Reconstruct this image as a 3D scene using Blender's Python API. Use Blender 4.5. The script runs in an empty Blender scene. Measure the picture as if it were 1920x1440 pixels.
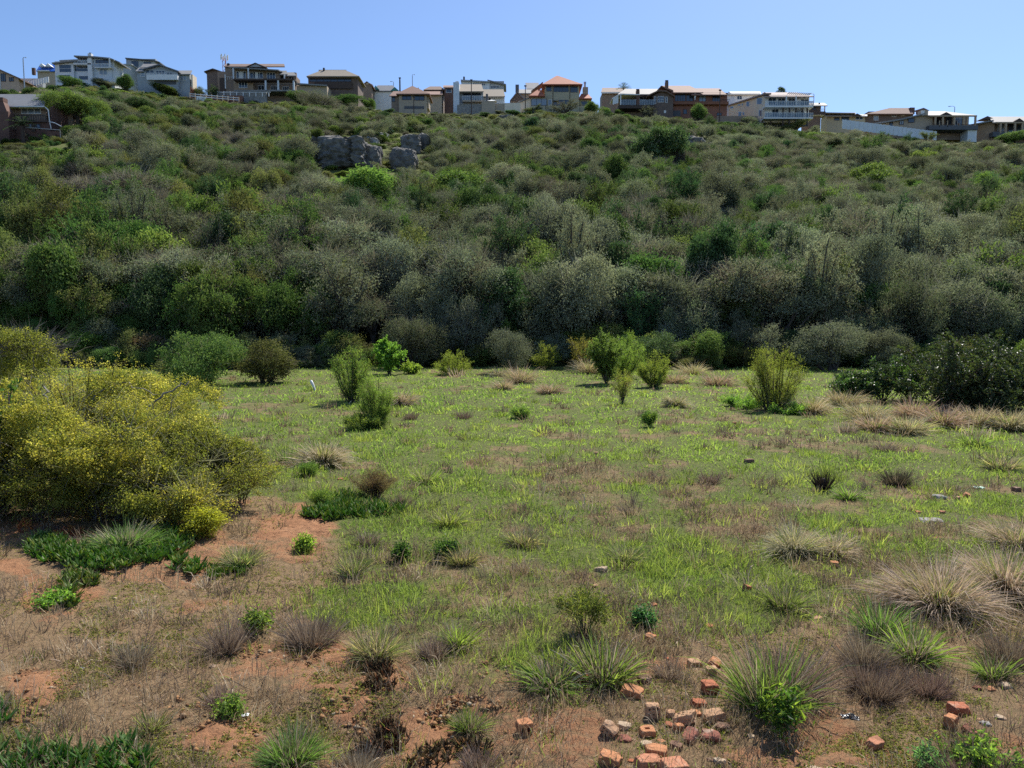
import bpy, bmesh, math, random
import numpy as np
from mathutils import Vector, Matrix

# ------------------------------------------------------------------ basics
S = bpy.context.scene
COL = S.collection
rng = np.random.default_rng(11)
random.seed(5)
W0, H0, F = 1920.0, 1440.0, 1423.0
HC = 2.55
PITCH = math.radians(5.0)
CP, SP = math.cos(PITCH), math.sin(PITCH)


def hash2(ix, iy, seed):
    n = (ix.astype(np.int64) * 374761393 + iy.astype(np.int64) * 668265263 + seed * 974634781) & 0xffffffff
    n = ((n ^ (n >> 13)) * 1274126177) & 0xffffffff
    n = n ^ (n >> 16)
    return (n & 0xffffff) / float(0xffffff)


def vnoise(x, y, seed=0):
    x = np.asarray(x, float); y = np.asarray(y, float)
    ix = np.floor(x); iy = np.floor(y)
    fx = x - ix; fy = y - iy
    fx = fx * fx * (3 - 2 * fx); fy = fy * fy * (3 - 2 * fy)
    a = hash2(ix, iy, seed); b = hash2(ix + 1, iy, seed)
    c = hash2(ix, iy + 1, seed); d = hash2(ix + 1, iy + 1, seed)
    return (a * (1 - fx) + b * fx) * (1 - fy) + (c * (1 - fx) + d * fx) * fy


def fbm(x, y, seed=0, octv=4):
    s = 0; a = 0.5; t = 0
    for k in range(octv):
        s = s + a * vnoise(np.asarray(x) * 2 ** k, np.asarray(y) * 2 ** k, seed + k * 17)
        t += a; a *= 0.5
    return s / t


def sstep(a, b, x):
    t = np.clip((x - a) / (b - a), 0, 1)
    return t * t * (3 - 2 * t)


# ------------------------------------------------------------------ terrain
EDGE, RIDGE = 40.0, 200.0
RX = [-1200, 0, 40, 130, 230, 360, 460, 560, 680, 760, 860, 960, 1060, 1120, 1240, 1370, 1440, 1530, 1640, 1760, 1850, 1920, 3100]
RY = [140, 158, 160, 150, 158, 176, 184, 184, 192, 205, 206, 203, 201, 206, 214, 224, 236, 237, 247, 257, 257, 259, 285]


def tan_of(py):
    v = (720 - np.asarray(py, float)) / F
    return (-SP + CP * v) / (CP + SP * v)


def ridge_z(u):
    px = 960 + np.clip(u, -1.5, 1.5) * F * 1.02
    return HC + RIDGE * tan_of(np.interp(px, RX, RY) + 9)


def H(x, y):
    x = np.asarray(x, float); y = np.asarray(y, float)
    field = 0.16 * (fbm(x * .22, y * .22, 3, 3) - .5) + 0.05 * (fbm(x * 1.1, y * 1.1, 9, 3) - .5)
    # little bank of bare soil close to the viewer
    bx = (x + 0.55 + .25 * np.sin(y * 3.0)) / .75
    bank = -0.10 * sstep(4.95, 4.55, y + .10 * np.sin(x * 5)) * np.exp(-bx * bx)
    left_rise = 0.25 * sstep(-1.5, -5.0, x) * sstep(16, 4, y)
    yy = np.maximum(y, 1.0)
    t = np.clip((y - EDGE) / (RIDGE - EDGE), 0, 1)
    zr = ridge_z(x / np.maximum(yy, EDGE))
    hill = zr * t ** 0.93 + np.clip((y - RIDGE) * .14, 0, 14)
    bump = 2.2 * (fbm(x / 24., y / 24., 21, 3) - .5) * sstep(44, 80, y) * (1 - sstep(165, 200, y))
    return field * (1 - sstep(60, 90, y)) + (bank + left_rise) * (y < EDGE) + np.where(y > EDGE, hill, 0) + bump


def pix(x, y, z):
    """where a world point shows in the 1920 x 1440 photograph (for measuring only)"""
    dz = z - HC
    d = y * CP - dz * SP
    d = np.maximum(d, 1e-3)
    return 960 + F * x / d, 720 - F * (y * SP + dz * CP) / d


def P(px, py, Y):
    v = (720 - py) / F
    return ((px - 960) / F / (CP + SP * v) * Y, Y, HC + Y * float(tan_of(py)))


def G(px, py, lo=2.0):
    """point of the ground seen at a pixel of the photograph"""
    ys = np.concatenate([np.arange(lo, 45, .02), np.arange(45, 240, .25)])
    v = (720 - py) / F
    x = (px - 960) / F / (CP + SP * v) * ys
    z = HC + ys * float(tan_of(py))
    k = np.argmax(z <= H(x, ys)) if (z <= H(x, ys)).any() else len(ys) - 1
    return float(x[k]), float(ys[k]), float(H(x[k], ys[k]))


def depth(Y, z=0):
    return Y * CP - (z - HC) * SP


# ------------------------------------------------------------------ mesh building
def new_obj(name, me, mat=None, parent=None, loc=None):
    o = bpy.data.objects.new(name, me)
    COL.objects.link(o)
    if mat is not None and me is not None and len(me.materials) == 0:
        me.materials.append(mat)
    if parent is not None:
        o.parent = parent
    if loc is not None:
        o.location = loc
    return o


def raw_mesh(name, V, quads=None, tris=None, tint=None, smooth=False, mat=None):
    V = np.asarray(V, np.float32).reshape(-1, 3)
    quads = np.zeros((0, 4), np.int32) if quads is None else np.asarray(quads, np.int32).reshape(-1, 4)
    tris = np.zeros((0, 3), np.int32) if tris is None else np.asarray(tris, np.int32).reshape(-1, 3)
    me = bpy.data.meshes.new(name)
    me.vertices.add(len(V)); me.vertices.foreach_set('co', V.ravel())
    nl = quads.size + tris.size
    me.loops.add(nl)
    me.loops.foreach_set('vertex_index', np.concatenate([quads.ravel(), tris.ravel()]).astype(np.int32))
    nq, nt = len(quads), len(tris)
    me.polygons.add(nq + nt)
    st = np.concatenate([np.arange(nq) * 4, nq * 4 + np.arange(nt) * 3]).astype(np.int32)
    me.polygons.foreach_set('loop_start', st)
    me.polygons.foreach_set('use_smooth', np.full(nq + nt, bool(smooth)))
    me.update(calc_edges=True)
    if tint is not None:
        a = me.color_attributes.new('tint', 'FLOAT_COLOR', 'POINT')
        c = np.ones((len(V), 4), np.float32); c[:, :3] = tint
        a.data.foreach_set('color', c.ravel())
    if mat is not None:
        me.materials.append(mat)
    return me


class MB:
    """collects boxes, prisms and tubes into one mesh"""
    def __init__(s):
        s.V = []; s.Q = []; s.T = []; s.n = 0

    def add(s, V, Q=None, T=None):
        V = np.asarray(V, float).reshape(-1, 3)
        if Q is not None and len(Q): s.Q.append(np.asarray(Q).reshape(-1, 4) + s.n)
        if T is not None and len(T): s.T.append(np.asarray(T).reshape(-1, 3) + s.n)
        s.V.append(V); s.n += len(V)
        return s

    def box(s, x0, x1, y0, y1, z0, z1):
        V = [(x0, y0, z0), (x1, y0, z0), (x1, y1, z0), (x0, y1, z0), (x0, y0, z1), (x1, y0, z1), (x1, y1, z1), (x0, y1, z1)]
        return s.add(V, [(0, 3, 2, 1), (4, 5, 6, 7), (0, 1, 5, 4), (1, 2, 6, 5), (2, 3, 7, 6), (3, 0, 4, 7)])

    def hexa(s, V):
        return s.add(V, [(0, 3, 2, 1), (4, 5, 6, 7), (0, 1, 5, 4), (1, 2, 6, 5), (2, 3, 7, 6), (3, 0, 4, 7)])

    def tube(s, pts, rad, sides=6):
        pts = np.asarray(pts, float); m = len(pts)
        rad = np.broadcast_to(np.asarray(rad, float), (m,))
        T = np.gradient(pts, axis=0)
        T /= np.linalg.norm(T, axis=1)[:, None] + 1e-9
        ref = np.array([0.31, 0.17, 0.94]); ref = ref if abs(T[0] @ ref) < .9 else np.array([1., 0, 0])
        A = np.cross(T, ref); A /= np.linalg.norm(A, axis=1)[:, None] + 1e-9
        B = np.cross(T, A)
        an = np.arange(sides) / sides * 2 * np.pi
        V = pts[:, None] + rad[:, None, None] * (A[:, None] * np.cos(an)[None, :, None] + B[:, None] * np.sin(an)[None, :, None])
        Q = []
        for i in range(m - 1):
            for j in range(sides):
                k = (j + 1) % sides
                Q.append((i * sides + j, i * sides + k, (i + 1) * sides + k, (i + 1) * sides + j))
        s.add(V.reshape(-1, 3), Q)
        c = len(V.reshape(-1, 3))
        s.add([pts[-1] + T[-1] * rad[-1] * .3], None, None)
        base = s.n - 1
        for j in range(sides):
            s.T.append(np.array([[base - sides + j, base - sides + (j + 1) % sides, base]]))
        return s

    def mesh(s, name, mat, smooth=False, tint=None):
        return raw_mesh(name, np.concatenate(s.V), np.concatenate(s.Q) if s.Q else None,
                        np.concatenate(s.T) if s.T else None, tint, smooth, mat)

    def build(s, name, mat, parent=None, loc=None, smooth=False):
        return new_obj(name, s.mesh(name, mat, smooth), None, parent, loc)


def tag(o, label=None, cat=None, group=None, kind=None):
    if label:
        n = len(label.replace('-', ' ').split())
        if not 4 <= n <= 18: print('LABEL WORDS', n, label)
        o['label'] = label
    if cat: o['category'] = cat
    if group: o['group'] = group
    if kind: o['kind'] = kind
    return o


def empty(name, loc, rz=0):
    o = bpy.data.objects.new(name, None)
    COL.objects.link(o)
    o.location = loc; o.rotation_euler = (0, 0, rz); o.empty_display_size = .2
    return o


def unit(v):
    return v / (np.linalg.norm(v, axis=-1, keepdims=True) + 1e-9)


def leaves_geo(C, A, N, L, Wd, fold=0.25):
    """diamond leaf faces: centre, long axis, normal, length, width"""
    A = unit(A); B = unit(np.cross(N, A)); Nn = np.cross(A, B)
    L = np.broadcast_to(L, (len(C),))[:, None]; Wd = np.broadcast_to(Wd, (len(C),))[:, None]
    v0 = C - A * L * .5; v2 = C + A * L * .5 - Nn * L * .12
    v1 = C + B * Wd * .5 + Nn * Wd * fold - A * L * .05; v3 = C - B * Wd * .5 + Nn * Wd * fold - A * L * .05
    V = np.stack([v0, v1, v2, v3], 1).reshape(-1, 3)
    Q = np.arange(len(C) * 4).reshape(-1, 4)
    return V, Q


def blades_geo(B, D, L, Wd, bend, face=None):
    """grass blades: root, direction, length, width, bend (metres the tip sags); quad + triangle each"""
    n = len(B)
    D = unit(D); L = np.broadcast_to(L, (n,))[:, None]; Wd = np.broadcast_to(Wd, (n,))[:, None]
    bend = np.broadcast_to(bend, (n,))[:, None]
    if face is None:
        face = rng.normal(size=(n, 3)); face[:, 2] *= .15
    sd = unit(np.cross(D, face))
    hor = D * np.array([1, 1, 0]); hor = unit(hor + 1e-6)
    m = B + D * L * .55 + hor * bend * .2
    t = B + D * L + hor * bend * .5 - np.array([0, 0, 1.]) * bend
    V = np.stack([B - sd * Wd * .5, B + sd * Wd * .5, m + sd * Wd * .42, m - sd * Wd * .42, t], 1).reshape(-1, 3)
    i = np.arange(n)[:, None] * 5
    return V, i + np.array([[0, 1, 2, 3]]), i + np.array([[3, 2, 4]])


def pick(pal, n, r):
    """pal: list of (r, g, b, weight) base colours"""
    p = np.array(pal, float); w = p[:, 3] / p[:, 3].sum()
    return p[r.choice(len(p), n, p=w), :3]


# ------------------------------------------------------------------ materials
def node_mat(name):
    m = bpy.data.materials.new(name); m.use_nodes = True
    nt = m.node_tree; nt.nodes.clear()
    return m, nt, nt.nodes.new


def leaf_mat(name, transl=.38, rough=.55, spec=.25, vary=.22, gain=1.0, tgain=1.35, tcol=(1.15, 1.25, .55)):
    m, nt, N = node_mat(name)
    L = nt.links.new
    out = N('ShaderNodeOutputMaterial'); at = N('ShaderNodeAttribute'); at.attribute_name = 'tint'
    oi = N('ShaderNodeObjectInfo')
    mr = N('ShaderNodeMapRange'); mr.inputs[3].default_value = gain * (1 - vary); mr.inputs[4].default_value = gain * (1 + vary)
    L(oi.outputs['Random'], mr.inputs[0])
    hs = N('ShaderNodeHueSaturation'); L(at.outputs['Color'], hs.inputs['Color'])
    L(mr.outputs[0], hs.inputs['Value'])
    mh = N('ShaderNodeMath'); mh.operation = 'MULTIPLY_ADD'; mh.inputs[1].default_value = .05; mh.inputs[2].default_value = .475
    fr = N('ShaderNodeMath'); fr.operation = 'MULTIPLY'; fr.inputs[1].default_value = 7.31
    f2 = N('ShaderNodeMath'); f2.operation = 'FRACT'
    L(oi.outputs['Random'], fr.inputs[0]); L(fr.outputs[0], f2.inputs[0]); L(f2.outputs[0], mh.inputs[0]); L(mh.outputs[0], hs.inputs['Hue'])
    pb = N('ShaderNodeBsdfPrincipled'); pb.inputs['Roughness'].default_value = rough
    pb.inputs['Specular IOR Level'].default_value = spec
    L(hs.outputs[0], pb.inputs['Base Color'])
    tr = N('ShaderNodeBsdfTranslucent')
    mg = N('ShaderNodeMixRGB'); mg.blend_type = 'MULTIPLY'; mg.inputs[0].default_value = 1
    mg.inputs[2].default_value = (tcol[0] * tgain, tcol[1] * tgain, tcol[2] * tgain, 1)
    L(hs.outputs[0], mg.inputs[1]); L(mg.outputs[0], tr.inputs['Color'])
    mx = N('ShaderNodeMixShader'); mx.inputs[0].default_value = transl
    L(pb.outputs[0], mx.inputs[1]); L(tr.outputs[0], mx.inputs[2]); L(mx.outputs[0], out.inputs[0])
    return m


def plain(name, col, rough=.7, noise=0.15, scale=3.0, metal=0, spec=.4, bump=0, col2=None):
    m, nt, N = node_mat(name); L = nt.links.new
    out = N('ShaderNodeOutputMaterial'); pb = N('ShaderNodeBsdfPrincipled')
    tc = N('ShaderNodeTexCoord'); nz = N('ShaderNodeTexNoise'); nz.inputs['Scale'].default_value = scale
    nz.inputs['Detail'].default_value = 6; nz.inputs['Roughness'].default_value = .65
    L(tc.outputs['Object'], nz.inputs['Vector'])
    cr = N('ShaderNodeMixRGB'); c = np.array(col)
    c2 = np.array(col2) if col2 else c * (1 + noise)
    cr.inputs[1].default_value = (*np.clip(c * (1 - noise), 0, 1), 1); cr.inputs[2].default_value = (*np.clip(c2, 0, 1), 1)
    mr = N('ShaderNodeMapRange'); mr.inputs[1].default_value = .35; mr.inputs[2].default_value = .65
    L(nz.outputs['Fac'], mr.inputs[0]); L(mr.outputs[0], cr.inputs[0]); L(cr.outputs[0], pb.inputs['Base Color'])
    pb.inputs['Roughness'].default_value = rough; pb.inputs['Metallic'].default_value = metal
    pb.inputs['Specular IOR Level'].default_value = spec
    if bump:
        bp = N('ShaderNodeBump'); bp.inputs['Strength'].default_value = bump; bp.inputs['Distance'].default_value = .02
        L(nz.outputs['Fac'], bp.inputs['Height']); L(bp.outputs[0], pb.inputs['Normal'])
    L(pb.outputs[0], out.inputs[0])
    return m


def brick_wall_mat(name, c1, c2, mortar, scale=4.0):
    m, nt, N = node_mat(name); L = nt.links.new
    out = N('ShaderNodeOutputMaterial'); pb = N('ShaderNodeBsdfPrincipled'); tc = N('ShaderNodeTexCoord')
    mp = N('ShaderNodeMapping'); mp.inputs['Rotation'].default_value = (math.radians(90), 0, 0)
    br = N('ShaderNodeTexBrick'); br.inputs['Scale'].default_value = scale
    br.inputs['Color1'].default_value = (*c1, 1); br.inputs['Color2'].default_value = (*c2, 1); br.inputs['Mortar'].default_value = (*mortar, 1)
    br.inputs['Mortar Size'].default_value = .012
    nz = N('ShaderNodeTexNoise'); nz.inputs['Scale'].default_value = .6
    L(tc.outputs['Object'], mp.inputs[0]); L(mp.outputs[0], br.inputs['Vector']); L(tc.outputs['Object'], nz.inputs['Vector'])
    mx = N('ShaderNodeMixRGB'); mx.blend_type = 'OVERLAY'; mx.inputs[0].default_value = .35
    L(br.outputs[0], mx.inputs[1]); L(nz.outputs['Fac'], mx.inputs[2]); L(mx.outputs[0], pb.inputs['Base Color'])
    pb.inputs['Roughness'].default_value = .9; L(pb.outputs[0], out.inputs[0])
    return m


def roof_mat(name, col, rough=.75, scale=3.0, axis=0):
    """tiled or ribbed roof: fine courses in the colour"""
    m, nt, N = node_mat(name); L = nt.links.new
    out = N('ShaderNodeOutputMaterial'); pb = N('ShaderNodeBsdfPrincipled'); tc = N('ShaderNodeTexCoord')
    wv = N('ShaderNodeTexWave'); wv.bands_direction = 'X' if axis == 0 else 'Y'; wv.inputs['Scale'].default_value = scale
    wv.inputs['Distortion'].default_value = .6
    nz = N('ShaderNodeTexNoise'); nz.inputs['Scale'].default_value = 1.3; nz.inputs['Detail'].default_value = 8
    ad = N('ShaderNodeMath'); ad.operation = 'MULTIPLY_ADD'; ad.inputs[1].default_value = .35
    L(tc.outputs['Object'], wv.inputs['Vector']); L(tc.outputs['Object'], nz.inputs['Vector'])
    L(wv.outputs['Fac'], ad.inputs[0]); L(nz.outputs['Fac'], ad.inputs[2])
    cr = N('ShaderNodeMixRGB'); c = np.array(col)
    cr.inputs[1].default_value = (*(c * .72), 1); cr.inputs[2].default_value = (*np.clip(c * 1.2, 0, 1), 1)
    L(ad.outputs[0], cr.inputs[0]); L(cr.outputs[0], pb.inputs['Base Color'])
    pb.inputs['Roughness'].default_value = rough
    L(pb.outputs[0], out.inputs[0])
    return m


def ground_mat():
    m, nt, N = node_mat('field_soil'); L = nt.links.new
    out = N('ShaderNodeOutputMaterial'); pb = N('ShaderNodeBsdfPrincipled'); tc = N('ShaderNodeTexCoord')
    at = N('ShaderNodeAttribute'); at.attribute_name = 'tint'

    def noise(s, d=8, r=.65):
        n = N('ShaderNodeTexNoise'); n.inputs['Scale'].default_value = s; n.inputs['Detail'].default_value = d
        n.inputs['Roughness'].default_value = r; L(tc.outputs['Object'], n.inputs['Vector']); return n.outputs['Fac']

    def rng_(v, a, b, c=0., d=1.):
        r = N('ShaderNodeMapRange'); r.inputs[1].default_value = a; r.inputs[2].default_value = b
        r.inputs[3].default_value = c; r.inputs[4].default_value = d; L(v, r.inputs[0]); return r.outputs[0]

    def mix(f, a, b, t='MIX'):
        x = N('ShaderNodeMixRGB'); x.blend_type = t
        if isinstance(f, float): x.inputs[0].default_value = f
        else: L(f, x.inputs[0])
        for k, v in ((1, a), (2, b)):
            if isinstance(v, tuple): x.inputs[k].default_value = (*v, 1)
            else: L(v, x.inputs[k])
        return x.outputs[0]
    n1, n2, n3 = noise(2.2), noise(14., 10, .7), noise(90., 6, .7)
    sp = N('ShaderNodeSeparateColor'); L(at.outputs['Color'], sp.inputs[0])
    soil = mix(rng_(n1, .35, .65), (.33, .155, .078), (.43, .235, .125))
    soil = mix(rng_(n2, .35, .7), soil, (.25, .125, .065))
    litter = mix(rng_(n2, .3, .7), (.16, .10, .056), (.34, .215, .125))
    litter = mix(rng_(n3, .4, .7), litter, (.17, .14, .07))
    green = mix(rng_(n2, .3, .7), (.075, .10, .026), (.145, .15, .052))
    a = N('ShaderNodeMath'); a.operation = 'ADD'; L(sp.outputs[0], a.inputs[0])
    b = rng_(n2, .3, .7, -.3, .3); L(b, a.inputs[1])
    c = mix(rng_(a.outputs[0], .35, .65), litter, soil)
    a2 = N('ShaderNodeMath'); a2.operation = 'ADD'; L(sp.outputs[1], a2.inputs[0]); L(rng_(n1, .3, .7, -.25, .25), a2.inputs[1])
    c = mix(rng_(a2.outputs[0], .35, .65), c, green)
    c = mix(rng_(n3, .55, .8, 0, .35), c, (.36, .26, .18))
    L(c, pb.inputs['Base Color']); pb.inputs['Roughness'].default_value = .95; pb.inputs['Specular IOR Level'].default_value = .1
    bp = N('ShaderNodeBump'); bp.inputs['Strength'].default_value = .9; bp.inputs['Distance'].default_value = .06
    L(n2, bp.inputs['Height']); bp2 = N('ShaderNodeBump'); bp2.inputs['Strength'].default_value = .6; bp2.inputs['Distance'].default_value = .008
    L(n3, bp2.inputs['Height']); L(bp.outputs[0], bp2.inputs['Normal']); L(bp2.outputs[0], pb.inputs['Normal'])
    L(pb.outputs[0], out.inputs[0])
    return m


def glass_mat(name, col, rough=.08):
    m, nt, N = node_mat(name)
    out = N('ShaderNodeOutputMaterial'); pb = N('ShaderNodeBsdfPrincipled')
    pb.inputs['Base Color'].default_value = (*col, 1); pb.inputs['Roughness'].default_value = rough
    pb.inputs['Specular IOR Level'].default_value = .8
    nt.links.new(pb.outputs[0], out.inputs[0])
    return m


def brick_mat(name, c, c2):
    m = plain(name, c, .9, .22, 26., spec=.2, bump=.8, col2=c2)
    nt = m.node_tree; N = nt.nodes.new; L = nt.links.new
    pb = next(n for n in nt.nodes if n.type == 'BSDF_PRINCIPLED'); src = pb.inputs['Base Color'].links[0].from_socket
    tc = next(n for n in nt.nodes if n.type == 'TEX_COORD'); oi = N('ShaderNodeObjectInfo')
    nz = N('ShaderNodeTexNoise'); nz.noise_dimensions = '4D'; nz.inputs['Scale'].default_value = 13; nz.inputs['Detail'].default_value = 7
    ml = N('ShaderNodeMath'); ml.operation = 'MULTIPLY'; ml.inputs[1].default_value = 40; L(oi.outputs['Random'], ml.inputs[0]); L(ml.outputs[0], nz.inputs['W'])
    L(tc.outputs['Object'], nz.inputs['Vector'])
    mr = N('ShaderNodeMapRange'); mr.inputs[1].default_value = .60; mr.inputs[2].default_value = .72; mr.inputs[4].default_value = .55; L(nz.outputs['Fac'], mr.inputs[0])
    mx = N('ShaderNodeMixRGB'); mx.inputs[2].default_value = (.45, .38, .29, 1); L(mr.outputs[0], mx.inputs[0]); L(src, mx.inputs[1])
    d = N('ShaderNodeMixRGB'); mr2 = N('ShaderNodeMapRange'); mr2.inputs[1].default_value = .46; mr2.inputs[2].default_value = .34; mr2.inputs[4].default_value = .6; L(nz.outputs['Fac'], mr2.inputs[0])
    d.inputs[2].default_value = (.20, .10, .055, 1); L(mr2.outputs[0], d.inputs[0]); L(mx.outputs[0], d.inputs[1]); L(d.outputs[0], pb.inputs['Base Color'])
    return m


M = {}
M['leaf'] = leaf_mat('foliage', .32, .65, .10, .28, 1.72, 1.25, (1.05, 1.14, .76))
M['leaf_gloss'] = leaf_mat('glossy_foliage', .30, .42, .4, .15, 1.7)
M['leaf_plain'] = leaf_mat('field_foliage', .50, .5, .22, .08, 1.3, 1.65, (1.1, 1.15, .6))
M['grass'] = leaf_mat('grass_blades', .48, .6, .12, .05, 1.42, 1.55, (1.12, 1.16, .55))
M['dry'] = leaf_mat('dry_stalks', .25, .8, .1, .08, 1.2, 1.2, (1.05, 1.0, .85))
M['bark'] = plain('bark', (.075, .06, .05), .95, .35, 6.)
M['greybark'] = plain('weathered_bark', (.20, .18, .16), .95, .3, 6.)
M['rock'] = plain('lichened_rock', (.105, .10, .092), .95, .3, 1.6, col2=(.21, .20, .175), bump=1.0)
M['rock_pale'] = plain('pale_rock', (.33, .32, .30), .95, .3, 1.5, bump=1.0)
M['soil'] = ground_mat()

# ------------------------------------------------------------------ what grows where on the field (measured in photo pixels, planted in the world)
PATCH = [(400, 1395, 95, 50, 1.), (80, 1285, 80, 32, .9), (50, 1345, 60, 30, .6), (560, 985, 95, 34, .95), (610, 960, 40, 20, .8), (110, 1095, 100, 34, .75),
         (30, 1060, 50, 25, .9), (610, 1212, 60, 26, .9), (700, 1290, 80, 34, .9), (660, 1345, 60, 40, 1.), (790, 1395, 90, 60, 1.), (880, 1322, 65, 14, .9), (830, 1345, 70, 18, .9),
         (1270, 1255, 60, 30, .7), (1540, 1195, 40, 14, .6), (560, 1235, 50, 16, .6), (120, 1160, 60, 20, .6), (560, 1030, 60, 24, .6),
         (930, 1260, 40, 26, .55), (1590, 1300, 60, 20, .45), (1520, 1400, 140, 26, .6), (1440, 1420, 90, 20, .6), (330, 1330, 60, 20, .4), (200, 1020, 60, 14, .4),
         (1180, 1330, 60, 20, .3), (640, 1440, 60, 30, .8), (470, 1225, 40, 14, .5), (540, 1150, 60, 14, .4)]


def cover(px, py):
    """(bare soil, green) weights 0..1"""
    px = np.asarray(px, float); py = np.asarray(py, float)
    xb = np.interp(py, [900, 940, 1000, 1060, 1130, 1250, 1440], [430, 540, 650, 650, 560, 760, 1000])
    left = sstep(60, -60, px - xb) * sstep(915, 960, py)
    yb = np.interp(px, [600, 900, 1100, 1300, 1500, 1700, 1920], [1190, 1290, 1300, 1215, 1150, 1180, 1130])
    low = sstep(-40, 50, py - yb)
    dry = np.maximum(left, low)
    soil = 0 * px
    for (a, b, rx, ry, s) in PATCH:
        soil = np.maximum(soil, s * np.exp(-1.1 * (((px - a) / rx) ** 2 + ((py - b) / ry) ** 2) ** 1.5))
    return soil, np.clip(1 - dry, 0, 1)


def lush(X, Y):
    """where the short grass is green (1) or gone brown (0)"""
    n = fbm(X * .55, Y * .55, 33, 4) * .55 + fbm(X * 1.6, Y * 1.6, 37, 3) * .45
    return sstep(.39, .52, n + .05 * sstep(13, 24, Y))


def cover_at(px, py, X, Y):
    wob = (fbm(X * 1.7, Y * 1.7, 61, 4) - .5) * np.interp(Y, [3, 12, 40], [150, 90, 20])
    s, g = cover(px + wob, py + (fbm(X * 2.3, Y * 2.3, 67, 4) - .5) * np.interp(Y, [3, 12, 40], [120, 60, 10]))
    s = np.maximum(s, (1 - g) * sstep(.50, .62, fbm(X * 1.1, Y * 1.1, 71, 4)) * .56)
    return s, g


# ------------------------------------------------------------------ the ground sheets
def grid_sheet(name, xs, ys, mat, tint=True, fine=True):
    X, Y = np.meshgrid(xs, ys)
    X = X.ravel(); Y = Y.ravel(); Z = H(X, Y)
    t = np.zeros((len(X), 3))
    if tint:
        px, py = pix(X, np.maximum(Y, .5), Z)
        s, g = cover_at(px, py, X, Y)
        g = g * (.50 + .50 * lush(X, Y))
        far = sstep(40, 44, Y)
        t[:, 0] = s * (1 - far); t[:, 1] = np.where(Y > 40, .9, g)
    Zd = Z + (fbm(X * 9, Y * 9, 31, 3) - .5) * .03 * sstep(16, 9, Y)
    if tint: Zd = Zd + t[:, 0] * ((fbm(X * 6, Y * 6, 41, 4) - .5) * .13 + (vnoise(X * 13, Y * 13, 43) - .5) * .03) * sstep(12, 8, Y)
    if not fine: Zd = Zd - .06 * (Y < EDGE + .1)
    V = np.stack([X, Y, Zd], 1)
    nx, ny = len(xs), len(ys)
    i = (np.arange(ny - 1)[:, None] * nx + np.arange(nx - 1)[None]).ravel()
    Q = np.stack([i, i + 1, i + nx + 1, i + nx], 1)
    return new_obj(name, raw_mesh(name, V, Q, None, t, True, mat))


xs = np.concatenate([np.arange(-70, -9, 1.), np.arange(-9, -4.5, .12), np.arange(-4.5, 4.5, .035), np.arange(4.5, 9, .12), np.arange(9, 71, 1.)])
ys = np.concatenate([np.arange(-25, 2, 1.), np.arange(2, 9, .035), np.arange(9, 18, .12), np.arange(18, EDGE, .4), [EDGE]])
tag(grid_sheet('ground', xs, ys, M['soil']), kind='structure')
xs = np.concatenate([np.arange(-440, -200, 20.), np.arange(-200, 200, 2.), np.arange(200, 441, 20.)])
ys = np.concatenate([np.arange(EDGE - 2, 215, 2.), np.arange(215, 421, 8.)])
tag(grid_sheet('hillside', xs, ys, M['soil'], fine=False), kind='structure')

# ------------------------------------------------------------------ light, sky, camera
SUN_AZ, SUN_EL = math.radians(28), math.radians(52)
world = bpy.data.worlds.new('World'); S.world = world; world.use_nodes = True
nt = world.node_tree; nt.nodes.clear()
sky = nt.nodes.new('ShaderNodeTexSky'); sky.sky_type = 'NISHITA'; sky.sun_disc = False
sky.sun_elevation = SUN_EL; sky.sun_rotation = SUN_AZ; sky.altitude = 100
sky.air_density = .8; sky.dust_density = .5; sky.ozone_density = 6.0
bg = nt.nodes.new('ShaderNodeBackground'); bg.inputs[1].default_value = .1
wo = nt.nodes.new('ShaderNodeOutputWorld')
nt.links.new(sky.outputs[0], bg.inputs[0]); nt.links.new(bg.outputs[0], wo.inputs[0])
sd = bpy.data.lights.new('sun', 'SUN'); sd.energy = 4.2; sd.angle = math.radians(.53); sd.color = (1, .955, .88)
so = bpy.data.objects.new('sun', sd); COL.objects.link(so)
sv = Vector((math.sin(SUN_AZ) * math.cos(SUN_EL), math.cos(SUN_AZ) * math.cos(SUN_EL), math.sin(SUN_EL)))
so.rotation_euler = sv.to_track_quat('Z', 'Y').to_euler(); so.location = sv * 60

cam = bpy.data.cameras.new('camera'); cam.sensor_width = 36; cam.lens = 36 * F / W0; cam.clip_end = 4000; cam.clip_start = .05
co = bpy.data.objects.new('camera', cam); COL.objects.link(co)
co.location = (0, 0, HC); co.rotation_euler = (math.radians(90) - PITCH, 0, 0)
S.camera = co
S.view_settings.view_transform = 'Standard'; S.view_settings.look = 'None'
S.view_settings.exposure = 0.8; S.view_settings.gamma = 1
c = S.cycles
c.max_bounces = 6; c.diffuse_bounces = 4; c.glossy_bounces = 2; c.transmission_bounces = 3; c.transparent_max_bounces = 4
c.use_adaptive_sampling = True; c.adaptive_threshold = .015
c.caustics_reflective = False; c.caustics_refractive = False
c.use_denoising = False

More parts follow.
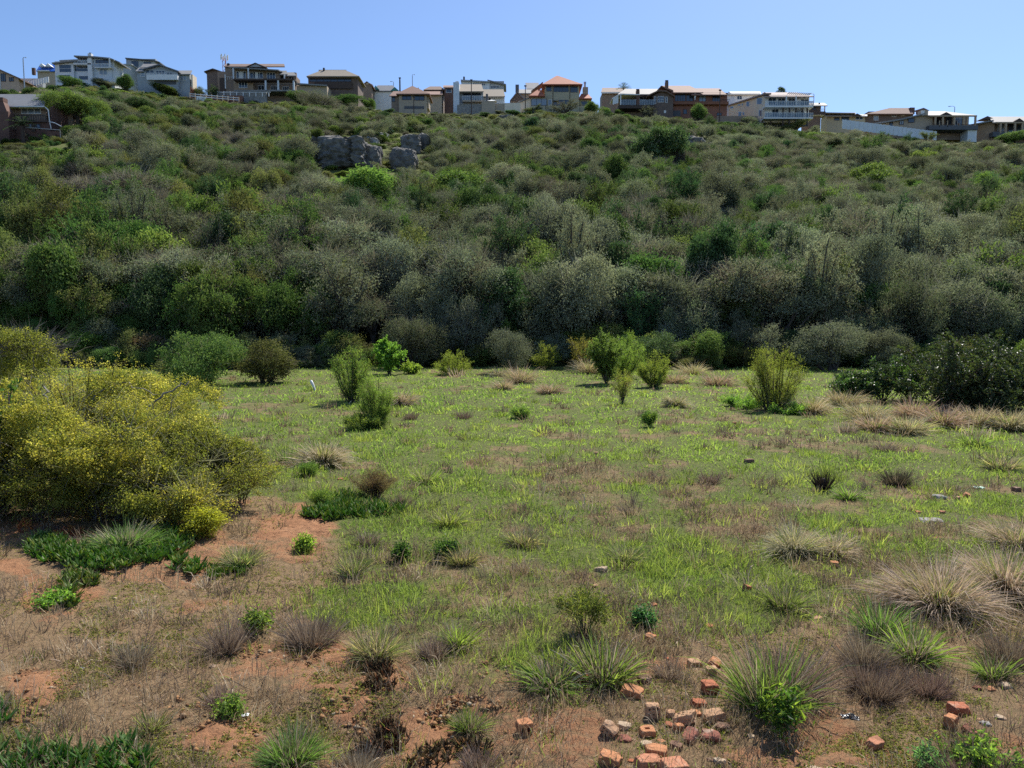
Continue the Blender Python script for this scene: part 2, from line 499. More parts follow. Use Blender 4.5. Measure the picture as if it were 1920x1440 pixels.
# ------------------------------------------------------------------ crowns and shrubs
def crown_geo(seed, R, zc, K, NC, n, L, Wd, pal, core=.56, rc=.22, gap=.42, low=-.98, flat=1.0, upw=.5, nsc=1.1):
    """a crown of many lobes: leaf clusters spread over each lobe's outside, with gaps, plus thinner leaves within"""
    r = np.random.default_rng(seed)
    R = np.array(R, float)
    d = unit(r.normal(size=(K, 3))); d[:, 2] = np.abs(d[:, 2]) * .9 - .12
    lc = d * R * r.uniform(.30, .98, (K, 1)); lc[0] = 0
    lr = r.uniform(.20, .50, K); lr[0] = core
    m = NC * 3
    k = r.choice(K, m, p=lr ** 2 / (lr ** 2).sum())
    dr = unit(r.normal(size=(m, 3)) + np.array([0, 0, .25]))
    rag = r.uniform(.78, 1.05, m) + np.where(r.random(m) < .16, r.uniform(0, .38, m), 0)
    pos = lc[k] + dr * (lr[k] * rag)[:, None] * R * np.array([1, 1, 1.15])
    keep = pos[:, 2] > low * R[2]
    for j in range(K):
        inside = np.linalg.norm((pos - lc[j]) / (R * lr[j] * np.array([1, 1, 1.15])), axis=1) < .80
        keep &= ~(inside & (k != j))
    nz = vnoise(pos[:, 0] * nsc + pos[:, 2] * .9 + seed, pos[:, 1] * nsc + pos[:, 2] * nsc * 1.3, seed)
    keep &= nz > gap * .8
    pos, dr = pos[keep][:NC], dr[keep][:NC]
    # thin inner filling
    f = int(len(pos) * .3)
    ip = pos[r.integers(0, len(pos), f)] * r.uniform(.45, .85, (f, 1))
    pos = np.concatenate([pos, ip]); dr = np.concatenate([dr, unit(r.normal(size=(f, 3)))])
    cc = pick(pal, len(pos), r) * r.uniform(.78, 1.22, (len(pos), 1))
    P_ = np.repeat(pos, n, 0); D_ = np.repeat(dr, n, 0); C_ = np.repeat(cc, n, 0)
    N_ = len(P_)
    C0 = P_ + r.normal(size=(N_, 3)) * rc * np.array([1, 1, .7 * flat])
    A = unit(D_ * .6 + r.normal(size=(N_, 3)) * .8)
    Nn = unit(D_ * .55 + np.array([0, 0, upw]) + r.normal(size=(N_, 3)) * .42)
    V, Q = leaves_geo(C0, A, Nn, L * r.uniform(.6, 1.3, N_), Wd * r.uniform(.6, 1.3, N_))
    V[:, 2] += zc
    C_ = C_ * r.uniform(.86, 1.14, (N_, 1))
    return V, Q, np.repeat(C_, 4, 0), pos + np.array([0, 0, zc])


def stems_for(seed, tips, n, base_r, rad, zfork=.4, mb=None):
    """tapered trunk limbs from the ground to some of the leaf clusters"""
    r = np.random.default_rng(seed)
    mb = mb or MB()
    idx = r.choice(len(tips), n)
    for i in idx:
        t = tips[i]
        a = r.uniform(0, 6.28)
        b = np.array([math.cos(a) * base_r, math.sin(a) * base_r, -.25])
        f = np.array([t[0] * .25 + b[0] * .7, t[1] * .25 + b[1] * .7, t[2] * zfork])
        s = np.linspace(0, 1, 6)[:, None]
        pts = b * (1 - s) ** 2 + 2 * f * s * (1 - s) + t * s ** 2
        pts[1:-1] += r.normal(size=(4, 3)) * .07
        mb.tube(pts, np.linspace(rad, rad * .22, 6), 5)
    return mb


def twig_geo(seed, n, R, zc, L, wd, pal, up=.4, base=False):
    """bare twigs standing out of a bush"""
    r = np.random.default_rng(seed)
    d = unit(r.normal(size=(n, 3)) + np.array([0, 0, up]))
    d[:, 2] = np.where(d[:, 2] < -.3, -d[:, 2], d[:, 2])
    B = d * np.array(R) * r.uniform(.25, .88, (n, 1)); B[:, 2] += zc
    D = unit(d + r.normal(size=(n, 3)) * .45)
    V, Q, T = blades_geo(B, D, L * r.uniform(.5, 1.3, n), wd * r.uniform(.6, 1.3, n), r.uniform(-.05, .25, n) * L)
    cc = np.repeat(pick(pal, n, r) * r.uniform(.7, 1.3, (n, 1)), 5, 0)
    return V, Q, T, cc


def join_geo(*parts):
    V = []; Q = []; T = []; C = []; n = 0
    for p in parts:
        v, q, t, c_ = p
        V.append(v); C.append(c_)
        if q is not None: Q.append(np.asarray(q) + n)
        if t is not None: T.append(np.asarray(t) + n)
        n += len(v)
    return np.concatenate(V), np.concatenate(Q) if Q else None, np.concatenate(T) if T else None, np.concatenate(C)


def bez(a, b, c_, t): return a * (1 - t) ** 2 + 2 * b * t * (1 - t) + c_ * t ** 2


def shrub_geo(seed, ns, h, sp, tw, tl, nl, L, Wd, pal, up=.5, droop=.2, base=.06, tmin=.25, jit=.03, arch=.35, twig_w=.006, leaf_from=.1, stem_r=.011, hvar=.4):
    """stems from one root that bend outward, twigs along them, leaves along the twigs"""
    r = np.random.default_rng(seed)
    az = r.uniform(0, 2 * np.pi, ns); rad = sp * np.sqrt(r.uniform(.03, 1, ns))
    P0 = np.stack([np.cos(az) * base * r.uniform(0, 1, ns), np.sin(az) * base * r.uniform(0, 1, ns), np.full(ns, -.03)], 1)
    hh = h * (1 - hvar * (rad / sp) ** 2) * r.uniform(.72, 1.05, ns)
    P2 = np.stack([np.cos(az) * rad, np.sin(az) * rad, hh], 1)
    P1 = np.stack([np.cos(az) * rad * arch, np.sin(az) * rad * arch, hh * .72], 1) + r.normal(size=(ns, 3)) * h * .05
    mb = MB()
    for i in range(ns):
        t = np.linspace(0, 1, 7)[:, None]
        mb.tube(bez(P0[i], P1[i], P2[i], t), np.linspace(stem_r, stem_r * .3, 7) * h, 4)
    k = r.integers(0, ns, ns * tw); t = (tmin + (1 - tmin) * r.uniform(0, 1, len(k)))[:, None]
    Q0 = bez(P0[k], P1[k], P2[k], t)
    T = unit(2 * (P1[k] - P0[k]) * (1 - t) + 2 * (P2[k] - P1[k]) * t)
    D = unit(T * up + r.normal(size=Q0.shape) * .75 + np.array([0, 0, .15]))
    ln = tl * r.uniform(.45, 1.2, (len(k), 1))
    Q2 = Q0 + D * ln - np.array([0, 0, 1.]) * droop * ln; Q1 = Q0 + D * ln * .55 + np.array([0, 0, .12]) * ln
    tv = blades_geo(Q0, Q2 - Q0, np.linalg.norm(Q2 - Q0, axis=1), twig_w, 0.02 * ln[:, 0])
    m = np.repeat(np.arange(len(k)), nl); s = (leaf_from + (1 - leaf_from) * r.uniform(0, 1, len(m)))[:, None]
    C0 = bez(Q0[m], Q1[m], Q2[m], s) + r.normal(size=(len(m), 3)) * jit
    TT = unit(Q2[m] - Q0[m])
    A = unit(TT * .8 + r.normal(size=C0.shape) * .6); Nn = unit(r.normal(size=C0.shape) * .7 + np.array([0, 0, .8]))
    V, Q = leaves_geo(C0, A, Nn, L * r.uniform(.6, 1.25, len(m)), Wd * r.uniform(.65, 1.25, len(m)))
    cl = np.repeat(pick(pal, len(k), r) * r.uniform(.8, 1.2, (len(k), 1)), nl, 0) * r.uniform(.75, 1.25, (len(m), 1))
    tc = np.repeat(np.tile(np.array([[.10, .08, .055]]), (len(k), 1)) * r.uniform(.7, 1.3, (len(k), 1)), 5, 0)
    g = join_geo((V, Q, None, np.repeat(cl, 4, 0)), (tv[0], tv[1], tv[2], tc))
    return g, mb



GREY = [(.092, .102, .064, 3), (.114, .120, .080, 2), (.074, .088, .050, 2), (.106, .098, .074, 1.2)]
GREEN = [(.062, .098, .026, 3), (.082, .118, .032, 2), (.048, .080, .024, 2), (.10, .125, .042, 1)]
BRIGHT = [(.105, .150, .036, 3), (.088, .130, .032, 2), (.135, .165, .045, 1.2)]
DARK = [(.034, .060, .024, 3), (.044, .076, .030, 2), (.060, .085, .045, 1)]
SILVER = [(.122, .130, .092, 3), (.145, .15, .105, 2), (.10, .108, .072, 2)]
OLIVE = [(.105, .115, .040, 3), (.13, .135, .045, 2), (.085, .095, .035, 2)]
RUST = [(.13, .085, .055, 3), (.11, .09, .05, 2)]
TWIG = [(.105, .10, .092, 3), (.085, .08, .072, 2), (.135, .13, .12, 1)]
TWIGD = [(.11, .095, .08, 3), (.085, .07, .06, 2)]

PROTO = {}     # kind -> list of (crown mesh, stem mesh, nominal width)


def proto(kind, i, R, zc, K, NC, n, L, Wd, pal, twigs=0, twl=.8, tww=.025, twp=TWIG, nst=7, sr=.09, mat='leaf', **kw):
    V, Q, C_, tips = crown_geo(100 + 13 * i + len(PROTO) * 7, R, zc, K, NC, n, L, Wd, pal, **kw)
    g = (V, Q, None, C_)
    if twigs:
        g = join_geo(g, twig_geo(300 + i, twigs, R, zc, twl, tww, twp))
    me = raw_mesh('crown', g[0], g[1], g[2], g[3], False, M[mat])
    mb = stems_for(i + 5, tips, nst, .25, sr)
    stems_for(i + 50, tips * np.array([1.22, 1.22, 1.16]), 6, .3, sr * .55, .5, mb)
    st = mb.mesh('trunk', M['bark'], True)
    PROTO.setdefault(kind, []).append((me, st, 2 * R[0]))


for i in range(4):
    w = 2.5 + .3 * i
    proto('grey', i, (w, w * (.8 + .1 * i), 1.9 + .25 * i), 1.85, 12, 760, 15, .15, .075, GREY, 600, .7, .026)
for i in range(3):
    w = 2.4 + .4 * i
    proto('green', i, (w, w * (.75 + .15 * i), 1.9), 1.85, 11, 720, 14, .17, .095, GREEN, 150, .5, .03, TWIGD)
for i in range(2):
    proto('bright', i, (2.2, 2.2, 1.5), 1.4, 9, 640, 11, .19, .11, BRIGHT, 80, .5, .03, TWIGD)
for i in range(3):
    w = 2.3 + .4 * i
    proto('dark', i, (w, w, 2.0), 1.95, 11, 700, 14, .18, .10, DARK, 120, .5, .03, TWIGD)
for i in range(3):
    w = 2.4 + .3 * i
    proto('silver', i, (w, w, 2.1), 2.1, 13, 640, 14, .15, .065, SILVER, 450, .8, .028, TWIG, sr=.11, gap=.5)
for i in range(2):
    proto('olive', i, (2.3, 2.3, 1.7), 1.6, 10, 640, 11, .16, .075, OLIVE, 500, .6, .025, TWIGD)
for i in range(3):
    w = 2.3 + .3 * i
    proto('dry', i, (w, w, 1.5), 1.35, 10, 260, 11, .13, .06, GREY, 3000, .85, .026, TWIGD + TWIG[:1], nst=12, sr=.06, gap=.55)
proto('rust', 0, (1.8, 1.8, 1.3), 1.3, 8, 420, 11, .15, .08, RUST, 700, .6, .025, TWIGD)
proto('white', 0, (1.0, 1.0, 1.6), 1.6, 6, 20, 4, .1, .05, SILVER, 1500, 1.0, .03, [(.36, .35, .33, 1), (.28, .27, .25, 1)], nst=9, sr=.04)


def thicket(kind, seed, pal, h, sp, ns=15, tw=24, nl=17, L=.15, Wd=.072, **kw):
    """an open bush of leaning stems whose leaves sit along twigs"""
    g, mb = shrub_geo(seed, ns, h, sp, tw, .95, nl, L, Wd, pal, up=.75, droop=.15, base=.5, tmin=.3, jit=.10, arch=.4, twig_w=.022, stem_r=.020, hvar=.4, **kw)
    me = raw_mesh('crown', g[0], g[1], g[2], g[3], False, M['leaf'])
    PROTO.setdefault(kind, []).append((me, mb.mesh('trunk', M['bark'], True), 2.25 * sp))


for i in range(3):
    thicket('grey', 1500 + i, GREY, 3.9 + .4 * i, 2.3 + .2 * i)
    thicket('grey', 1510 + i, GREY + TWIG[:1], 3.4 + .4 * i, 2.4, nl=11)
    thicket('silver', 1520 + i, SILVER, 4.4 + .4 * i, 2.4, ns=18, Wd=.06)
for i in range(2):
    thicket('green', 1530 + i, GREEN, 3.7 + .5 * i, 2.3, Wd=.09)
    thicket('olive', 1540 + i, OLIVE, 3.4 + .5 * i, 2.2)
    thicket('dark', 1550 + i, DARK, 4.4, 2.2, Wd=.10)
# trees with a clear trunk under an open crown
for i in range(2):
    V, Q, C_, tips = crown_geo(900 + i, (2.7, 2.5, 1.5), 3.2, 12, 520, 10, .16, .07, SILVER if i == 0 else GREY, gap=.55, low=-.35)
    g = join_geo((V, Q, None, C_), twig_geo(31 + i, 700, (2.7, 2.5, 1.5), 3.2, .8, .03, TWIGD))
    mb = MB(); tr = np.array([[0, 0, -.4], [.1, .05, .8], [-.05, .1, 1.6], [.05, 0, 2.3]])
    mb.tube(tr, [.22, .18, .15, .12], 7)
    r_ = np.random.default_rng(i + 70)
    for t in tips[r_.choice(len(tips), 16)]:
        s = np.linspace(0, 1, 6)[:, None]; b = tr[r_.integers(1, 4)]
        f = b * .5 + t * .5 + np.array([0, 0, -.3]) + r_.normal(size=3) * .25
        mb.tube(b * (1 - s) ** 2 + 2 * f * s * (1 - s) + t * s ** 2, np.linspace(.11, .025, 6), 5)
    PROTO.setdefault('tree', []).append((raw_mesh('crown', g[0], g[1], g[2], g[3], False, M['leaf']), mb.mesh('trunk', M['bark'], True), 5.4))

LOOK = {'grey': ('grey-olive', 'thicket_bush', 'bush'), 'green': ('mid-green leafy', 'leafy_bush', 'bush'), 'bright': ('bright yellow-green', 'bright_bush', 'bush'),
        'dark': ('dark green', 'evergreen_bush', 'bush'), 'silver': ('pale silvery', 'silvery_bush', 'bush'), 'olive': ('yellowish olive', 'olive_bush', 'bush'),
        'dry': ('bare twiggy', 'twiggy_bush', 'bush'), 'rust': ('rusty brown', 'withered_bush', 'bush'), 'white': ('bleached white dead', 'dead_bush', 'bush'),
        'tree': ('open-crowned', 'hillside_tree', 'tree')}
GRP = {'grey': 'grey-olive thicket bushes on the slope', 'green': 'leafy green bushes on the slope', 'bright': 'bright bushes on the slope', 'dark': 'dark evergreen bushes on the slope',
       'silver': 'silvery bushes on the slope', 'olive': 'olive bushes on the slope', 'dry': 'bare twiggy bushes on the slope'}

BUSH = []    # (x, y, width scale, height scale, rot, kind, variant, forced label)


def put(kind, x, y, w, hs=1.0, label=None, sink=.15):
    var = int(rng.integers(len(PROTO[kind])))
    s = w / PROTO[kind][var][2]
    BUSH.append([x, y, s, s * hs, float(rng.uniform(0, 6.28)), kind, var, label, sink])


# bushes that can be told apart in the photograph: kind, px, py of the crown's foot, width px, height factor, label
KNOWN = [
    ('green', 388, 724, 225, .95, 'large rounded deep green bush at the back corner of the field behind the yellow bush'),
    ('olive', 500, 718, 165, .8, 'yellow-green rounded bush right beside the large rounded deep green bush'),
    ('rust', 275, 680, 110, .9, 'low rusty brown bush beside the large rounded deep green bush'),
    ('olive', 330, 720, 130, .8, 'low olive bush just above the arching bare branches of the yellow bush'),
    ('green', 60, 664, 110, 1.0, 'leafy green bush rising behind the left end of the yellow bush'),
    ('green', 150, 668, 100, .9, 'green shrub behind the middle of the yellow bush'),
    ('green', 205, 690, 90, .8, 'low dark green shrub tucked behind the right shoulder of the yellow bush'),
    ('tree', 253, 640, 120, 1.0, 'small gnarled tree with a dark trunk behind the yellow flowering bush'),
    ('silver', 880, 688, 150, 1.6, 'broad pale grey-green tree in the middle of the wood edge behind the field'),
    ('silver', 960, 698, 120, 1.0, 'pale dusty shrub mass right of the broad grey-green tree at the wood edge'),
    ('grey', 760, 690, 130, 1.4, 'tall grey-olive bush behind the lime green shrub at the wood edge'),
    ('dark', 1210, 660, 150, 1.2, 'very dark green tree behind the white dead bush at the wood edge'),
    ('white', 1268, 664, 46, 1.1, 'bleached white dead bush standing among dark shrubs at the field edge'),
    ('green', 1320, 690, 120, 1.15, 'fresh green bush right of the white dead bush at the field edge'),
    ('silver', 1560, 695, 130, 1.05, 'sand coloured flowering shrub mass behind the broom-like bush at right'),
    ('silver', 1430, 690, 100, 1.2, 'grey-green flecked shrub just behind the broom-like bush'),
    ('olive', 1690, 690, 100, .9, 'yellowish shrub just left above the dark glossy bush'),
    ('tree', 838, 548, 150, 1.15, 'tree with a forked black trunk showing in the middle of the slope'),
    ('tree', 1120, 600, 130, 1.0, 'open tree with thin stems right of the forked black trunk tree'),
    ('dark', 1070, 560, 120, 1.3, 'upright dark green tree in the middle of the lower slope'),
    ('dry', 250, 402, 160, 1.0, 'huge rounded grey-brown bare thicket on the left of the slope'),
    ('dry', 160, 398, 140, .95, 'second grey-brown bare thicket left beside the huge rounded one'),
    ('bright', 350, 420, 110, 1.0, 'bright yellow-green bush right of the huge rounded bare thicket'),
    ('rust', 430, 470, 80, 1.0, 'reddish brown bush on the left half of the slope'),
    ('rust', 480, 540, 50, 1.0, 'small orange-brown withered bush low on the left of the slope'),
    ('tree', 560, 596, 150, 1.1, 'large open grey tree with bare branches left of the forked trunk tree'),
    ('bright', 650, 392, 170, .72, 'broad bright green bush directly below the big rock face'),
    ('dry', 733, 306, 40, .9, 'low brown twiggy bush growing in front of the outcrop gap'),
    ('olive', 812, 296, 46, .8, 'olive bush at the right end of the outcrop'),
    ('dry', 622, 272, 34, .5, 'brown twigs growing along the top of the largest rock face'),
    ('green', 580, 326, 50, .9, 'green bush against the left foot of the largest rock face'),
    ('olive', 612, 336, 46, .6, 'olive bush over the left foot of the largest rock face'),
    ('green', 700, 330, 50, .6, 'green bush over the right foot of the largest rock face'),
    ('grey', 765, 330, 50, .6, 'grey bush hiding the foot of the tilted boulder'),
    ('grey', 1305, 292, 60, .7, 'grey bush half hiding the boulder high on the right'),
    ('green', 238, 172, 56, .9, 'round green garden bush between the white and gabled houses'),
    ('green', 135, 164, 70, .5, 'low green bush along the foot of the white house'),
    ('grey', 195, 166, 60, .5, 'low grey bush at the foot of the tall white chimney'),
    ('green', 310, 174, 70, .45, 'low green hedge bush below the gabled house balcony'),
    ('olive', 372, 170, 40, 1.0, 'olive shrub by the timber steps'),
    ('grey', 1060, 212, 80, .5, 'low grey bush in front of the red roofed house'),
    ('olive', 1000, 212, 50, .5, 'low olive bush below the cream wing of the red roofed house'),
    ('green', 1255, 222, 50, .6, 'green bush at the left foot of the long red-brown house'),
    ('grey', 1400, 238, 60, .5, 'grey bush below the boundary board fence'),
    ('olive', 1490, 246, 70, .4, 'low olive bush under the stilts of the white house'),
    ('green', 1562, 226, 52, .9, 'green bush between the stilted house and the low flat house'),
    ('green', 1900, 268, 70, .6, 'green bush below the last house at the right edge'),
    ('olive', 725, 200, 46, .7, 'yellow-green bush left of the pyramid roofed house'),
    ('bright', 850, 385, 140, .8, 'yellow-green bush to the right below the big rock face'),
    ('bright', 545, 305, 100, 1.0, 'bright green bush leaning on the left end of the rock face'),
    ('dark', 1220, 325, 140, .9, 'large dark green bush high on the slope below the long red-brown house'),
    ('silver', 1000, 330, 110, 1.0, 'rounded silvery bush high on the slope below the red roofed house'),
    ('dark', 252, 222, 100, .52, 'very dark round tree on the slope below the grey gabled house'),
    ('bright', 175, 325, 110, .8, 'light green bush below the tree beside the brick house'),
    ('green', 60, 345, 130, .6, 'rounded green bush directly below the brick house'),
    ('silver', 205, 220, 50, 1.0, 'grey-blue bush right of the tree beside the brick house'),
    ('olive', 1780, 262, 110, .7, 'wide olive bush at the white panel fence below the house with the sloping roof'),
    ('olive', 1738, 268, 44, .8, 'small yellowish bush just left of the wide olive bush by the white panel fence'),
    ('dark', 1880, 445, 40, 1.0, 'small black-green bush far right halfway up the slope'),
    ('bright', 1770, 560, 50, .9, 'small bright bush low on the right of the slope'),
    ('bright', 1640, 360, 120, .8, 'wide bright bush high on the right of the slope'),
    ('green', 655, 182, 70, .6, 'green bush on the ridge in front of the wide glass house'),
    ('bright', 690, 185, 40, .8, 'yellow bush on the ridge left of the brown hip roofed house'),
    ('green', 1310, 214, 46, 1.1, 'round light green garden bush in front of the long red-brown house'),
    ('grey', 1210, 214, 46, .9, 'round grey-green garden bush in front of the house with the covered patio'),
    ('bright', 1132, 206, 30, .9, 'yellow-green garden bush right of the red roofed house'),
    ('bright', 1160, 208, 28, .8, 'small light green garden bush below the covered patio'),
    ('green', 1112, 190, 40, .9, 'dark garden shrub between the red roofed house and the covered patio'),
    ('olive', 838, 200, 46, .8, 'light green garden shrub beside the grey house with the sloping roof'),
    ('dark', 400, 170, 34, 1.2, 'rounded dark garden shrub left of the large brown house'),
    ('dry', 600, 204, 110, .55, 'brown-purple bare thicket on the ridge right of the large brown house'),
    ('green', 560, 196, 80, .5, 'olive green shrub on the ridge right of the large brown house'),
    ('green', 140, 265, 60, .8, 'small dark bush at the foot of the tree beside the brick house'),
]
known_xy = []
for k, px, py, w, hs, lab in KNOWN:
    x, y, z = G(px, py)
    if px > 1000 and py < 222 or (py < 200): y = min(y, 199.5); x = P(px, py, y)[0]
    put(k, x, y, w * .82 * depth(y, z) / F, hs, lab)
    known_xy.append((x, y, w * depth(y, z) / F))
kx = np.array(known_xy)

# scrub that fills the slope between them
ZONES = [  # px, py, radius px, weights
    (150, 480, 330, dict(grey=2.6, green=5, olive=3.5, bright=1.8, dark=1.5, dry=1.3)),
    (150, 260, 260, dict(green=4, bright=2, grey=2.5, dark=1.5, olive=2, dry=2)),
    (560, 240, 230, dict(dry=5, grey=4, olive=1.5, green=1)),
    (900, 240, 260, dict(dry=5, grey=5, olive=.8, dark=.7)),
    (700, 340, 150, dict(bright=3, green=4, grey=2, silver=.5)),
    (600, 480, 260, dict(grey=7, silver=1.5, dry=2, green=1.6, olive=.8)),
    (1000, 420, 260, dict(grey=6, silver=2.5, green=2.2, dark=1.5, dry=1.8)),
    (1050, 600, 260, dict(grey=5, silver=4, dark=3, green=1.2)),
    (1250, 300, 230, dict(grey=4, silver=2, dark=2.2, green=2.4, dry=2)),
    (1650, 330, 260, dict(grey=4, green=2.2, silver=2, bright=1, dry=2)),
    (1700, 260, 300, dict(dry=5, grey=6, dark=.6, olive=.5)),
    (1600, 520, 300, dict(grey=6, silver=4, dry=1.6, dark=2, olive=.7, green=.8)),
    (1350, 600, 200, dict(green=3, dark=3, silver=3, grey=3)),
    (400, 640, 200, dict(green=5, olive=3, grey=2.4, dark=1, silver=1)),
    (60, 640, 160, dict(green=7, olive=4, grey=1.5)),
]
KINDS = ['grey', 'green', 'bright', 'dark', 'silver', 'olive', 'dry']
zr_ = np.random.default_rng(77)
cand = []
Yr = 41.5
while Yr < 199:
    step = (1.22 + .0050 * Yr) * (1.0 + (.25 if Yr > 150 else 0))
    n = int(2 * .97 * Yr / step)
    xs_ = (np.arange(n) - n / 2 + zr_.uniform(-.35, .35, n)) * step
    for x in xs_:
        cand.append((x, Yr + zr_.uniform(-.4, .4) * step))
    Yr += step * .82
ROCKS_AT = [(640, 300, 60), (740, 275, 48), (1290, 268, 40), (675, 300, 30), (770, 300, 30)]
OPEN = [(65, 285, 92, 52), (640, 322, 66, 56), (770, 302, 52, 48), (715, 326, 56, 46), (1305, 282, 40, 18), (345, 250, 12, 16), (140, 262, 30, 18)]   # nothing in front of these
for (x, y) in cand:
    z = float(H(x, y)); px, py = pix(x, y, z); px = float(px); py = float(py)
    if abs(px - 960) > 1250: continue
    if len(kx) and (np.hypot(kx[:, 0] - x, kx[:, 1] - y) < kx[:, 2] * .36).any(): continue
    low = any(((px - a) / (rx * 1.0)) ** 2 + ((py - b) / (ry * 1.15)) ** 2 < 1 for a, b, rx, ry in OPEN)
    if 355 < px < 560 and py < 190 and y > 190: continue
    # the scrub is knee high right under the houses
    wts = {k: .05 for k in KINDS}
    for (a, b, rad, d) in ZONES:
        wz = math.exp(-((px - a) ** 2 + ((py - b) * 1.5) ** 2) / (rad * rad * .6))
        for k_, v in d.items(): wts[k_] += v * wz
    cl = float(vnoise(x / 9., y / 9., 55))
    kk = ['dark', 'grey', 'silver', 'grey', 'green', 'olive', 'dry'][min(6, int(cl * 7))]
    wts[kk] *= 2.2
    wts['grey'] *= .72; wts['green'] *= 1.35; wts['olive'] *= 1.25
    wv = np.array([wts[k_] for k_ in KINDS]); kind = KINDS[zr_.choice(7, p=wv / wv.sum())]
    w = (1.2 + 2.7 * zr_.random() ** 1.7)
    if kind == 'dry' and y > 130: w *= .8
    hs = zr_.uniform(.85, 1.45) * float(np.interp(y, [40, 62, 100, 150], [1.4, 1.3, 1.08, .88])) * (1 - .07 * (w - 2.5))
    if y < 58: w = zr_.uniform(2.6, 4.6); hs = zr_.uniform(1.15, 1.75)
    if zr_.random() < .09 and y < 150: kind = 'tree'; w = max(w * 1.2, 2.6); hs = zr_.uniform(.85, 1.15)
    if y > 160: hs *= float(np.interp(y, [150, 185, 198], [.8, .45, .28]))
    if px > 1530 and y > 180: hs *= .6; w = min(w, 1.9)
    if low:
        if zr_.random() < .35: continue
        w = zr_.uniform(1.3, 2.1); hs = .6
    put(kind, x, y, w, hs)

# low uneven growth where the slope meets the field
for i in range(420):
    x = zr_.uniform(-34, 34); y = 37.6 + 3.6 * float(vnoise(x / 4., 3., 5)) + zr_.uniform(-1.2, 1.2)
    px, py = pix(x, y, 0.)
    if 600 < float(px) < 1420 and y < 38.6 and zr_.random() < .7: continue
    kind = ['green', 'olive', 'grey', 'dark', 'silver', 'bright'][zr_.choice(6, p=[.30, .24, .16, .05, .17, .08])]
    put(kind, x, y, zr_.uniform(.9, 2.7), zr_.uniform(.7, 1.15))

# ------------------------------------------------------------------ the largest in view become things, the rest is one mass of scrub
LAND = [(0, 140, 'the brick house'), (140, 240, 'the white house'), (240, 365, 'the gabled house'), (365, 560, 'the brown house'), (560, 680, 'the wide glass house'),
        (680, 820, 'the pyramid roof'), (820, 960, 'the stone house'), (960, 1115, 'the red roofed house'), (1115, 1235, 'the covered patio'), (1235, 1365, 'the long house'),
        (1365, 1530, 'the stilted house'), (1530, 1640, 'the low house'), (1640, 1790, 'the panel fence'), (1790, 1921, 'the last house')]
BANDS = [(0, 275, 'high on the slope'), (275, 350, 'in the upper slope'), (350, 430, 'halfway up the slope'), (430, 540, 'in the lower slope'), (540, 800, 'at the slope foot')]
info = []
for i, b in enumerate(BUSH):
    x, y = b[0], b[1]; z = float(H(x, y)); px, py = pix(x, y, z + 1.5 * b[3])
    wpx = b[2] * PROTO[b[5]][b[6]][2] * F / depth(y, z)
    ins = 5 < px < 1915
    info.append((float(px), float(py), wpx, ins))
order = sorted([i for i in range(len(BUSH)) if info[i][3] and BUSH[i][7] is None], key=lambda i: -info[i][2])
NIND = 250
ind = [i for i in range(len(BUSH)) if BUSH[i][7]] + order[:NIND]
cells = {}
for i in order[:NIND]:
    px, py, w, _ = info[i]
    la = next(l for a, b, l in LAND if a <= px < b or b == 1921)
    ba = next(l for a, b, l in BANDS if a <= py < b)
    size = 'broad' if w > 72 else ('mid-sized' if w > 60 else 'small')
    cells.setdefault((la, ba, BUSH[i][5], size), []).append(i)
ORD = ['first', 'second', 'third', 'fourth', 'fifth', 'sixth', 'seventh', 'eighth', 'ninth', 'tenth', 'eleventh', 'twelfth', 'thirteenth', 'fourteenth', 'fifteenth', 'sixteenth', 'seventeenth', 'eighteenth']
for (la, ba, kd, size), L_ in cells.items():
    L_.sort(key=lambda i: info[i][0])
    for j, i in enumerate(L_):
        t = f'{size} {LOOK[kd][0]} {LOOK[kd][2]} {ba} under {la}'
        if len(L_) == 2: t += ', ' + ('left' if j == 0 else 'right') + ' of two'
        elif len(L_) > 2: t += f', {ORD[j]} from left'
        BUSH[i][7] = t
done = set()
for i in ind:
    x, y, s, sz, rot, kind, var, lab, sink = BUSH[i]
    nm = LOOK[kind][1]
    o = empty(nm, (x, y, float(H(x, y)) - sink), rot); o.rotation_euler = (.20 * math.sin(rot * 7), .20 * math.cos(rot * 11), rot); o.scale = (s * (1 + .22 * math.sin(rot * 3)), s * (1 - .18 * math.sin(rot * 5)), sz)
    tag(o, lab, LOOK[kind][2], GRP.get(kind))
    cm, sm, _ = PROTO[kind][var]
    new_obj('crown', cm, None, o); new_obj('trunk', sm, None, o)
    done.add(i)

rest = [i for i in range(len(BUSH)) if i not in done]
coll = bpy.data.collections.new('scrub_sources')
keys = {}
for kind in sorted(PROTO):
    for v, (cm, sm, _) in enumerate(PROTO[kind]):
        keys[(kind, v)] = len(keys)
        o = bpy.data.objects.new('scrub_source_%03d' % keys[(kind, v)], cm); coll.objects.link(o)
me = bpy.data.meshes.new('hillside_scrub')
me.from_pydata([(BUSH[i][0], BUSH[i][1], float(H(BUSH[i][0], BUSH[i][1])) - BUSH[i][8]) for i in rest], [], [])
a = me.attributes.new('pick_index', 'INT', 'POINT'); a.data.foreach_set('value', [keys[(BUSH[i][5], BUSH[i][6])] for i in rest])
a = me.attributes.new('size', 'FLOAT_VECTOR', 'POINT'); a.data.foreach_set('vector', np.array([(BUSH[i][2] * (1 + .25 * math.sin(BUSH[i][4] * 3)), BUSH[i][2] * (1 - .2 * math.sin(BUSH[i][4] * 5)), BUSH[i][3]) for i in rest], np.float32).ravel())
a = me.attributes.new('turn', 'FLOAT_VECTOR', 'POINT'); a.data.foreach_set('vector', np.array([(.22 * math.sin(BUSH[i][4] * 7), .22 * math.cos(BUSH[i][4] * 11), BUSH[i][4]) for i in rest], np.float32).ravel())
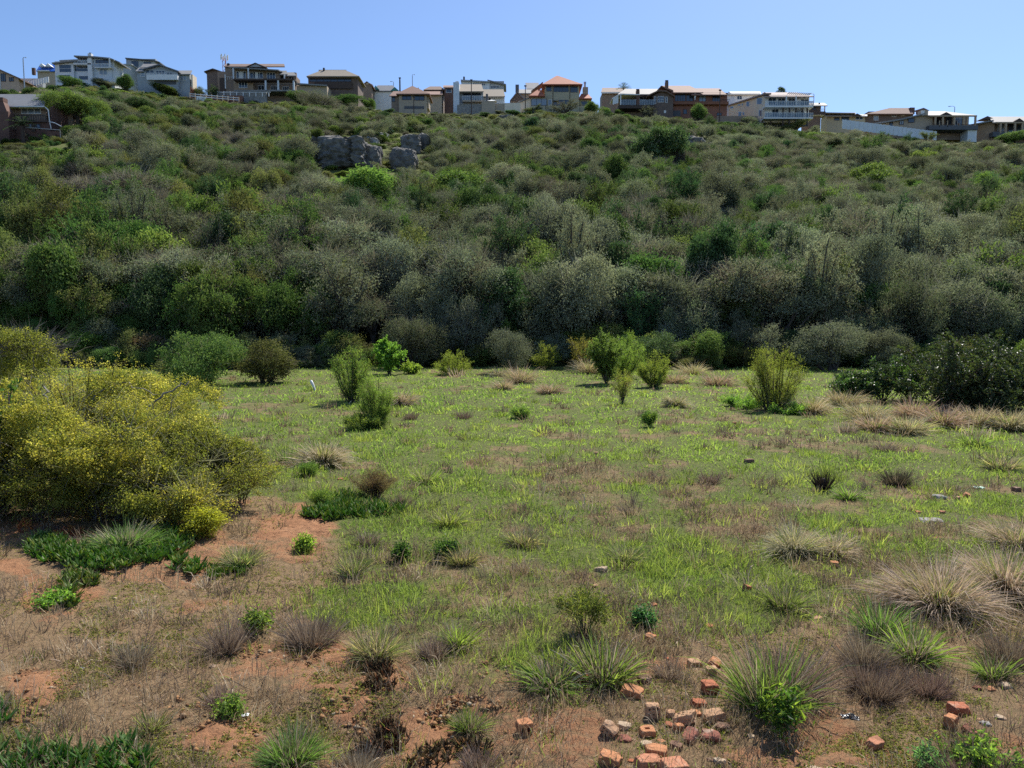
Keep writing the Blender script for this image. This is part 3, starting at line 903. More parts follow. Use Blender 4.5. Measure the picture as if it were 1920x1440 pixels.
so_ = new_obj('hillside_scrub', me); so_['kind'] = 'stuff'
so_['label'] = 'mass of grey and green scrub covering the far slope'
ng = bpy.data.node_groups.new('scatter_scrub', 'GeometryNodeTree')
ng.interface.new_socket('Geometry', in_out='INPUT', socket_type='NodeSocketGeometry')
ng.interface.new_socket('Geometry', in_out='OUTPUT', socket_type='NodeSocketGeometry')
gi = ng.nodes.new('NodeGroupInput'); go = ng.nodes.new('NodeGroupOutput')
ip = ng.nodes.new('GeometryNodeInstanceOnPoints'); ci = ng.nodes.new('GeometryNodeCollectionInfo')
ci.inputs['Collection'].default_value = coll; ci.inputs['Separate Children'].default_value = True; ci.inputs['Reset Children'].default_value = True


def named(nm, ty):
    n = ng.nodes.new('GeometryNodeInputNamedAttribute'); n.data_type = ty; n.inputs['Name'].default_value = nm
    return next(s for s in n.outputs if s.enabled and s.name == 'Attribute')


ng.links.new(gi.outputs[0], ip.inputs['Points']); ng.links.new(ci.outputs[0], ip.inputs['Instance'])
ip.inputs['Pick Instance'].default_value = True
ng.links.new(named('pick_index', 'INT'), ip.inputs['Instance Index'])
ng.links.new(named('turn', 'FLOAT_VECTOR'), ip.inputs['Rotation'])
ng.links.new(named('size', 'FLOAT_VECTOR'), ip.inputs['Scale'])
ng.links.new(ip.outputs[0], go.inputs[0])
md = so_.modifiers.new('scatter', 'NODES'); md.node_group = ng
print('bushes', len(BUSH), 'individual', len(ind), 'rest', len(rest), 'cells', len(cells))
# ------------------------------------------------------------------ houses along the ridge
M['white'] = plain('white_paint', (.72, .72, .70), .7, .06, 1.2)
M['offwhite'] = plain('off_white_wall', (.78, .77, .74), .8, .06, 1.2)
M['cream'] = plain('cream_plaster', (.76, .65, .50), .85, .06, 1.0)
M['peach'] = plain('peach_plaster', (.58, .40, .28), .85, .06, 1.0)
M['palegrey'] = plain('pale_grey_plaster', (.62, .66, .69), .85, .05, 1.0)
M['midgrey'] = plain('mid_grey_plaster', (.36, .385, .40), .85, .07, 1.0)
M['darkgrey'] = plain('dark_grey_paint', (.10, .105, .115), .7, .1, 1.0)
M['olivetan'] = plain('olive_tan_plaster', (.46, .40, .27), .85, .06, 1.0)
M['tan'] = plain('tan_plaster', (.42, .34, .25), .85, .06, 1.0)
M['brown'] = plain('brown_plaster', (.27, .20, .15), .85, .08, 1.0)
M['wood'] = plain('dark_timber', (.075, .05, .038), .75, .2, 3.0)
M['redwood'] = plain('red_timber', (.24, .10, .055), .75, .2, 3.0)
M['pinewood'] = plain('light_timber', (.40, .30, .20), .75, .15, 3.0)
M['facebrick'] = brick_wall_mat('face_brick', (.15, .072, .05), (.115, .055, .04), (.17, .135, .115))
M['redbrick'] = brick_wall_mat('red_face_brick', (.30, .125, .08), (.25, .10, .065), (.28, .20, .16))
M['brownbrick'] = brick_wall_mat('brown_brick', (.17, .115, .09), (.13, .09, .07), (.21, .18, .16))
M['tanbrick'] = brick_wall_mat('tan_brick', (.36, .25, .16), (.31, .21, .13), (.34, .28, .22))
M['stonewall'] = plain('stone_wall', (.25, .24, .22), .95, .3, 2.0, bump=.8)
M['glass'] = glass_mat('window_glass', (.035, .05, .07))
M['glasspale'] = glass_mat('pale_curtained_glass', (.22, .26, .30), .2)
M['railglass'] = glass_mat('balcony_glass', (.16, .21, .24), .12)
_nt = M['railglass'].node_tree; _tr = _nt.nodes.new('ShaderNodeBsdfTransparent'); _mx = _nt.nodes.new('ShaderNodeMixShader'); _mx.inputs[0].default_value = .55
_pb = next(n for n in _nt.nodes if n.type == 'BSDF_PRINCIPLED'); _ou = next(n for n in _nt.nodes if n.type == 'OUTPUT_MATERIAL')
_nt.links.new(_pb.outputs[0], _mx.inputs[1]); _nt.links.new(_tr.outputs[0], _mx.inputs[2]); _nt.links.new(_mx.outputs[0], _ou.inputs[0])
M['roofgrey'] = roof_mat('grey_roof', (.17, .175, .185), .7, 4.0)
M['roofpale'] = roof_mat('pale_metal_roof', (.21, .205, .195), .7, 3.0)
M['rooftan'] = roof_mat('tan_tile_roof', (.23, .19, .14), .8, 4.0)
M['roofbrown'] = roof_mat('brown_tile_roof', (.17, .105, .075), .8, 4.0)
M['roofred'] = roof_mat('orange_red_tile_roof', (.40, .115, .055), .75, 4.0)
M['roofrust'] = roof_mat('faded_red_tile_roof', (.22, .12, .085), .8, 4.0)
M['roofpink'] = roof_mat('pinkish_roof', (.30, .22, .19), .8, 4.0)
M['roofteal'] = roof_mat('teal_roof', (.06, .22, .20), .6, 4.0)
M['roofgreen'] = roof_mat('pale_green_roof', (.38, .44, .34), .6, 4.0)
M['tarp'] = plain('blue_tarpaulin', (.04, .15, .55), .45, .2, .8)
M['metal'] = plain('galvanised_metal', (.42, .43, .44), .45, .1, 3.0, .5)
M['black'] = plain('black_metal', (.02, .02, .022), .6, .1, 3.0)
M['redwhite'] = plain('red_mast_paint', (.5, .16, .13), .6, .1, 1.0)


class House:
    """built in metres at its own distance: px / py are where its front shows in the photograph"""
    def __init__(s, name, label, Y, px, py, cat='house', grp='houses along the ridge'):
        s.Y = Y; s.px = px; s.py = py; s.ds = .42 if px < 420 or px > 1560 else .7
        v = (720 - py) / F
        s.k = Y / (F * (CP + SP * v))
        s.z0 = HC + Y * float(tan_of(py))
        s.o = empty(name, ((px - 960) * s.k, Y, s.z0))
        tag(s.o, label, cat, grp)

    def D(s, d): return d if d <= 2 else 2 + (d - 2) * s.ds
    def x(s, px, d=0): return (px - 960) * s.k * (1 + d / s.Y) - (s.px - 960) * s.k
    def z(s, py, d=0): return HC + (s.Y + d) * float(tan_of(py)) - s.z0

    def part(s, name, mb, mat, parent=None):
        return new_obj(name, mb.mesh(name, M[mat]), None, parent or s.o)

    def box(s, name, a, b, t, u, d0, d1, mat, parent=None, sink=0):
        d0, d1 = s.D(d0), s.D(d1)
        return s.part(name, MB().box(s.x(a, d0), s.x(b, d0), d0, d1, s.z(u, d0) - sink, s.z(t, d0)), mat, parent)

    def wall(s, a, b, t, u, d0, d1, mat, sink=3.0):
        return s.box('wall', a, b, t, u, d0, d1, mat, None, sink)

    def win(s, a, b, t, u, d=0, n=2, m=1, frame='white', pane='glass', fw=.09):
        """window on a front wall whose face is at depth d"""
        d = s.D(d)
        x0, x1, z0, z1 = s.x(a, d), s.x(b, d), s.z(u, d), s.z(t, d)
        mb = MB()
        mb.box(x0, x1, d - .07, d + .05, z0, z0 + fw).box(x0, x1, d - .07, d + .05, z1 - fw, z1)
        for i in range(n + 1):
            xx = x0 + (x1 - x0 - fw) * i / n
            mb.box(xx, xx + fw, d - .066, d + .05, z0 + fw, z1 - fw)
        for j in range(1, m):
            zz = z0 + (z1 - z0) * j / m
            mb.box(x0 + fw, x1 - fw, d - .05, d + .05, zz - fw * .3, zz + fw * .3)
        w = s.part('window', mb, frame)
        s.part('pane', MB().box(x0 + fw * .5, x1 - fw * .5, d - .03, d + .04, z0 + fw * .5, z1 - fw * .5), pane, w)
        return w

    def side_win(s, px, y0, y1, t, u, frame='white', pane='glass', right=True):
        """window on a side wall at x = px, from depth y0 to y1"""
        y0, y1 = s.D(y0), s.D(y1)
        x = s.x(px); e = .06 if right else -.06
        z0, z1 = s.z(u, y0), s.z(t, y0)
        lo, hi = min(x - e * .5, x + e), max(x - e * .5, x + e)
        mb = MB()
        mb.box(lo, hi, y0, y1, z0, z0 + .1).box(lo, hi, y0, y1, z1 - .1, z1)
        for yy in (y0, (y0 + y1) / 2 - .04, y1 - .09): mb.box(lo, hi, yy, yy + .09, z0 + .1, z1 - .1)
        w = s.part('window', mb, frame)
        s.part('pane', MB().box(x - abs(e) * .5, x + abs(e) * .5, y0 + .05, y1 - .05, z0 + .05, z1 - .05), pane, w)

    def slab(s, name, pts, th, d0, d1, mat):
        """roof slab following a line of pixels, th metres thick, from depth d0 to d1"""
        d0, d1 = s.D(d0), s.D(d1)
        mb = MB()
        for (a, t), (b, u) in zip(pts[:-1], pts[1:]):
            x0, z0, x1, z1 = s.x(a, d0), s.z(t, d0), s.x(b, d0), s.z(u, d0)
            mb.hexa([(x0, d0, z0 - th), (x1, d0, z1 - th), (x1, d1, z1 - th), (x0, d1, z0 - th), (x0, d0, z0), (x1, d0, z1), (x1, d1, z1), (x0, d1, z0)])
        return s.part(name, mb, mat)

    def leanto(s, name, a, b, te, tr, d0, d1, mat, th=.22, a2=None, b2=None):
        """roof rising from a front eave (te) to a ridge (tr) at the back"""
        d0, d1 = s.D(d0), s.D(d1)
        a2 = a if a2 is None else a2; b2 = b if b2 is None else b2
        x0, x1, x2, x3, ze, zr = s.x(a, d0), s.x(b, d0), s.x(b2, d1), s.x(a2, d1), s.z(te, d0), s.z(tr, d1)
        return s.part(name, MB().hexa([(x0, d0, ze - th), (x1, d0, ze - th), (x2, d1, zr - th), (x3, d1, zr - th), (x0, d0, ze), (x1, d0, ze), (x2, d1, zr), (x3, d1, zr)]), mat)

    def hip(s, name, a, b, te, r0, r1, tr, d0, d1, mat, th=.22):
        d0, d1 = s.D(d0), s.D(d1); dm = (d0 + d1) / 2
        x0, x1, ze, zr = s.x(a, d0), s.x(b, d0), s.z(te, d0), s.z(tr, dm)
        p, q = s.x(r0, dm), s.x(r1, dm)
        V = [(x0, d0, ze - th), (x1, d0, ze - th), (x1, d1, ze - th), (x0, d1, ze - th), (x0, d0, ze), (x1, d0, ze), (x1, d1, ze), (x0, d1, ze), (p, dm, zr), (q, dm, zr)]
        mb = MB().add(V, [(0, 3, 2, 1), (0, 1, 5, 4), (1, 2, 6, 5), (2, 3, 7, 6), (3, 0, 4, 7), (4, 5, 9, 8), (6, 7, 8, 9)], [(5, 6, 9), (7, 4, 8)])
        return s.part(name, mb, mat)

    def gable(s, name, a, b, te, pk, tp, d0, d1, mat, te2=None):
        """gable facing the viewer: solid triangular body"""
        d0, d1 = s.D(d0), s.D(d1)
        te2 = te if te2 is None else te2
        x0, x1, xp = s.x(a, d0), s.x(b, d0), s.x(pk, d0)
        V = [(x0, d0, s.z(te, d0)), (x1, d0, s.z(te2, d0)), (xp, d0, s.z(tp, d0)), (x0, d1, s.z(te, d0)), (x1, d1, s.z(te2, d0)), (xp, d1, s.z(tp, d0))]
        return s.part(name, MB().add(V, [(0, 1, 4, 3), (1, 2, 5, 4), (2, 0, 3, 5)], [(0, 2, 1), (3, 4, 5)]), mat)

    def rail(s, a, b, t, u, d, mat='white', n=None, glass=None):
        x0, x1, z0, z1 = s.x(a, d), s.x(b, d), s.z(u, d), s.z(t, d)
        mb = MB().box(x0, x1, d - .04, d + .04, z1 - .07, z1)
        n = n or max(2, int((x1 - x0) / .9))
        for i in range(n + 1):
            xx = x0 + (x1 - x0) * i / n
            mb.box(xx - .03, xx + .03, d - .03, d + .03, z0, z1 - .07)
        r = s.part('railing', mb, mat)
        if glass: s.part('glass_panel', MB().box(x0, x1, d - .01, d + .01, z0 + .05, z1 - .08), glass, r)
        return r

    def post(s, a, t, u, d, mat='white', w=.16):
        d = s.D(d)
        return s.part('post', MB().box(s.x(a, d) - w, s.x(a, d) + w, d - w, d + w, s.z(u, d), s.z(t, d)), mat)

    def deck(s, a, b, t, u, d0, d1, mat): return s.box('balcony', a, b, t, u, d0, d1, mat)

    def chimney(s, a, b, t, u, d0, d1, mat, cap=True):
        c_ = s.box('chimney', a, b, t, u, d0, d1, mat)
        if cap:
            d0, d1 = s.D(d0), s.D(d1)
            m = (s.x(a, d0) + s.x(b, d0)) / 2; dm = (d0 + d1) / 2; zt = s.z(t, d0)
            s.part('chimney_cap', MB().box(m - .28, m + .28, dm - .28, dm + .28, zt, zt + .25).box(m - .4, m + .4, dm - .4, dm + .4, zt + .25, zt + .36), 'black', c_)
        return c_


# brick house low on the left
h = House('brick_house', 'brick house with grey sheet roof and stepped brick chimney low on the left slope', G(60, 264)[1], 60, 262, grp=None)
h.wall(-70, 89, 203, 255, 2.0, 9, 'brown', 2); h.wall(-70, 94, 226, 262, 0.6, 2.0, 'facebrick', 3)
h.part('gable_wall', MB().add([(h.x(89), 1.0, h.z(265)), (h.x(90.6), 1.0, h.z(265)), (h.x(90.6), h.D(9), h.z(265)), (h.x(89), h.D(9), h.z(265)),
                               (h.x(89), 1.0, h.z(198)), (h.x(90.6), 1.0, h.z(198)), (h.x(90.6), h.D(9), h.z(181, h.D(9))), (h.x(89), h.D(9), h.z(181, h.D(9)))],
                              [(0, 3, 2, 1), (4, 5, 6, 7), (0, 1, 5, 4), (1, 2, 6, 5), (2, 3, 7, 6), (3, 0, 4, 7)]), 'facebrick')
h.leanto('roof', -75, 86, 199, 176.5, .6, 9, 'roofgrey', .2, -75, 92)
h.box('gutter', -75, 86, 198.4, 200.4, .42, .6, 'white')
h.part('chimney', MB().box(h.x(4), h.x(26), -.9, .5, h.z(262) - 3, h.z(212)).hexa([(h.x(4), -.9, h.z(212)), (h.x(24), -.9, h.z(212)), (h.x(24), .5, h.z(212)), (h.x(4), .5, h.z(212)),
        (h.x(6), -.6, h.z(192)), (h.x(15), -.6, h.z(192)), (h.x(15), .3, h.z(192)), (h.x(6), .3, h.z(192))]).box(h.x(5.5), h.x(15.5), -.65, .35, h.z(192), h.z(185)), 'facebrick')
h.win(43, 80, 203, 214, 2.0, 3, 1, 'white', 'glasspale'); h.win(-20, 3, 203, 213, 2.0, 2)
h.rail(26, 87, 215.5, 227, .4, 'black', 14); h.box('balcony', 26, 88, 226.5, 229, .3, 2.0, 'wood')
h.win(55, 78, 232, 242, .6, 3, 1, 'wood'); h.box('door', 60, 67, 233, 247, .5, .56, 'wood')
h.part('drain_pipe', MB().tube([(h.x(86), .3, h.z(200)), (h.x(90.8), .3, h.z(205)), (h.x(92.5), .3, h.z(228)), (h.x(94.5), .3, h.z(240))], .07).tube(
    [(h.x(92), .25, h.z(227)), (h.x(108), -.3, h.z(232)), (h.x(123), -.8, h.z(240))], .06), 'white')
h.wall(88, 124, 246, 268, -.6, -.2, 'facebrick', 2); h.post(103, 252, 268, -.8, 'facebrick', .2)
h.part('pipe_frame', MB().tube([(h.x(60), -1.2, h.z(243)), (h.x(123), -1.2, h.z(248)), (h.x(123.5), -1.2, h.z(272))], .05), 'metal')
h.win(108, 117, 219, 231, 8.8, 2, 2); h.wall(92, 138, 214, 262, 8.9, 14, 'brown', 2)

h = House('mesh_fence', 'short rusty mesh fence at the right end of the brick house', G(130, 262)[1] - .5, 130, 262, 'fence', None)
for i in range(3):
    h.post(124 + i * 6.5, 246 - i * 3, 268, .5 + i * .8, 'metal', .05)
h.part('mesh_panel', MB().hexa([(h.x(124), .5, h.z(268)), (h.x(137), 2.1, h.z(262)), (h.x(137), 2.12, h.z(262)), (h.x(124), .52, h.z(268)),
                         (h.x(124), .5, h.z(252)), (h.x(137), 2.1, h.z(243)), (h.x(137), 2.12, h.z(243)), (h.x(124), .52, h.z(252))]), 'metal')

# cut off at the left edge of the view
h = House('peach_house', 'peach coloured house with sloping eave cut off at the left edge', 180, 10, 165)
h.part('wall', MB().add([(h.x(-70), 0, h.z(168) - 3), (h.x(36), 0, h.z(168) - 3), (h.x(36), 9, h.z(168) - 3), (h.x(-70), 9, h.z(168) - 3),
                         (h.x(-70), 0, h.z(100)), (h.x(36), 0, h.z(147)), (h.x(36), 9, h.z(147)), (h.x(-70), 9, h.z(100))],
                        [(0, 3, 2, 1), (4, 5, 6, 7), (0, 1, 5, 4), (1, 2, 6, 5), (2, 3, 7, 6), (3, 0, 4, 7)]), 'peach')
h.slab('roof', [(-70, 97), (39.5, 147)], .25, -.7, 9.5, 'roofbrown')
h.win(3, 12, 138, 153, 0, 2, 1, 'wood'); h.win(18, 27, 145, 153, 0, 2, 1, 'wood')
h.box('drain_pipe', 1, 1.8, 136, 168, -.12, -.02, 'white')

h = House('stepped_wall', 'white stepped garden wall rising up the slope beside the peach house', 186, 58, 160, 'wall', None)
for i in range(14):
    a = 26 + i * 4.7; t = 160.5 - i * 1.05
    h.box('wall_panel', a, a + 4.4, t - 3, t + 8, -i * .1, .2 - i * .1, 'white')
h.wall(34, 80, 147, 153, 3, 6, 'midgrey')

h = House('tarpaulin_house', 'house with white dormers half covered by a bright blue tarpaulin', 222, 88, 134)
h.wall(70, 108, 130, 140, 0, 8, 'tan', 6); h.hip('roof', 68, 112, 132.5, 76, 112, 121, -.5, 8, 'tarp')
for a in (76, 88): h.gable('dormer', a - 3, a + 9, 124.5, a + 2, 118.5, -.6, 3, 'white'); 
h.box('tarpaulin_edge', 70, 92, 131.6, 133.4, -.9, -.55, 'white')
h.chimney(59.5, 65, 127, 140, 2, 3.4, 'facebrick', False)

# big white house
h = House('white_house', 'large pale grey-white three level house with balconies and a tall white chimney', 200, 165, 150)
h.wall(104, 139, 115, 150, 0, 12, 'palegrey', 4); h.wall(139, 171, 119, 150, .6, 12, 'palegrey', 4); h.wall(177, 210, 110.5, 150, 0, 9, 'palegrey', 4)
h.wall(150, 178, 107, 119, 3, 11, 'midgrey', 0)
h.slab('roof', [(98.5, 117), (112, 115.6), (146, 112)], .3, -.9, 12.4, 'roofpale'); h.slab('roof', [(113, 112.6), (150, 110.8)], .25, 3.5, 12, 'roofpale')
h.slab('roof', [(140.5, 103.8), (178, 105.2), (207, 108), (215, 111)], .3, -1.0, 11, 'roofpale'); h.slab('roof', [(206, 107.4), (226, 116)], .25, -.4, 10, 'roofpale')
h.part('wall', MB().add([(h.x(210), .4, h.z(155) - 3), (h.x(213.5), .4, h.z(155) - 3), (h.x(213.5), 5, h.z(155) - 3), (h.x(210), 5, h.z(155) - 3),
       (h.x(210), .4, h.z(111)), (h.x(213.5), .4, h.z(112)), (h.x(213.5), 5, h.z(112)), (h.x(210), 5, h.z(111))],
      [(0, 3, 2, 1), (4, 5, 6, 7), (0, 1, 5, 4), (1, 2, 6, 5), (2, 3, 7, 6), (3, 0, 4, 7)]), 'white')  # side wall whiter than the fronts: its sunlight is put into the colour
h.side_win(213.5, 5.2, 7.4, 134, 148); h.side_win(213.5, 2.0, 3.2, 122, 129); h.side_win(213.5, 7.8, 9.2, 120, 126)
h.part('chimney', MB().box(h.x(168.5), h.x(176.5), -.8, .5, h.z(150) - 4, h.z(112)).box(h.x(169), h.x(175.5), -.6, .4, h.z(112), h.z(101.5)), 'white')
h.part('chimney_cap', MB().tube([(h.x(171.5), 0, h.z(101.5)), (h.x(171.5), 0, h.z(99.3))], .3, 8), 'black')
h.win(112, 135, 121, 136, 0, 1, 2); h.win(141, 171, 121, 134.5, .6, 1, 2); h.win(110, 133, 140, 150, 0, 1); h.win(148, 170, 142, 150, .6, 1)
h.win(187, 202, 129, 140.5, 0, 2, 1, 'white', 'glasspale'); h.win(181, 205, 112, 119, 0, 3, 1, 'wood'); h.win(186, 194, 146, 150, 0, 2)
h.deck(139, 172, 118.5, 121, -.8, .6, 'white'); h.rail(139, 171, 112.5, 118.5, -.7, 'white', 12, 'railglass')
h.deck(177, 210, 125.5, 127, -1.2, 0, 'white'); h.rail(177, 207, 118.8, 125.5, -1.1, 'white', 12, 'railglass'); h.post(207, 109, 126, -1.1, 'white', .13)
h.part('aerial', MB().tube([(h.x(150.5), 4, h.z(105)), (h.x(150.5), 4, h.z(96))], .05), 'metal')

h = House('grey_house', 'dark grey flat-fronted house with mono-pitch roof behind the gabled grey house', 232, 262, 128)
h.wall(237, 292, 110.5, 135, 0, 8, 'midgrey', 5); h.wall(222, 246, 121, 135, -3, 2, 'midgrey', 5)
h.slab('roof', [(235.5, 108), (288, 112), (300, 116)], .3, -.8, 8.5, 'darkgrey'); h.slab('roof', [(221, 120), (247, 119)], .3, -3.5, 2.2, 'midgrey')
h.win(247, 260, 114.5, 125, 0, 3, 1, 'darkgrey'); h.win(270, 284, 116, 121, 0, 2, 1, 'darkgrey')

h = House('gabled_house', 'grey house with a broad front gable and a white balcony band', 202, 305, 155)
h.wall(258, 334, 132, 160, 0, 9, 'midgrey', 3); h.gable('gable_wall', 262, 334, 132, 298, 120.5, 0.02, 9, 'midgrey')
h.slab('roof', [(268, 128.5), (299, 119.5), (336, 133)], .28, -.9, 9.6, 'roofgrey'); h.leanto('roof', 255, 272, 133, 126.5, -.6, 4, 'roofpale', .2, 262, 275)
h.leanto('roof', 264, 300, 126, 119.8, .5, 4, 'roofpale', .15, 270, 298)
h.deck(275, 333, 139.5, 149.5, -1.1, 0, 'offwhite'); h.rail(275, 333, 136.5, 139.5, -1.0, 'white', 12)
h.win(274, 290, 131, 138, 0, 2); h.win(293, 310, 132, 139, 0, 3); h.win(312, 324, 135, 140.5, 0, 1); h.win(264, 273, 135, 144, -.05, 1, 2, 'white', 'glasspale')
h.box('lower_wall_panel', 290, 330, 150.5, 158, -.1, 0, 'darkgrey')  # dark grey panel across the lower wall
h.wall(334, 356, 138, 160, 1, 7, 'midgrey', 3); h.win(338, 350, 140, 151, 1, 2, 1, 'white', 'glasspale'); h.leanto('roof', 332, 358, 138.5, 132, .3, 6, 'roofpale', .2, 335, 361)
h.part('wall', MB().box(h.x(356), h.x(358.5), 1, 3.6, h.z(160) - 3, h.z(137)), 'cream')

h = House('brown_cottage', 'small dark brown gabled house half hidden left of the large brown house', 218, 402, 150)
h.wall(388, 424, 134, 150, 0, 7, 'brownbrick', 6); h.gable('gable_wall', 388, 418, 135, 400, 129, 0.02, 7, 'brownbrick')
h.slab('roof', [(383, 133.5), (399.5, 128), (420, 135)], .25, -.8, 7.5, 'wood'); h.win(412, 422, 142, 150, 0, 2); h.wall(408, 430, 134, 152, -4, 0, 'brown', 5)

h = House('radio_mast', 'red and white lattice radio mast standing behind the large brown house', 300, 422, 150, 'mast', None)
mb = MB(); x0, zt, zb = 0, h.z(107), h.z(150) - 15
for sx, sy in ((-.9, -.5), (.9, -.5), (0, 1.)):
    mb.tube([(sx, sy, zb), (sx * .6, sy * .6, zt)], .1, 5)
for i in range(12):
    z = zb + (zt - zb) * i / 12.; z2 = zb + (zt - zb) * (i + 1) / 12.
    mb.tube([(-.8, -.45, z), (.75, -.45, z2)], .07, 4).tube([(.8, -.45, z), (0, .8, z2)], .07, 4)
h.part('lattice', mb, 'redwhite')
for i in range(6):
    a = i * 1.05
    h.part('antenna_panel', MB().box(math.cos(a) * 1.3 - .18, math.cos(a) * 1.3 + .18, math.sin(a) * 1.3 - .12, math.sin(a) * 1.3 + .12, h.z(112), h.z(103)), 'white')

# large brown house
h = House('balcony_house', 'large brown two-storey house with long balconies and a central blue-grey gable', 204, 495, 165)
h.wall(438, 525, 131, 147.5, 1.2, 10, 'brown', 0); h.wall(438, 475, 147.5, 170, 1.0, 10, 'tanbrick', 3); h.wall(475, 554, 148, 170, 3.5, 10, 'brown', 3)
h.wall(423, 438, 125, 150, 2.5, 10, 'brown', 0); h.wall(424, 438, 150, 165, 2.5, 10, 'brown', 3)
h.leanto('roof', 421, 535, 124.5, 119.8, 2, 9, 'roofbrown', .25, 424, 534); h.gable('gable_wall', 461, 500, 125.2, 480, 118.3, 1.2, 8, 'midgrey')
h.slab('roof', [(459, 126), (480, 117.2), (501, 126.6)], .25, .9, 8.2, 'wood')
h.part('roof', MB().hexa([(h.x(432), -.9, h.z(128.8)), (h.x(525), -.9, h.z(134.5)), (h.x(528), 3, h.z(130.5)), (h.x(436), 3, h.z(126.2)), (h.x(432), -.9, h.z(126.8)), (h.x(525), -.9, h.z(132.5)), (h.x(528), 3, h.z(128.5)), (h.x(436), 3, h.z(124.2))]), 'roofpale')
h.deck(438, 553, 147.3, 150.3, -1.2, 1.0, 'wood'); h.deck(438, 553, 168.5, 171, -1.2, 3.5, 'stonewall')
h.win(444, 462, 133.5, 147, 1.2, 4, 1, 'white', 'glass'); h.win(469, 494, 135, 147, 1.2, 4, 1, 'white', 'glass'); h.win(501, 517, 136, 149, 1.2, 3, 1)
h.win(448, 464, 152, 165, 1.0, 3, 1, 'white', 'glass'); h.win(484, 496, 160, 169, 3.5, 2); h.win(508, 520, 161, 170, 3.5, 3); h.win(530, 542, 162, 171, 3.5, 3)
h.box('door', 449, 456, 135, 147.2, 1.05, 1.12, 'white'); h.box('door', 479, 484.5, 136, 147.4, 1.05, 1.12, 'white')
for a in (438.5, 466.5): h.post(a, 128, 148, -.9, 'palegrey', .16)
for a in (498.5, 522, 551): h.post(a, 150, 171, -.9, 'palegrey', .2)
h.wall(525, 553, 139, 148, 2.6, 10, 'brown', 0); h.win(526, 533, 141, 149, 2.6, 1, 1); h.win(542, 552, 144, 152, 2.6, 2, 1)
h.leanto('roof', 524, 540, 139, 132.5, .6, 4, 'roofpale', .2, 526, 538); h.leanto('roof', 536, 556, 141.5, 135.5, .6, 4, 'roofpale', .2, 538, 553)
h.post(534, 140, 152, .2, 'white', .14); h.chimney(552, 556, 136, 160, 3, 4, 'brown', False); h.chimney(427, 431, 118.5, 124, 4, 5, 'black', False)
h.wall(412, 424, 146, 168, 3, 8, 'wood', 3); h.rail(424, 438, 144, 150, 1.8, 'white', 4); h.post(423, 140, 166, 1.6, 'white', .12)

h = House('terrace_wall', 'low red-brown stone terrace wall below the large brown house', 197, 430, 188, 'wall', None)
h.wall(357, 455, 179, 188, .3, 1.2, 'facebrick', 2); h.wall(395, 500, 173, 180, 2.4, 3.2, 'stonewall', 2)
h = House('picket_fence', 'weathered white picket rail fence below the large brown house', 196, 410, 188, 'fence', None)
for i in range(10):
    a = 356 + i * 10.2
    h.post(a, 173.5 + i * .9, 186 + i * .8, 0, 'pinewood', .09)
for j in range(2):
    h.part('fence_rail', MB().hexa([(h.x(356), -.14, h.z(176.5 + j * 4)), (h.x(448), -.14, h.z(184.5 + j * 4)), (h.x(448), -.08, h.z(184.5 + j * 4)), (h.x(356), -.08, h.z(176.5 + j * 4)),
            (h.x(356), -.14, h.z(175.2 + j * 4)), (h.x(448), -.14, h.z(183.2 + j * 4)), (h.x(448), -.08, h.z(183.2 + j * 4)), (h.x(356), -.08, h.z(175.2 + j * 4))]), 'white')
h = House('upper_fence', 'white rail fence along the upper terrace of the large brown house', 199, 450, 178, 'fence', None)
for i in range(9): h.post(408 + i * 12, 170.5 + i * .5, 181, 0, 'white', .09)
h.part('fence_rail', MB().box(h.x(405), h.x(508), -.14, -.09, h.z(173.5), h.z(172.4)), 'white')
h = House('painted_sign', 'white board with dark scribbled drawing on the picket fence', 195, 378, 187, 'sign', None)
h.box('board', 368.5, 386, 181.5, 191.5, 0, .06, 'white')
h.part('drawing', MB().tube([(h.x(371), -.02, h.z(188)), (h.x(372.5), -.02, h.z(184)), (h.x(374), -.02, h.z(187.5)), (h.x(376), -.02, h.z(186))], .06, 4).tube(
    [(h.x(377.5), -.02, h.z(189)), (h.x(379), -.02, h.z(184.5)), (h.x(382), -.02, h.z(184)), (h.x(383), -.02, h.z(187))], .05, 4), 'darkgrey')
h = House('timber_steps', 'flight of reddish timber posts beside the gabled grey house', 198, 363, 180, 'posts', None)
for i in range(6): h.post(358 + i * 2.6, 163 + i * 2.2, 182, i * .4, 'redwood', .13)

h = House('carport', 'low carport with a pale flat roof right of the large brown house', 206, 585, 162)
h.part('roof', MB().hexa([(h.x(554), -1, h.z(160)), (h.x(615), -1, h.z(163.5)), (h.x(600), 5, h.z(157.5)), (h.x(570), 5, h.z(156)), (h.x(554), -1, h.z(157.5)), (h.x(615), -1, h.z(161)), (h.x(600), 5, h.z(154.5)), (h.x(570), 5, h.z(153.5))]), 'roofpale')
h.wall(556, 613, 161, 166, 0, 6, 'tan', 4)
h = House('glass_front_house', 'brown hip-roofed house with one wide band of dark glass', 212, 622, 160)
h.hip('roof', 575, 674, 142.5, 604, 648, 131.5, -1.3, 11, 'rooftan'); h.wall(578, 671, 142, 166, 0, 10, 'brownbrick', 5)
h.win(581, 659, 142.6, 153.5, 0, 6, 1, 'wood'); h.box('deck_screen', 590, 660, 153.8, 166, -.5, -.1, 'wood'); h.chimney(606, 609, 127, 135, 3, 3.8, 'black', False)
h.leanto('roof', 598, 650, 135, 130.8, 4, 5, 'rooftan', .2)

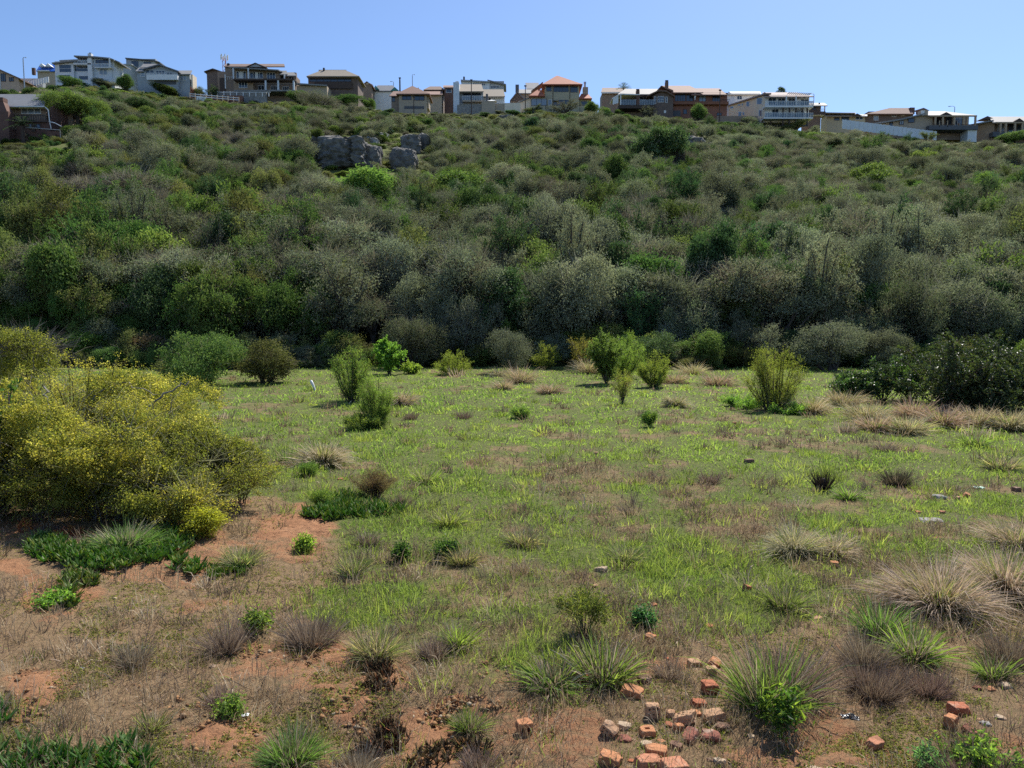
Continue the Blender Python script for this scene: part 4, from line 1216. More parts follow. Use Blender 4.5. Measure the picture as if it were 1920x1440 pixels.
h = House('small_gable_house', 'small house with a reddish gable peeking above the ridge bushes', 232, 688, 160)
h.gable('gable_wall', 680, 698, 158, 688, 153, 0, 6, 'offwhite'); h.slab('roof', [(677, 160), (688, 152), (700, 161.5)], .25, -.6, 6.5, 'roofrust'); h.wall(680, 697, 158, 166, 0.03, 6, 'brown', 5)
h = House('teal_roofed_house', 'low house with a teal gable end and grey roof', 236, 723, 168)
h.hip('roof', 700, 748, 170, 708, 736, 160, -.5, 8, 'roofgrey'); h.gable('gable_wall', 732, 748, 170, 740, 163, -.9, 0, 'roofteal'); h.gable('gable_wall', 700, 711, 168, 704, 160, -.9, 0, 'roofteal'); h.wall(702, 746, 169, 176, 0, 7, 'offwhite', 5)
h = House('hip_roof_house', 'square tan house with a rust-red pyramid roof and two dark windows', 201, 770, 203)
h.hip('roof', 743, 806, 175.5, 772, 775, 161.5, -1.0, 9.5, 'roofrust'); h.wall(748, 800, 175, 203, 0, 8.5, 'tan', 3)
h.win(754, 772, 175.6, 187.5, 0, 2, 1, 'wood'); h.win(777, 796, 175.8, 188.5, 0, 2, 1, 'wood'); h.box('shutter_door', 758, 795, 199, 204, -.06, 0, 'darkgrey')
h.wall(734, 748, 180, 203, 1, 6, 'brown', 3); h.leanto('roof', 730, 748, 179.5, 171, .4, 5, 'roofrust', .2, 738, 750); h.box('wall', 799, 804, 182, 203, 1, 6, 'tan')
h.win(735, 741, 181, 191, 1, 1, 1, 'wood')
h.part('roof_flue', MB().tube([(h.x(781), 3, h.z(166)), (h.x(781), 3, h.z(160))], .14).tube([(h.x(779.5), 3, h.z(159.6)), (h.x(783.5), 3, h.z(158.6))], .2), 'white')
for nm, lab, Y, px, pb, pt, arm in (('utility_pole', 'dark utility pole in front of the tan hip roofed house', 197.5, 776, 212, 182, 0), ('street_lamp', 'thin street lamp behind the teal roofed house', 222, 773.5, 176, 141, 3),
                               ('telephone_pole', 'thick grey pole on the ridge beside the teal roofed house', 224, 750, 178, 147, 0), ('street_lamp', 'short street lamp left of the thick grey pole', 240, 738, 172, 154, -4),
                               ('street_lamp', 'tall street lamp on the ridge between the peach house and the tarpaulin house', 170, 47, 180, 109, 4), ('street_lamp', 'curved street lamp beside the white house on stilts', 215, 1525, 215, 177, -6),
                               ('street_lamp', 'curved street lamp above the house with the long sloping roof', 232, 1789, 225, 200.5, -8), ('utility_pole', 'thin dark pole in front of the grey stone house', 197, 884, 212, 151, 0),
                               ('utility_pole', 'dark pole between the dark gabled house and the red roofed house', 199, 985, 208, 162, 0), ('utility_pole', 'dark pole at the right end of the red-brown house', 199, 1349, 222, 170, 0)):
    h = House(nm, lab, Y, px, pb, 'pole' if arm == 0 else 'street lamp', None)
    r0 = .13 if nm != 'telephone_pole' else .25
    h.part('pole', MB().tube([(0, 0, -4), (0, 0, h.z(pt + 4)), (0, 0, h.z(pt))], [r0, r0 * .8, r0 * .7], 8), 'metal' if arm else 'wood')
    if arm:
        xa = h.x(px + arm)
        h.part('lamp_arm', MB().tube([(0, 0, h.z(pt + .5)), (xa * .3, 0, h.z(pt - 1.5)), (xa, 0, h.z(pt - 1.2))], .06), 'metal')
        h.part('lamp_head', MB().box(min(xa, xa * 1.5), max(xa, xa * 1.5), -.15, .15, h.z(pt - .6), h.z(pt - 1.5)), 'metal')
    else: h.part('cap', MB().box(-.3, .3, -.16, .16, h.z(pt), h.z(pt) + .25), 'black')

h = House('red_gable_house', 'distant house with a reddish roof and white framed porch between the tan and grey houses', 230, 815, 170)
h.wall(797, 830, 167, 180, 0, 8, 'brown', 5); h.hip('roof', 794, 834, 168, 806, 826, 162, -.8, 8, 'roofbrown'); h.wall(833, 850, 163, 180, -3, 4, 'facebrick', 5)
h.leanto('roof', 831, 851, 164, 160, -3.6, 2, 'roofrust', .25); h.win(836, 847, 165, 174, -3, 1, 1); h.leanto('roof', 794, 830, 177, 171, -6, -1, 'roofrust', .2); h.wall(800, 828, 177, 182, -5, -.5, 'tan', 5)

h = House('grey_stone_house', 'grey house with a steep tan roof, tall side wall and glass balcony', 203, 885, 190)
h.wall(850, 861, 154, 195, -1, 9, 'palegrey', 3); h.box('parapet', 854, 860, 152, 154, 0, 8, 'palegrey'); h.wall(861, 906, 170, 196, 1, 9, 'midgrey', 3); h.leanto('roof', 862, 907, 171, 158, -.5, 7, 'rooftan', .25, 860, 903)
h.win(868, 902, 175, 180.5, 1, 3, 1, 'darkgrey'); h.deck(867, 906, 188, 190.5, -.6, 1, 'tan'); h.rail(867, 906, 179.5, 188, -.5, 'white', 12, 'railglass')
h.wall(906, 946, 180, 196, 2, 8, 'palegrey', 3); h.leanto('roof', 905, 947, 180.5, 167.5, .8, 7, 'rooftan', .25, 906, 944); h.box('pillar', 911, 915, 176, 190, -.6, 0, 'darkgrey'); h.win(915.5, 921, 184, 190, 2, 1)
h.part('umbrella', MB().add([(h.x(914), -2, h.z(193)), (h.x(931), -2, h.z(193)), (h.x(931), 0, h.z(193)), (h.x(914), 0, h.z(193)), (h.x(922), -1, h.z(189))], [(0, 3, 2, 1)], [(0, 1, 4), (1, 2, 4), (2, 3, 4), (3, 0, 4)]), 'white')
h = House('blue_grey_house', 'long blue-grey flat roofed house behind the grey stone house', 228, 905, 165)
h.wall(866, 918, 152.5, 172, 0, 8, 'palegrey', 5); h.slab('roof', [(864, 149), (918, 152)], .35, -.8, 8.5, 'midgrey'); h.wall(917, 945, 152, 172, .4, 8, 'midgrey', 5); h.slab('roof', [(914, 149), (949, 157.5)], .35, -.5, 8.5, 'roofpale')
h.win(886, 910, 156, 160.5, 0, 7, 1); h.win(920, 937, 160, 166, .4, 6, 1); h.chimney(868.5, 871.5, 143.5, 150, 3, 4, 'black', False)
h = House('garden_wall', 'grey stone retaining wall with tan wall beside it under the grey stone house', 199, 905, 204, 'wall', None)
h.wall(857, 903, 196, 206, 0, .6, 'stonewall', 2); h.wall(903, 928, 190, 206, -.4, .6, 'tan', 2); h.wall(946, 976, 193, 202, 0, .5, 'cream', 2); h.wall(926, 948, 194, 203, .2, .6, 'tan', 2)

h = House('dark_gable_house', 'dark gabled house with dark chimney and white roof left of the red roofed house', 212, 978, 188)
h.gable('gable_wall', 956, 985, 190, 971, 172, 0, 8, 'brownbrick'); h.slab('roof', [(956, 188), (970, 170.5), (985, 186)], .3, -.5, 8.5, 'roofgrey'); h.wall(958, 985, 186, 196, .1, 8, 'brown', 3)
h.chimney(966.5, 973, 158.5, 172, 2, 3.4, 'darkgrey', False); h.leanto('roof', 971, 1001, 174.5, 167.5, 1, 5, 'roofpale', .2, 968, 999); h.wall(975, 1000, 174, 196, 1.6, 6, 'tan', 3); h.leanto('roof', 987, 1010, 166.5, 155, 8, 13, 'roofgrey', .2, 985, 1010); h.wall(988, 1008, 165, 185, 9, 13, 'midgrey', 3)

h = House('red_roof_house', 'tall tan house with a bright orange-red hip roof', 203, 1050, 195)
h.hip('roof', 1016.5, 1092, 157.5, 1043, 1046, 142, -1.2, 11, 'roofred'); h.box('fascia', 1018, 1090.5, 157.4, 159, -1.05, 10.5, 'wood')
h.wall(1022, 1086, 158.5, 200, 0, 10, 'olivetan', 3); h.wall(995, 1022, 183, 200, -1, 9, 'olivetan', 3); h.wall(1086, 1104, 183, 200, .6, 8, 'olivetan', 3)
h.win(1024, 1034, 159.5, 171.5, 0, 1, 1, 'darkgrey'); h.win(1038, 1066, 160, 172.5, 0, 5, 1, 'darkgrey'); h.win(1069.5, 1083, 162, 173.5, 0, 2, 1, 'darkgrey')
h.win(996, 1025, 185, 198, -1, 3, 1, 'darkgrey', 'glasspale'); h.win(1028, 1034.5, 187, 198, 0, 1, 1, 'white', 'glasspale'); h.win(1038, 1066, 187.5, 198, 0, 4, 1, 'darkgrey'); h.win(1079, 1104, 190, 198.5, .6, 4, 1, 'darkgrey')
for a in (1036.3, 1068): h.box('drain_pipe', a, a + .9, 159, 199, -.12, -.01, 'wood')
h.hip('roof', 992, 1021, 179, 1008, 1014, 168, -2.0, 4, 'roofred'); h.hip('roof', 1085, 1110, 184, 1090, 1102, 175.5, -.4, 7, 'roofred')
h.part('wall', MB().add([(h.x(972), -.6, h.z(203) - 3), (h.x(1018), -.6, h.z(203) - 3), (h.x(1018), 8, h.z(203) - 3), (h.x(972), 8, h.z(203) - 3), (h.x(972), -.6, h.z(191)), (h.x(1018), -.6, h.z(180)), (h.x(1018), 8, h.z(180)), (h.x(972), 8, h.z(191))],
      [(0, 3, 2, 1), (4, 5, 6, 7), (0, 1, 5, 4), (1, 2, 6, 5), (2, 3, 7, 6), (3, 0, 4, 7)]), 'cream')
h.slab('roof', [(970, 191.5), (997, 180)], .3, -1.0, 8.4, 'roofpale'); h.slab('roof', [(996, 170), (1018, 153)], .3, 2, 8, 'roofbrown')
h.chimney(1093, 1102.5, 163, 178, 2, 4, 'tan', False); h.part('flue', MB().tube([(h.x(1098.5), 3, h.z(163)), (h.x(1098.5), 3, h.z(150))], .26, 8).tube([(h.x(1098.5), 3, h.z(150)), (h.x(1098.5), 3, h.z(147))], .34, 8), 'metal')
h.part('patio_umbrella', MB().add([(h.x(1037), -3, h.z(195)), (h.x(1047), -3, h.z(195)), (h.x(1047), -1.5, h.z(195)), (h.x(1037), -1.5, h.z(195)), (h.x(1042), -2.2, h.z(192))], [(0, 3, 2, 1)], [(0, 1, 4), (1, 2, 4), (2, 3, 4), (3, 0, 4)]), 'pinewood')

h = House('dark_roof_house', 'dark maroon roofed house with pale fascia behind the covered patio', 230, 1150, 178)
h.leanto('roof', 1127, 1178, 172.5, 164.5, -.8, 6, 'roofbrown', .3, 1129, 1172); h.box('fascia', 1127, 1178, 172.4, 175, -.9, -.78, 'offwhite'); h.wall(1129, 1176, 174, 190, 0, 7, 'brown', 5)

h = House('patio_house', 'brown house with a covered patio, white end wall and glass balcony', 203, 1200, 195)
h.slab('roof', [(1147.5, 184), (1163, 175.2), (1200, 176.5)], .25, -1, 5, 'offwhite'); h.leanto('roof', 1158, 1234, 176.5, 166.5, 1, 6, 'roofpale', .25, 1172, 1236)
h.part('side_screen', MB().add([(h.x(1148), -.9, h.z(198)), (h.x(1158.5), -.9, h.z(195)), (h.x(1158.5), -.8, h.z(195)), (h.x(1148), -.8, h.z(198)), (h.x(1148), -.9, h.z(185)), (h.x(1158.5), -.9, h.z(179)), (h.x(1158.5), -.8, h.z(179)), (h.x(1148), -.8, h.z(185))],
      [(0, 3, 2, 1), (4, 5, 6, 7), (0, 1, 5, 4), (1, 2, 6, 5), (2, 3, 7, 6), (3, 0, 4, 7)]), 'white')
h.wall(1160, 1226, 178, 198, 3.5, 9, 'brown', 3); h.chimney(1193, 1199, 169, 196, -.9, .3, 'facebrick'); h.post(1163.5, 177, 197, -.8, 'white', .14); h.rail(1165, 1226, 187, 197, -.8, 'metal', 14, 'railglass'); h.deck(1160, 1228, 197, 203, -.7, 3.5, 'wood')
h.win(1199, 1213, 181, 190, 3.5, 2); h.win(1166, 1188, 183, 194, 3.5, 3)
h.wall(1225, 1262, 180, 216, 0, 9, 'brownbrick', 3); h.gable('gable_wall', 1222, 1262, 181, 1243, 169.5, 0.02, 9, 'brownbrick'); h.slab('roof', [(1214, 178), (1234, 168.8), (1249, 169.5), (1265, 179.5)], .3, -.9, 9, 'roofbrown')
h.win(1226, 1230, 181, 195, 0, 1, 2); h.win(1233, 1245, 180.5, 192, 0, 3, 2); h.win(1247.5, 1251.5, 181.5, 193, 0, 1, 2); h.win(1245, 1249, 207, 212, 0, 1, 1, 'white', 'white')

h = House('red_brown_house', 'long red-brown brick house with a faded red roof and an orange balcony edge', 206, 1300, 210)
h.wall(1258, 1363, 174, 218, 0, 11, 'redbrick', 3); h.gable('gable_wall', 1232, 1262, 169, 1239.5, 160.5, .03, 11, 'redbrick'); h.wall(1236, 1258, 168, 216, .5, 10, 'redbrick', 3)
h.slab('roof', [(1231, 169.5), (1239, 160.3), (1262, 170.5)], .3, -1.0, 4, 'roofbrown')
h.leanto('roof', 1258, 1318, 173, 160.5, -1.1, 7, 'roofrust', .25, 1240, 1292); h.leanto('roof', 1296, 1362, 177, 165.5, -1.4, 6, 'roofrust', .25, 1290, 1348)
h.part('roof', MB().add([(h.x(1362), -1.4, h.z(177)), (h.x(1363.5), 6, h.z(177)), (h.x(1348), 6, h.z(165.5))], None, [(0, 1, 2)]), 'roofrust')
h.chimney(1247, 1252.5, 152.5, 166, 1.5, 2.8, 'brownbrick'); h.deck(1260, 1366, 190, 195.5, -1.2, 0, 'redwood')
h.win(1265, 1285, 176, 190, 0, 4, 1, 'wood'); h.win(1286, 1300, 177, 190, 0, 2, 1, 'wood'); h.win(1310, 1323, 178.5, 190.5, 0, 2, 1, 'wood', 'glasspale'); h.win(1335, 1350, 180, 191.5, 0, 3, 1, 'wood')
h.win(1281, 1288, 205, 214, 0, 1, 1, 'wood'); h.win(1344, 1353, 211.5, 217, 0, 1, 1, 'wood'); h.box('door', 1262, 1276, 207, 218, -.06, 0, 'darkgrey'); h.rail(1352, 1367, 186, 190, -1.1, 'wood', 6)
h.part('patio_umbrella', MB().tube([(h.x(1301), -.9, h.z(190)), (h.x(1301), -.9, h.z(183)), (h.x(1301), -.9, h.z(176.5))], [.05, .28, .06], 6), 'white')

h = House('flat_white_house', 'plain white two-storey house with pale roof behind the white house on stilts', 222, 1390, 195)
h.wall(1362, 1425, 175, 200, 0, 9, 'offwhite', 5); h.leanto('roof', 1364, 1427, 176.5, 171.5, -.7, 7, 'roofpale', .25, 1368, 1425); h.win(1381.5, 1391, 179.5, 187, 0, 2); h.win(1410, 1418, 180, 184, 0, 1); h.box('shutter', 1371, 1377, 180, 190, -.05, 0, 'palegrey'); h.gable('gable_wall', 1361, 1375, 177, 1366, 172, .02, 8, 'offwhite')

h = House('stilted_house', 'big cream and white house on dark stilts with two glazed balcony floors', 202, 1470, 232)
# long left side wall running away, its creamy light put into the wall colour
yb = 20.
x0 = h.x(1433); x1 = ((1366 - 960) * (h.Y + yb) / (F * (CP + SP * (720 - 232) / F))) - (h.px - 960) * h.k
zb0, zt0 = h.z(222), h.z(178); zb1 = HC + (h.Y + yb) * float(tan_of(219)) - h.z0; zt1 = HC + (h.Y + yb) * float(tan_of(199)) - h.z0
h.part('wall', MB().hexa([(x0, 0, zb0 - 1), (h.x(1516), 0, zb0 - 1), (h.x(1516), yb, zb0 - 1), (x1, yb, zb1 - 4), (x0, 0, zt0), (h.x(1516), 0, zt0), (h.x(1516), yb, zt0 - 1), (x1, yb, zt1)]), 'cream')
h.box('front_wall', 1433.5, 1516, 179, 222, -.06, -.003, 'offwhite')
h.part('roof', MB().hexa([(x0 - .5, -1.2, zt0 - .2), (x0 + 1.2, -1.2, zt0 - .2), (x1 + 1.5, yb, zt1), (x1 - .5, yb, zt1), (x0 - .5, -1.2, zt0 + .15), (x0 + 1.2, -1.2, zt0 + .15), (x1 + 1.5, yb, zt1 + .3), (x1 - .5, yb, zt1 + .3)]), 'roofpink')
h.leanto('roof', 1431, 1524, 180.5, 173.2, -1.6, 8, 'roofpink', .25, 1428, 1492); h.gable('gable_wall', 1424, 1440, 178.5, 1432, 172.5, 2, 8, 'roofpink')
for i in range(12): h.part('pergola_beam', MB().box(h.x(1471 + i * 3.6), h.x(1472.2 + i * 3.6), -2.8, -1.2, h.z(179.6 + i * .15), h.z(178.4 + i * .15)), 'white')
h.deck(1434, 1524, 198, 201, -2.4, -.07, 'white'); h.deck(1432, 1524, 220, 222.5, -2.4, -.07, 'white')
h.rail(1440, 1524, 189.5, 198, -2.3, 'white', 20, 'railglass'); h.rail(1434, 1524, 211.5, 220, -2.3, 'white', 20, 'railglass')
h.win(1439, 1454, 183.5, 196, -.06, 2, 1, 'white'); h.win(1457, 1471, 184, 196.5, -.06, 2, 1, 'white'); h.win(1476.5, 1490, 184.5, 197, -.06, 2, 1, 'white'); h.win(1500, 1515, 186, 198, -.06, 2, 2, 'white')
h.win(1446.5, 1459, 205, 219, -.06, 2, 1, 'white'); h.win(1493, 1507, 206.5, 220, -.06, 2, 1, 'white', 'glasspale')
for a in (1473, 1491): h.post(a, 180, 198, -2.2, 'white', .13)
for a in (1467.5, 1479.5, 1491.5, 1503.5, 1513): h.post(a, 200, 236, -1.6, 'wood', .16)
for a in (1429, 1445, 1497): h.post(a, 222, 240, 0, 'wood', .18)
h.box('undercroft_wall', 1422, 1516, 222.5, 237, 2.5, 3.0, 'darkgrey')
for y0, y1, t, u, dz in ((1.2, 4.2, 183, 196, 0), (1.2, 3.0, 206, 218, 0), (8, 9.8, 190, 200, 0), (11.5, 12.2, 194, 198, 0), (13, 14.6, 195, 199, 0), (17, 19.2, 199, 204, 0), (10.5, 11.8, 210, 216, 0), (12.4, 14.2, 209, 219, 0)):
    f0, f1 = y0 / yb, y1 / yb
    kk = lambda p, f: HC + (h.Y + f * yb) * float(tan_of(p)) - h.z0
    xa, xb = x0 + (x1 - x0) * f0, x0 + (x1 - x0) * f1
    w = h.part('window', MB().hexa([(xa - .07, y0, kk(u, f0)), (xa - .01, y0, kk(u, f0)), (xb - .01, y1, kk(u, f1)), (xb - .07, y1, kk(u, f1)), (xa - .07, y0, kk(t, f0)), (xa - .01, y0, kk(t, f0)), (xb - .01, y1, kk(t, f1)), (xb - .07, y1, kk(t, f1))]), 'white')
    g0, g1 = f0 + (f1 - f0) * .12, f1 - (f1 - f0) * .12
    ya, yc = g0 * yb, g1 * yb; xa, xb = x0 + (x1 - x0) * g0, x0 + (x1 - x0) * g1
    h.part('pane', MB().hexa([(xa - .10, ya, kk(u - .9, g0)), (xa - .05, ya, kk(u - .9, g0)), (xb - .05, yc, kk(u - .9, g1)), (xb - .10, yc, kk(u - .9, g1)), (xa - .10, ya, kk(t + .9, g0)), (xa - .05, ya, kk(t + .9, g0)), (xb - .05, yc, kk(t + .9, g1)), (xb - .10, yc, kk(t + .9, g1))]), 'glass', w)
h = House('boundary_wall', 'long brown board fence below the cream side of the white house on stilts', 199, 1390, 225, 'fence', None)
h.wall(1344, 1421, 217.5, 227, 0, .3, 'brown', 2); h.wall(1421, 1424, 222, 236, 0.05, .35, 'tan', 2)

h = House('brown_porch_house', 'brown house with a flat pale roof and open porch right of the stilted house', 214, 1535, 214)
h.wall(1517, 1539, 196, 222, 0, 7, 'brownbrick', 5); h.leanto('roof', 1516, 1551, 197.5, 193, -1.2, 6, 'roofpale', .25, 1512, 1545); h.post(1546, 198, 214, -.8, 'white', .13); h.deck(1517, 1548, 209, 215, -1.2, 0, 'wood'); h.rail(1538, 1547, 204, 209, -1.0, 'white', 4); h.win(1522, 1530, 199, 206, 0, 2, 1, 'wood'); h.deck(1514, 1546, 214, 216, -1.0, 3, 'offwhite'); h.chimney(1535, 1537, 192.5, 196, 2, 2.6, 'black', False)
h = House('low_flat_house', 'low olive-grey house with a flat tan roof right of the porch house', 222, 1585, 222)
h.wall(1550, 1622, 216, 230, 0, 7, 'olivetan', 6); h.slab('roof', [(1548, 210.5), (1602, 211.5), (1604, 215)], .3, -1.2, 7, 'rooftan'); h.leanto('roof', 1547, 1604, 217, 211, -1.2, 2, 'rooftan', .25); h.win(1578, 1592, 219, 226, 0, 3, 1, 'darkgrey'); h.win(1564, 1574, 220, 226, 0, 2, 1, 'darkgrey')
h.gable('gable_wall', 1598, 1616, 217, 1607, 212.5, -1.5, 3, 'wood'); h.leanto('roof', 1594, 1626, 217.5, 214.5, -1.0, 2, 'roofgrey', .25); h.win(1604, 1618, 219, 225, 0, 2, 1, 'white')
h = House('rust_roof_house', 'brown brick house with a long faded red roof behind the sloping roof house', 226, 1660, 222)
h.wall(1628, 1712, 209, 232, 0, 9, 'brownbrick', 6); h.hip('roof', 1624, 1712, 213, 1667, 1707, 202.5, -1.2, 9, 'roofrust'); h.win(1638, 1647, 214, 226, 0, 2, 1, 'white', 'glasspale'); h.win(1672, 1680, 212, 219, 0, 2); h.win(1688, 1696, 213, 217, 0, 2); h.chimney(1706, 1714.5, 201.5, 214, .5, 2, 'facebrick', False)
h.gable('gable_wall', 1715, 1742, 207, 1731, 202, 2, 6, 'roofbrown')

h = House('sloping_roof_house', 'tan brick house with one long sloping roof edge, a pale chimney and a columned porch', 200, 1745, 240)
h.part('wall', MB().add([(h.x(1640), 1, h.z(250) - 2), (h.x(1748), 0, h.z(250) - 2), (h.x(1748), 10, h.z(250) - 2), (h.x(1640), 11, h.z(250) - 2), (h.x(1640), 1, h.z(231)), (h.x(1748), 0, h.z(214)), (h.x(1748), 10, h.z(214)), (h.x(1640), 11, h.z(231))],
      [(0, 3, 2, 1), (4, 5, 6, 7), (0, 1, 5, 4), (1, 2, 6, 5), (2, 3, 7, 6), (3, 0, 4, 7)]), 'tan')
h.slab('roof', [(1632, 231.5), (1690, 222), (1734, 211.5)], .35, -.8, 10, 'roofpale')
h.win(1667, 1681, 230, 238, .7, 2, 1, 'wood'); h.win(1686, 1694, 225.5, 234, .4, 2, 1, 'wood', 'glasspale'); h.win(1702, 1714, 221.5, 230, .25, 1, 1, 'wood')
h.chimney(1726, 1739, 206.5, 216, -.6, 1.2, 'tan', False); h.box('chimney_face', 1726, 1732, 207.2, 216, -.75, -.62, 'offwhite'); h.chimney(1718, 1724, 206, 214, 2, 3.4, 'facebrick', False)
h.leanto('roof', 1739, 1830, 216, 208.5, -1.4, 6, 'roofpale', .25, 1738, 1770); h.box('porch_beam', 1743, 1831, 216, 218.5, -1.5, -1.2, 'pinewood'); h.gable('gable_wall', 1762, 1784, 215.5, 1773, 210, -1.3, 4, 'wood')
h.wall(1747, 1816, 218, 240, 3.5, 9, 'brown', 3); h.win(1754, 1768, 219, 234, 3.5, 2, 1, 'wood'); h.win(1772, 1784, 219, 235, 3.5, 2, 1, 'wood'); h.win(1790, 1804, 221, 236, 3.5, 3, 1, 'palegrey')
for a in (1753, 1767, 1788, 1806, 1813, 1828): h.post(a, 218, 238, -1.1, 'pinewood', .2)
for a in (1761, 1776): h.post(a, 226, 238, -1.3, 'pinewood', .1)
h.deck(1742, 1834, 235, 243, -1.4, 3.5, 'darkgrey'); h.rail(1745, 1832, 233, 235, -1.3, 'wood', 10); h.wall(1815, 1832, 240, 255, -.8, 3, 'palegrey', 3)

h = House('panel_fence', 'long white precast panel fence stepping down the ridge at right', 197, 1670, 250, 'fence', None)
n = 22
for i in range(n):
    a = 1579 + i * 8.1; t = 224.5 + i * 1.02
    d = .0 + .05 * (i % 2)
    h.part('fence_panel', MB().box(h.x(a), h.x(a + 7.5), d, d + .06, h.z(t + 12.5) - .6, h.z(t)), 'palegrey')
    h.part('post', MB().box(h.x(a - .55), h.x(a - .05), -.06, .16, h.z(t + 12.5) - .6, h.z(t - .6)), 'white')

h = House('last_house', 'tan house with grey roof and timber columned porch cut off at the right edge', 204, 1880, 250)
h.part('wall', MB().add([(h.x(1828), 3, h.z(260) - 2), (h.x(1864), 0, h.z(260) - 2), (h.x(1864), 10, h.z(260) - 2), (h.x(1828), 10, h.z(260) - 2), (h.x(1828), 3, h.z(233)), (h.x(1864), 0, h.z(226)), (h.x(1864), 10, h.z(226)), (h.x(1828), 10, h.z(233))],
      [(0, 3, 2, 1), (4, 5, 6, 7), (0, 1, 5, 4), (1, 2, 6, 5), (2, 3, 7, 6), (3, 0, 4, 7)]), 'tanbrick')
h.slab('roof', [(1818, 233), (1862, 224.5)], .3, -.5, 10, 'roofpale'); h.leanto('roof', 1860, 1945, 229, 218.5, -1.2, 6, 'roofpale', .25, 1852, 1945); h.gable('gable_wall', 1836, 1866, 224, 1850, 217.5, 2, 7, 'wood'); h.gable('gable_wall', 1899, 1920, 228, 1910, 221.5, -1.4, 3, 'wood')
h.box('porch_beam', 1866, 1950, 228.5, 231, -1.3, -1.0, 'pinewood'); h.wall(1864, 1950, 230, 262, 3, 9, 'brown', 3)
for a in (1875, 1885, 1902, 1916): h.post(a, 231, 250, -1.0, 'pinewood', .22)
h.win(1870, 1882, 232, 246, 3, 2, 1, 'palegrey', 'glasspale'); h.win(1890, 1900, 233, 248, 3, 2, 1, 'wood'); h.win(1906, 1930, 234, 250, 3, 3, 1, 'wood'); h.deck(1862, 1950, 247, 256, -1.2, 3, 'darkgrey')
h = House('green_roof_house', 'sliver of a pale green roof above the last house', 232, 1910, 230)
h.leanto('roof', 1895, 1960, 227, 218.5, 0, 6, 'roofgreen', .25); h.wall(1898, 1960, 227, 236, .5, 6, 'offwhite', 6)

# palms, tall trees on the ridge
def palm(name, label, Y, px, py, hpx, n, fl, stiff):
    hh = House(name, label, Y, px, py, 'tree', None)
    top = hh.z(py - hpx)
    hh.part('trunk', MB().tube([(0, 0, -5), (.1, 0, top * .5), (0, 0, top)], [.3, .25, .22], 7), 'wood')
    V = []; Q = []; r = np.random.default_rng(int(px))
    for i in range(n):
        a = r.uniform(0, 6.28); el = r.uniform(-.1, 1.3); d = np.array([math.cos(a) * math.cos(el), math.sin(a) * math.cos(el), math.sin(el)])
        s = np.linspace(.1, 1, 7)[:, None]
        pts = np.array([0, 0, top]) + d * s * fl - np.array([0, 0, 1.]) * s ** 2 * fl * stiff
        for p_ in pts:
            for sg in (-1, 1):
                q = unit(np.cross(d, [0, 0, 1.]) * sg + d * .7 + np.array([0, 0, -.3]))
                v, qd = leaves_geo(np.array([p_ + q * fl * .11]), np.array([q]), np.array([[0, 0, 1.]]) + r.normal(size=(1, 3)) * .2, fl * .25, fl * .05)
                Q.append(qd + len(V) * 4); V.append(v)
    V = np.concatenate(V); cc = np.tile(np.array([.035, .05, .025]), (len(V), 1)) * r.uniform(.7, 1.3, (len(V), 1))
    new_obj('crown', raw_mesh('crown', V, np.concatenate(Q), None, cc, False, M['leaf']), None, hh.o)


palm('palm_tree', 'palm tree with drooping fronds above the dark maroon roof', 226, 1169, 176, 10, 34, 2.2, .35)
palm('palm_tree', 'small glossy palm growing beside the chimney of the brick house', G(60, 264)[1] - 1.5, 43, 262, 28, 26, 2.0, .4)
r9 = np.random.default_rng(9)
for px, py, hpx, wpx, lab, kd in ((1467, 190, 27, 20, 'dark pointed conifer rising behind the white house on stilts', 'dark'), (116, 196, 0, 0, '', '')):
    if not hpx: continue
    hh = House('conifer_tree', lab, 228, px, py, 'tree', None)
    V, Q, C_, tips = crown_geo(77, (1.7, 1.5, 2.4), 0, 9, 420, 9, .22, .1, DARK, gap=.4, rc=.2)
    V[:, 2] += hh.z(py - hpx) - 2.2
    new_obj('crown', raw_mesh('crown', V, Q, None, C_, False, M['leaf']), None, hh.o)
    hh.part('trunk', MB().tube([(0, 0, -5), (0, 0, hh.z(py - hpx) - 2)], .2, 6), 'wood')
# the spreading tree beside the brick house
hh = House('spreading_tree', 'wide flat-topped green tree with a dark forked trunk beside the brick house', G(148, 250)[1], 148, 252, 'tree', None)
V, Q, C_, tips = crown_geo(41, (4.6, 3.6, 2.1), hh.z(205), 16, 1400, 12, .19, .11, [(.075, .115, .028, 3), (.095, .135, .034, 2), (.055, .088, .025, 2)], gap=.36, low=-.5)
new_obj('crown', raw_mesh('crown', V, Q, None, C_, False, M['leaf']), None, hh.o)
mb = MB(); tr = np.array([[0, 0, -1.5], [-.15, 0, 1.0], [-.1, 0, 2.2], [0, 0, 3.0]]); mb.tube(tr, [.38, .3, .24, .2], 8); mb.tube([(-.3, .2, -1.5), (-.7, .2, 1.2), (-1.0, .2, 2.6), (-1.4, .2, 3.6)], [.25, .2, .17, .12], 7)
for t in tips[r9.choice(len(tips), 24)]:
    s = np.linspace(0, 1, 6)[:, None]; b = tr[r9.integers(2, 4)]; f = b * .5 + t * .5 + np.array([0, 0, -.5]); mb.tube(b * (1 - s) ** 2 + 2 * f * s * (1 - s) + t * s ** 2, np.linspace(.14, .03, 6), 5)
hh.part('trunk', mb, 'bark')


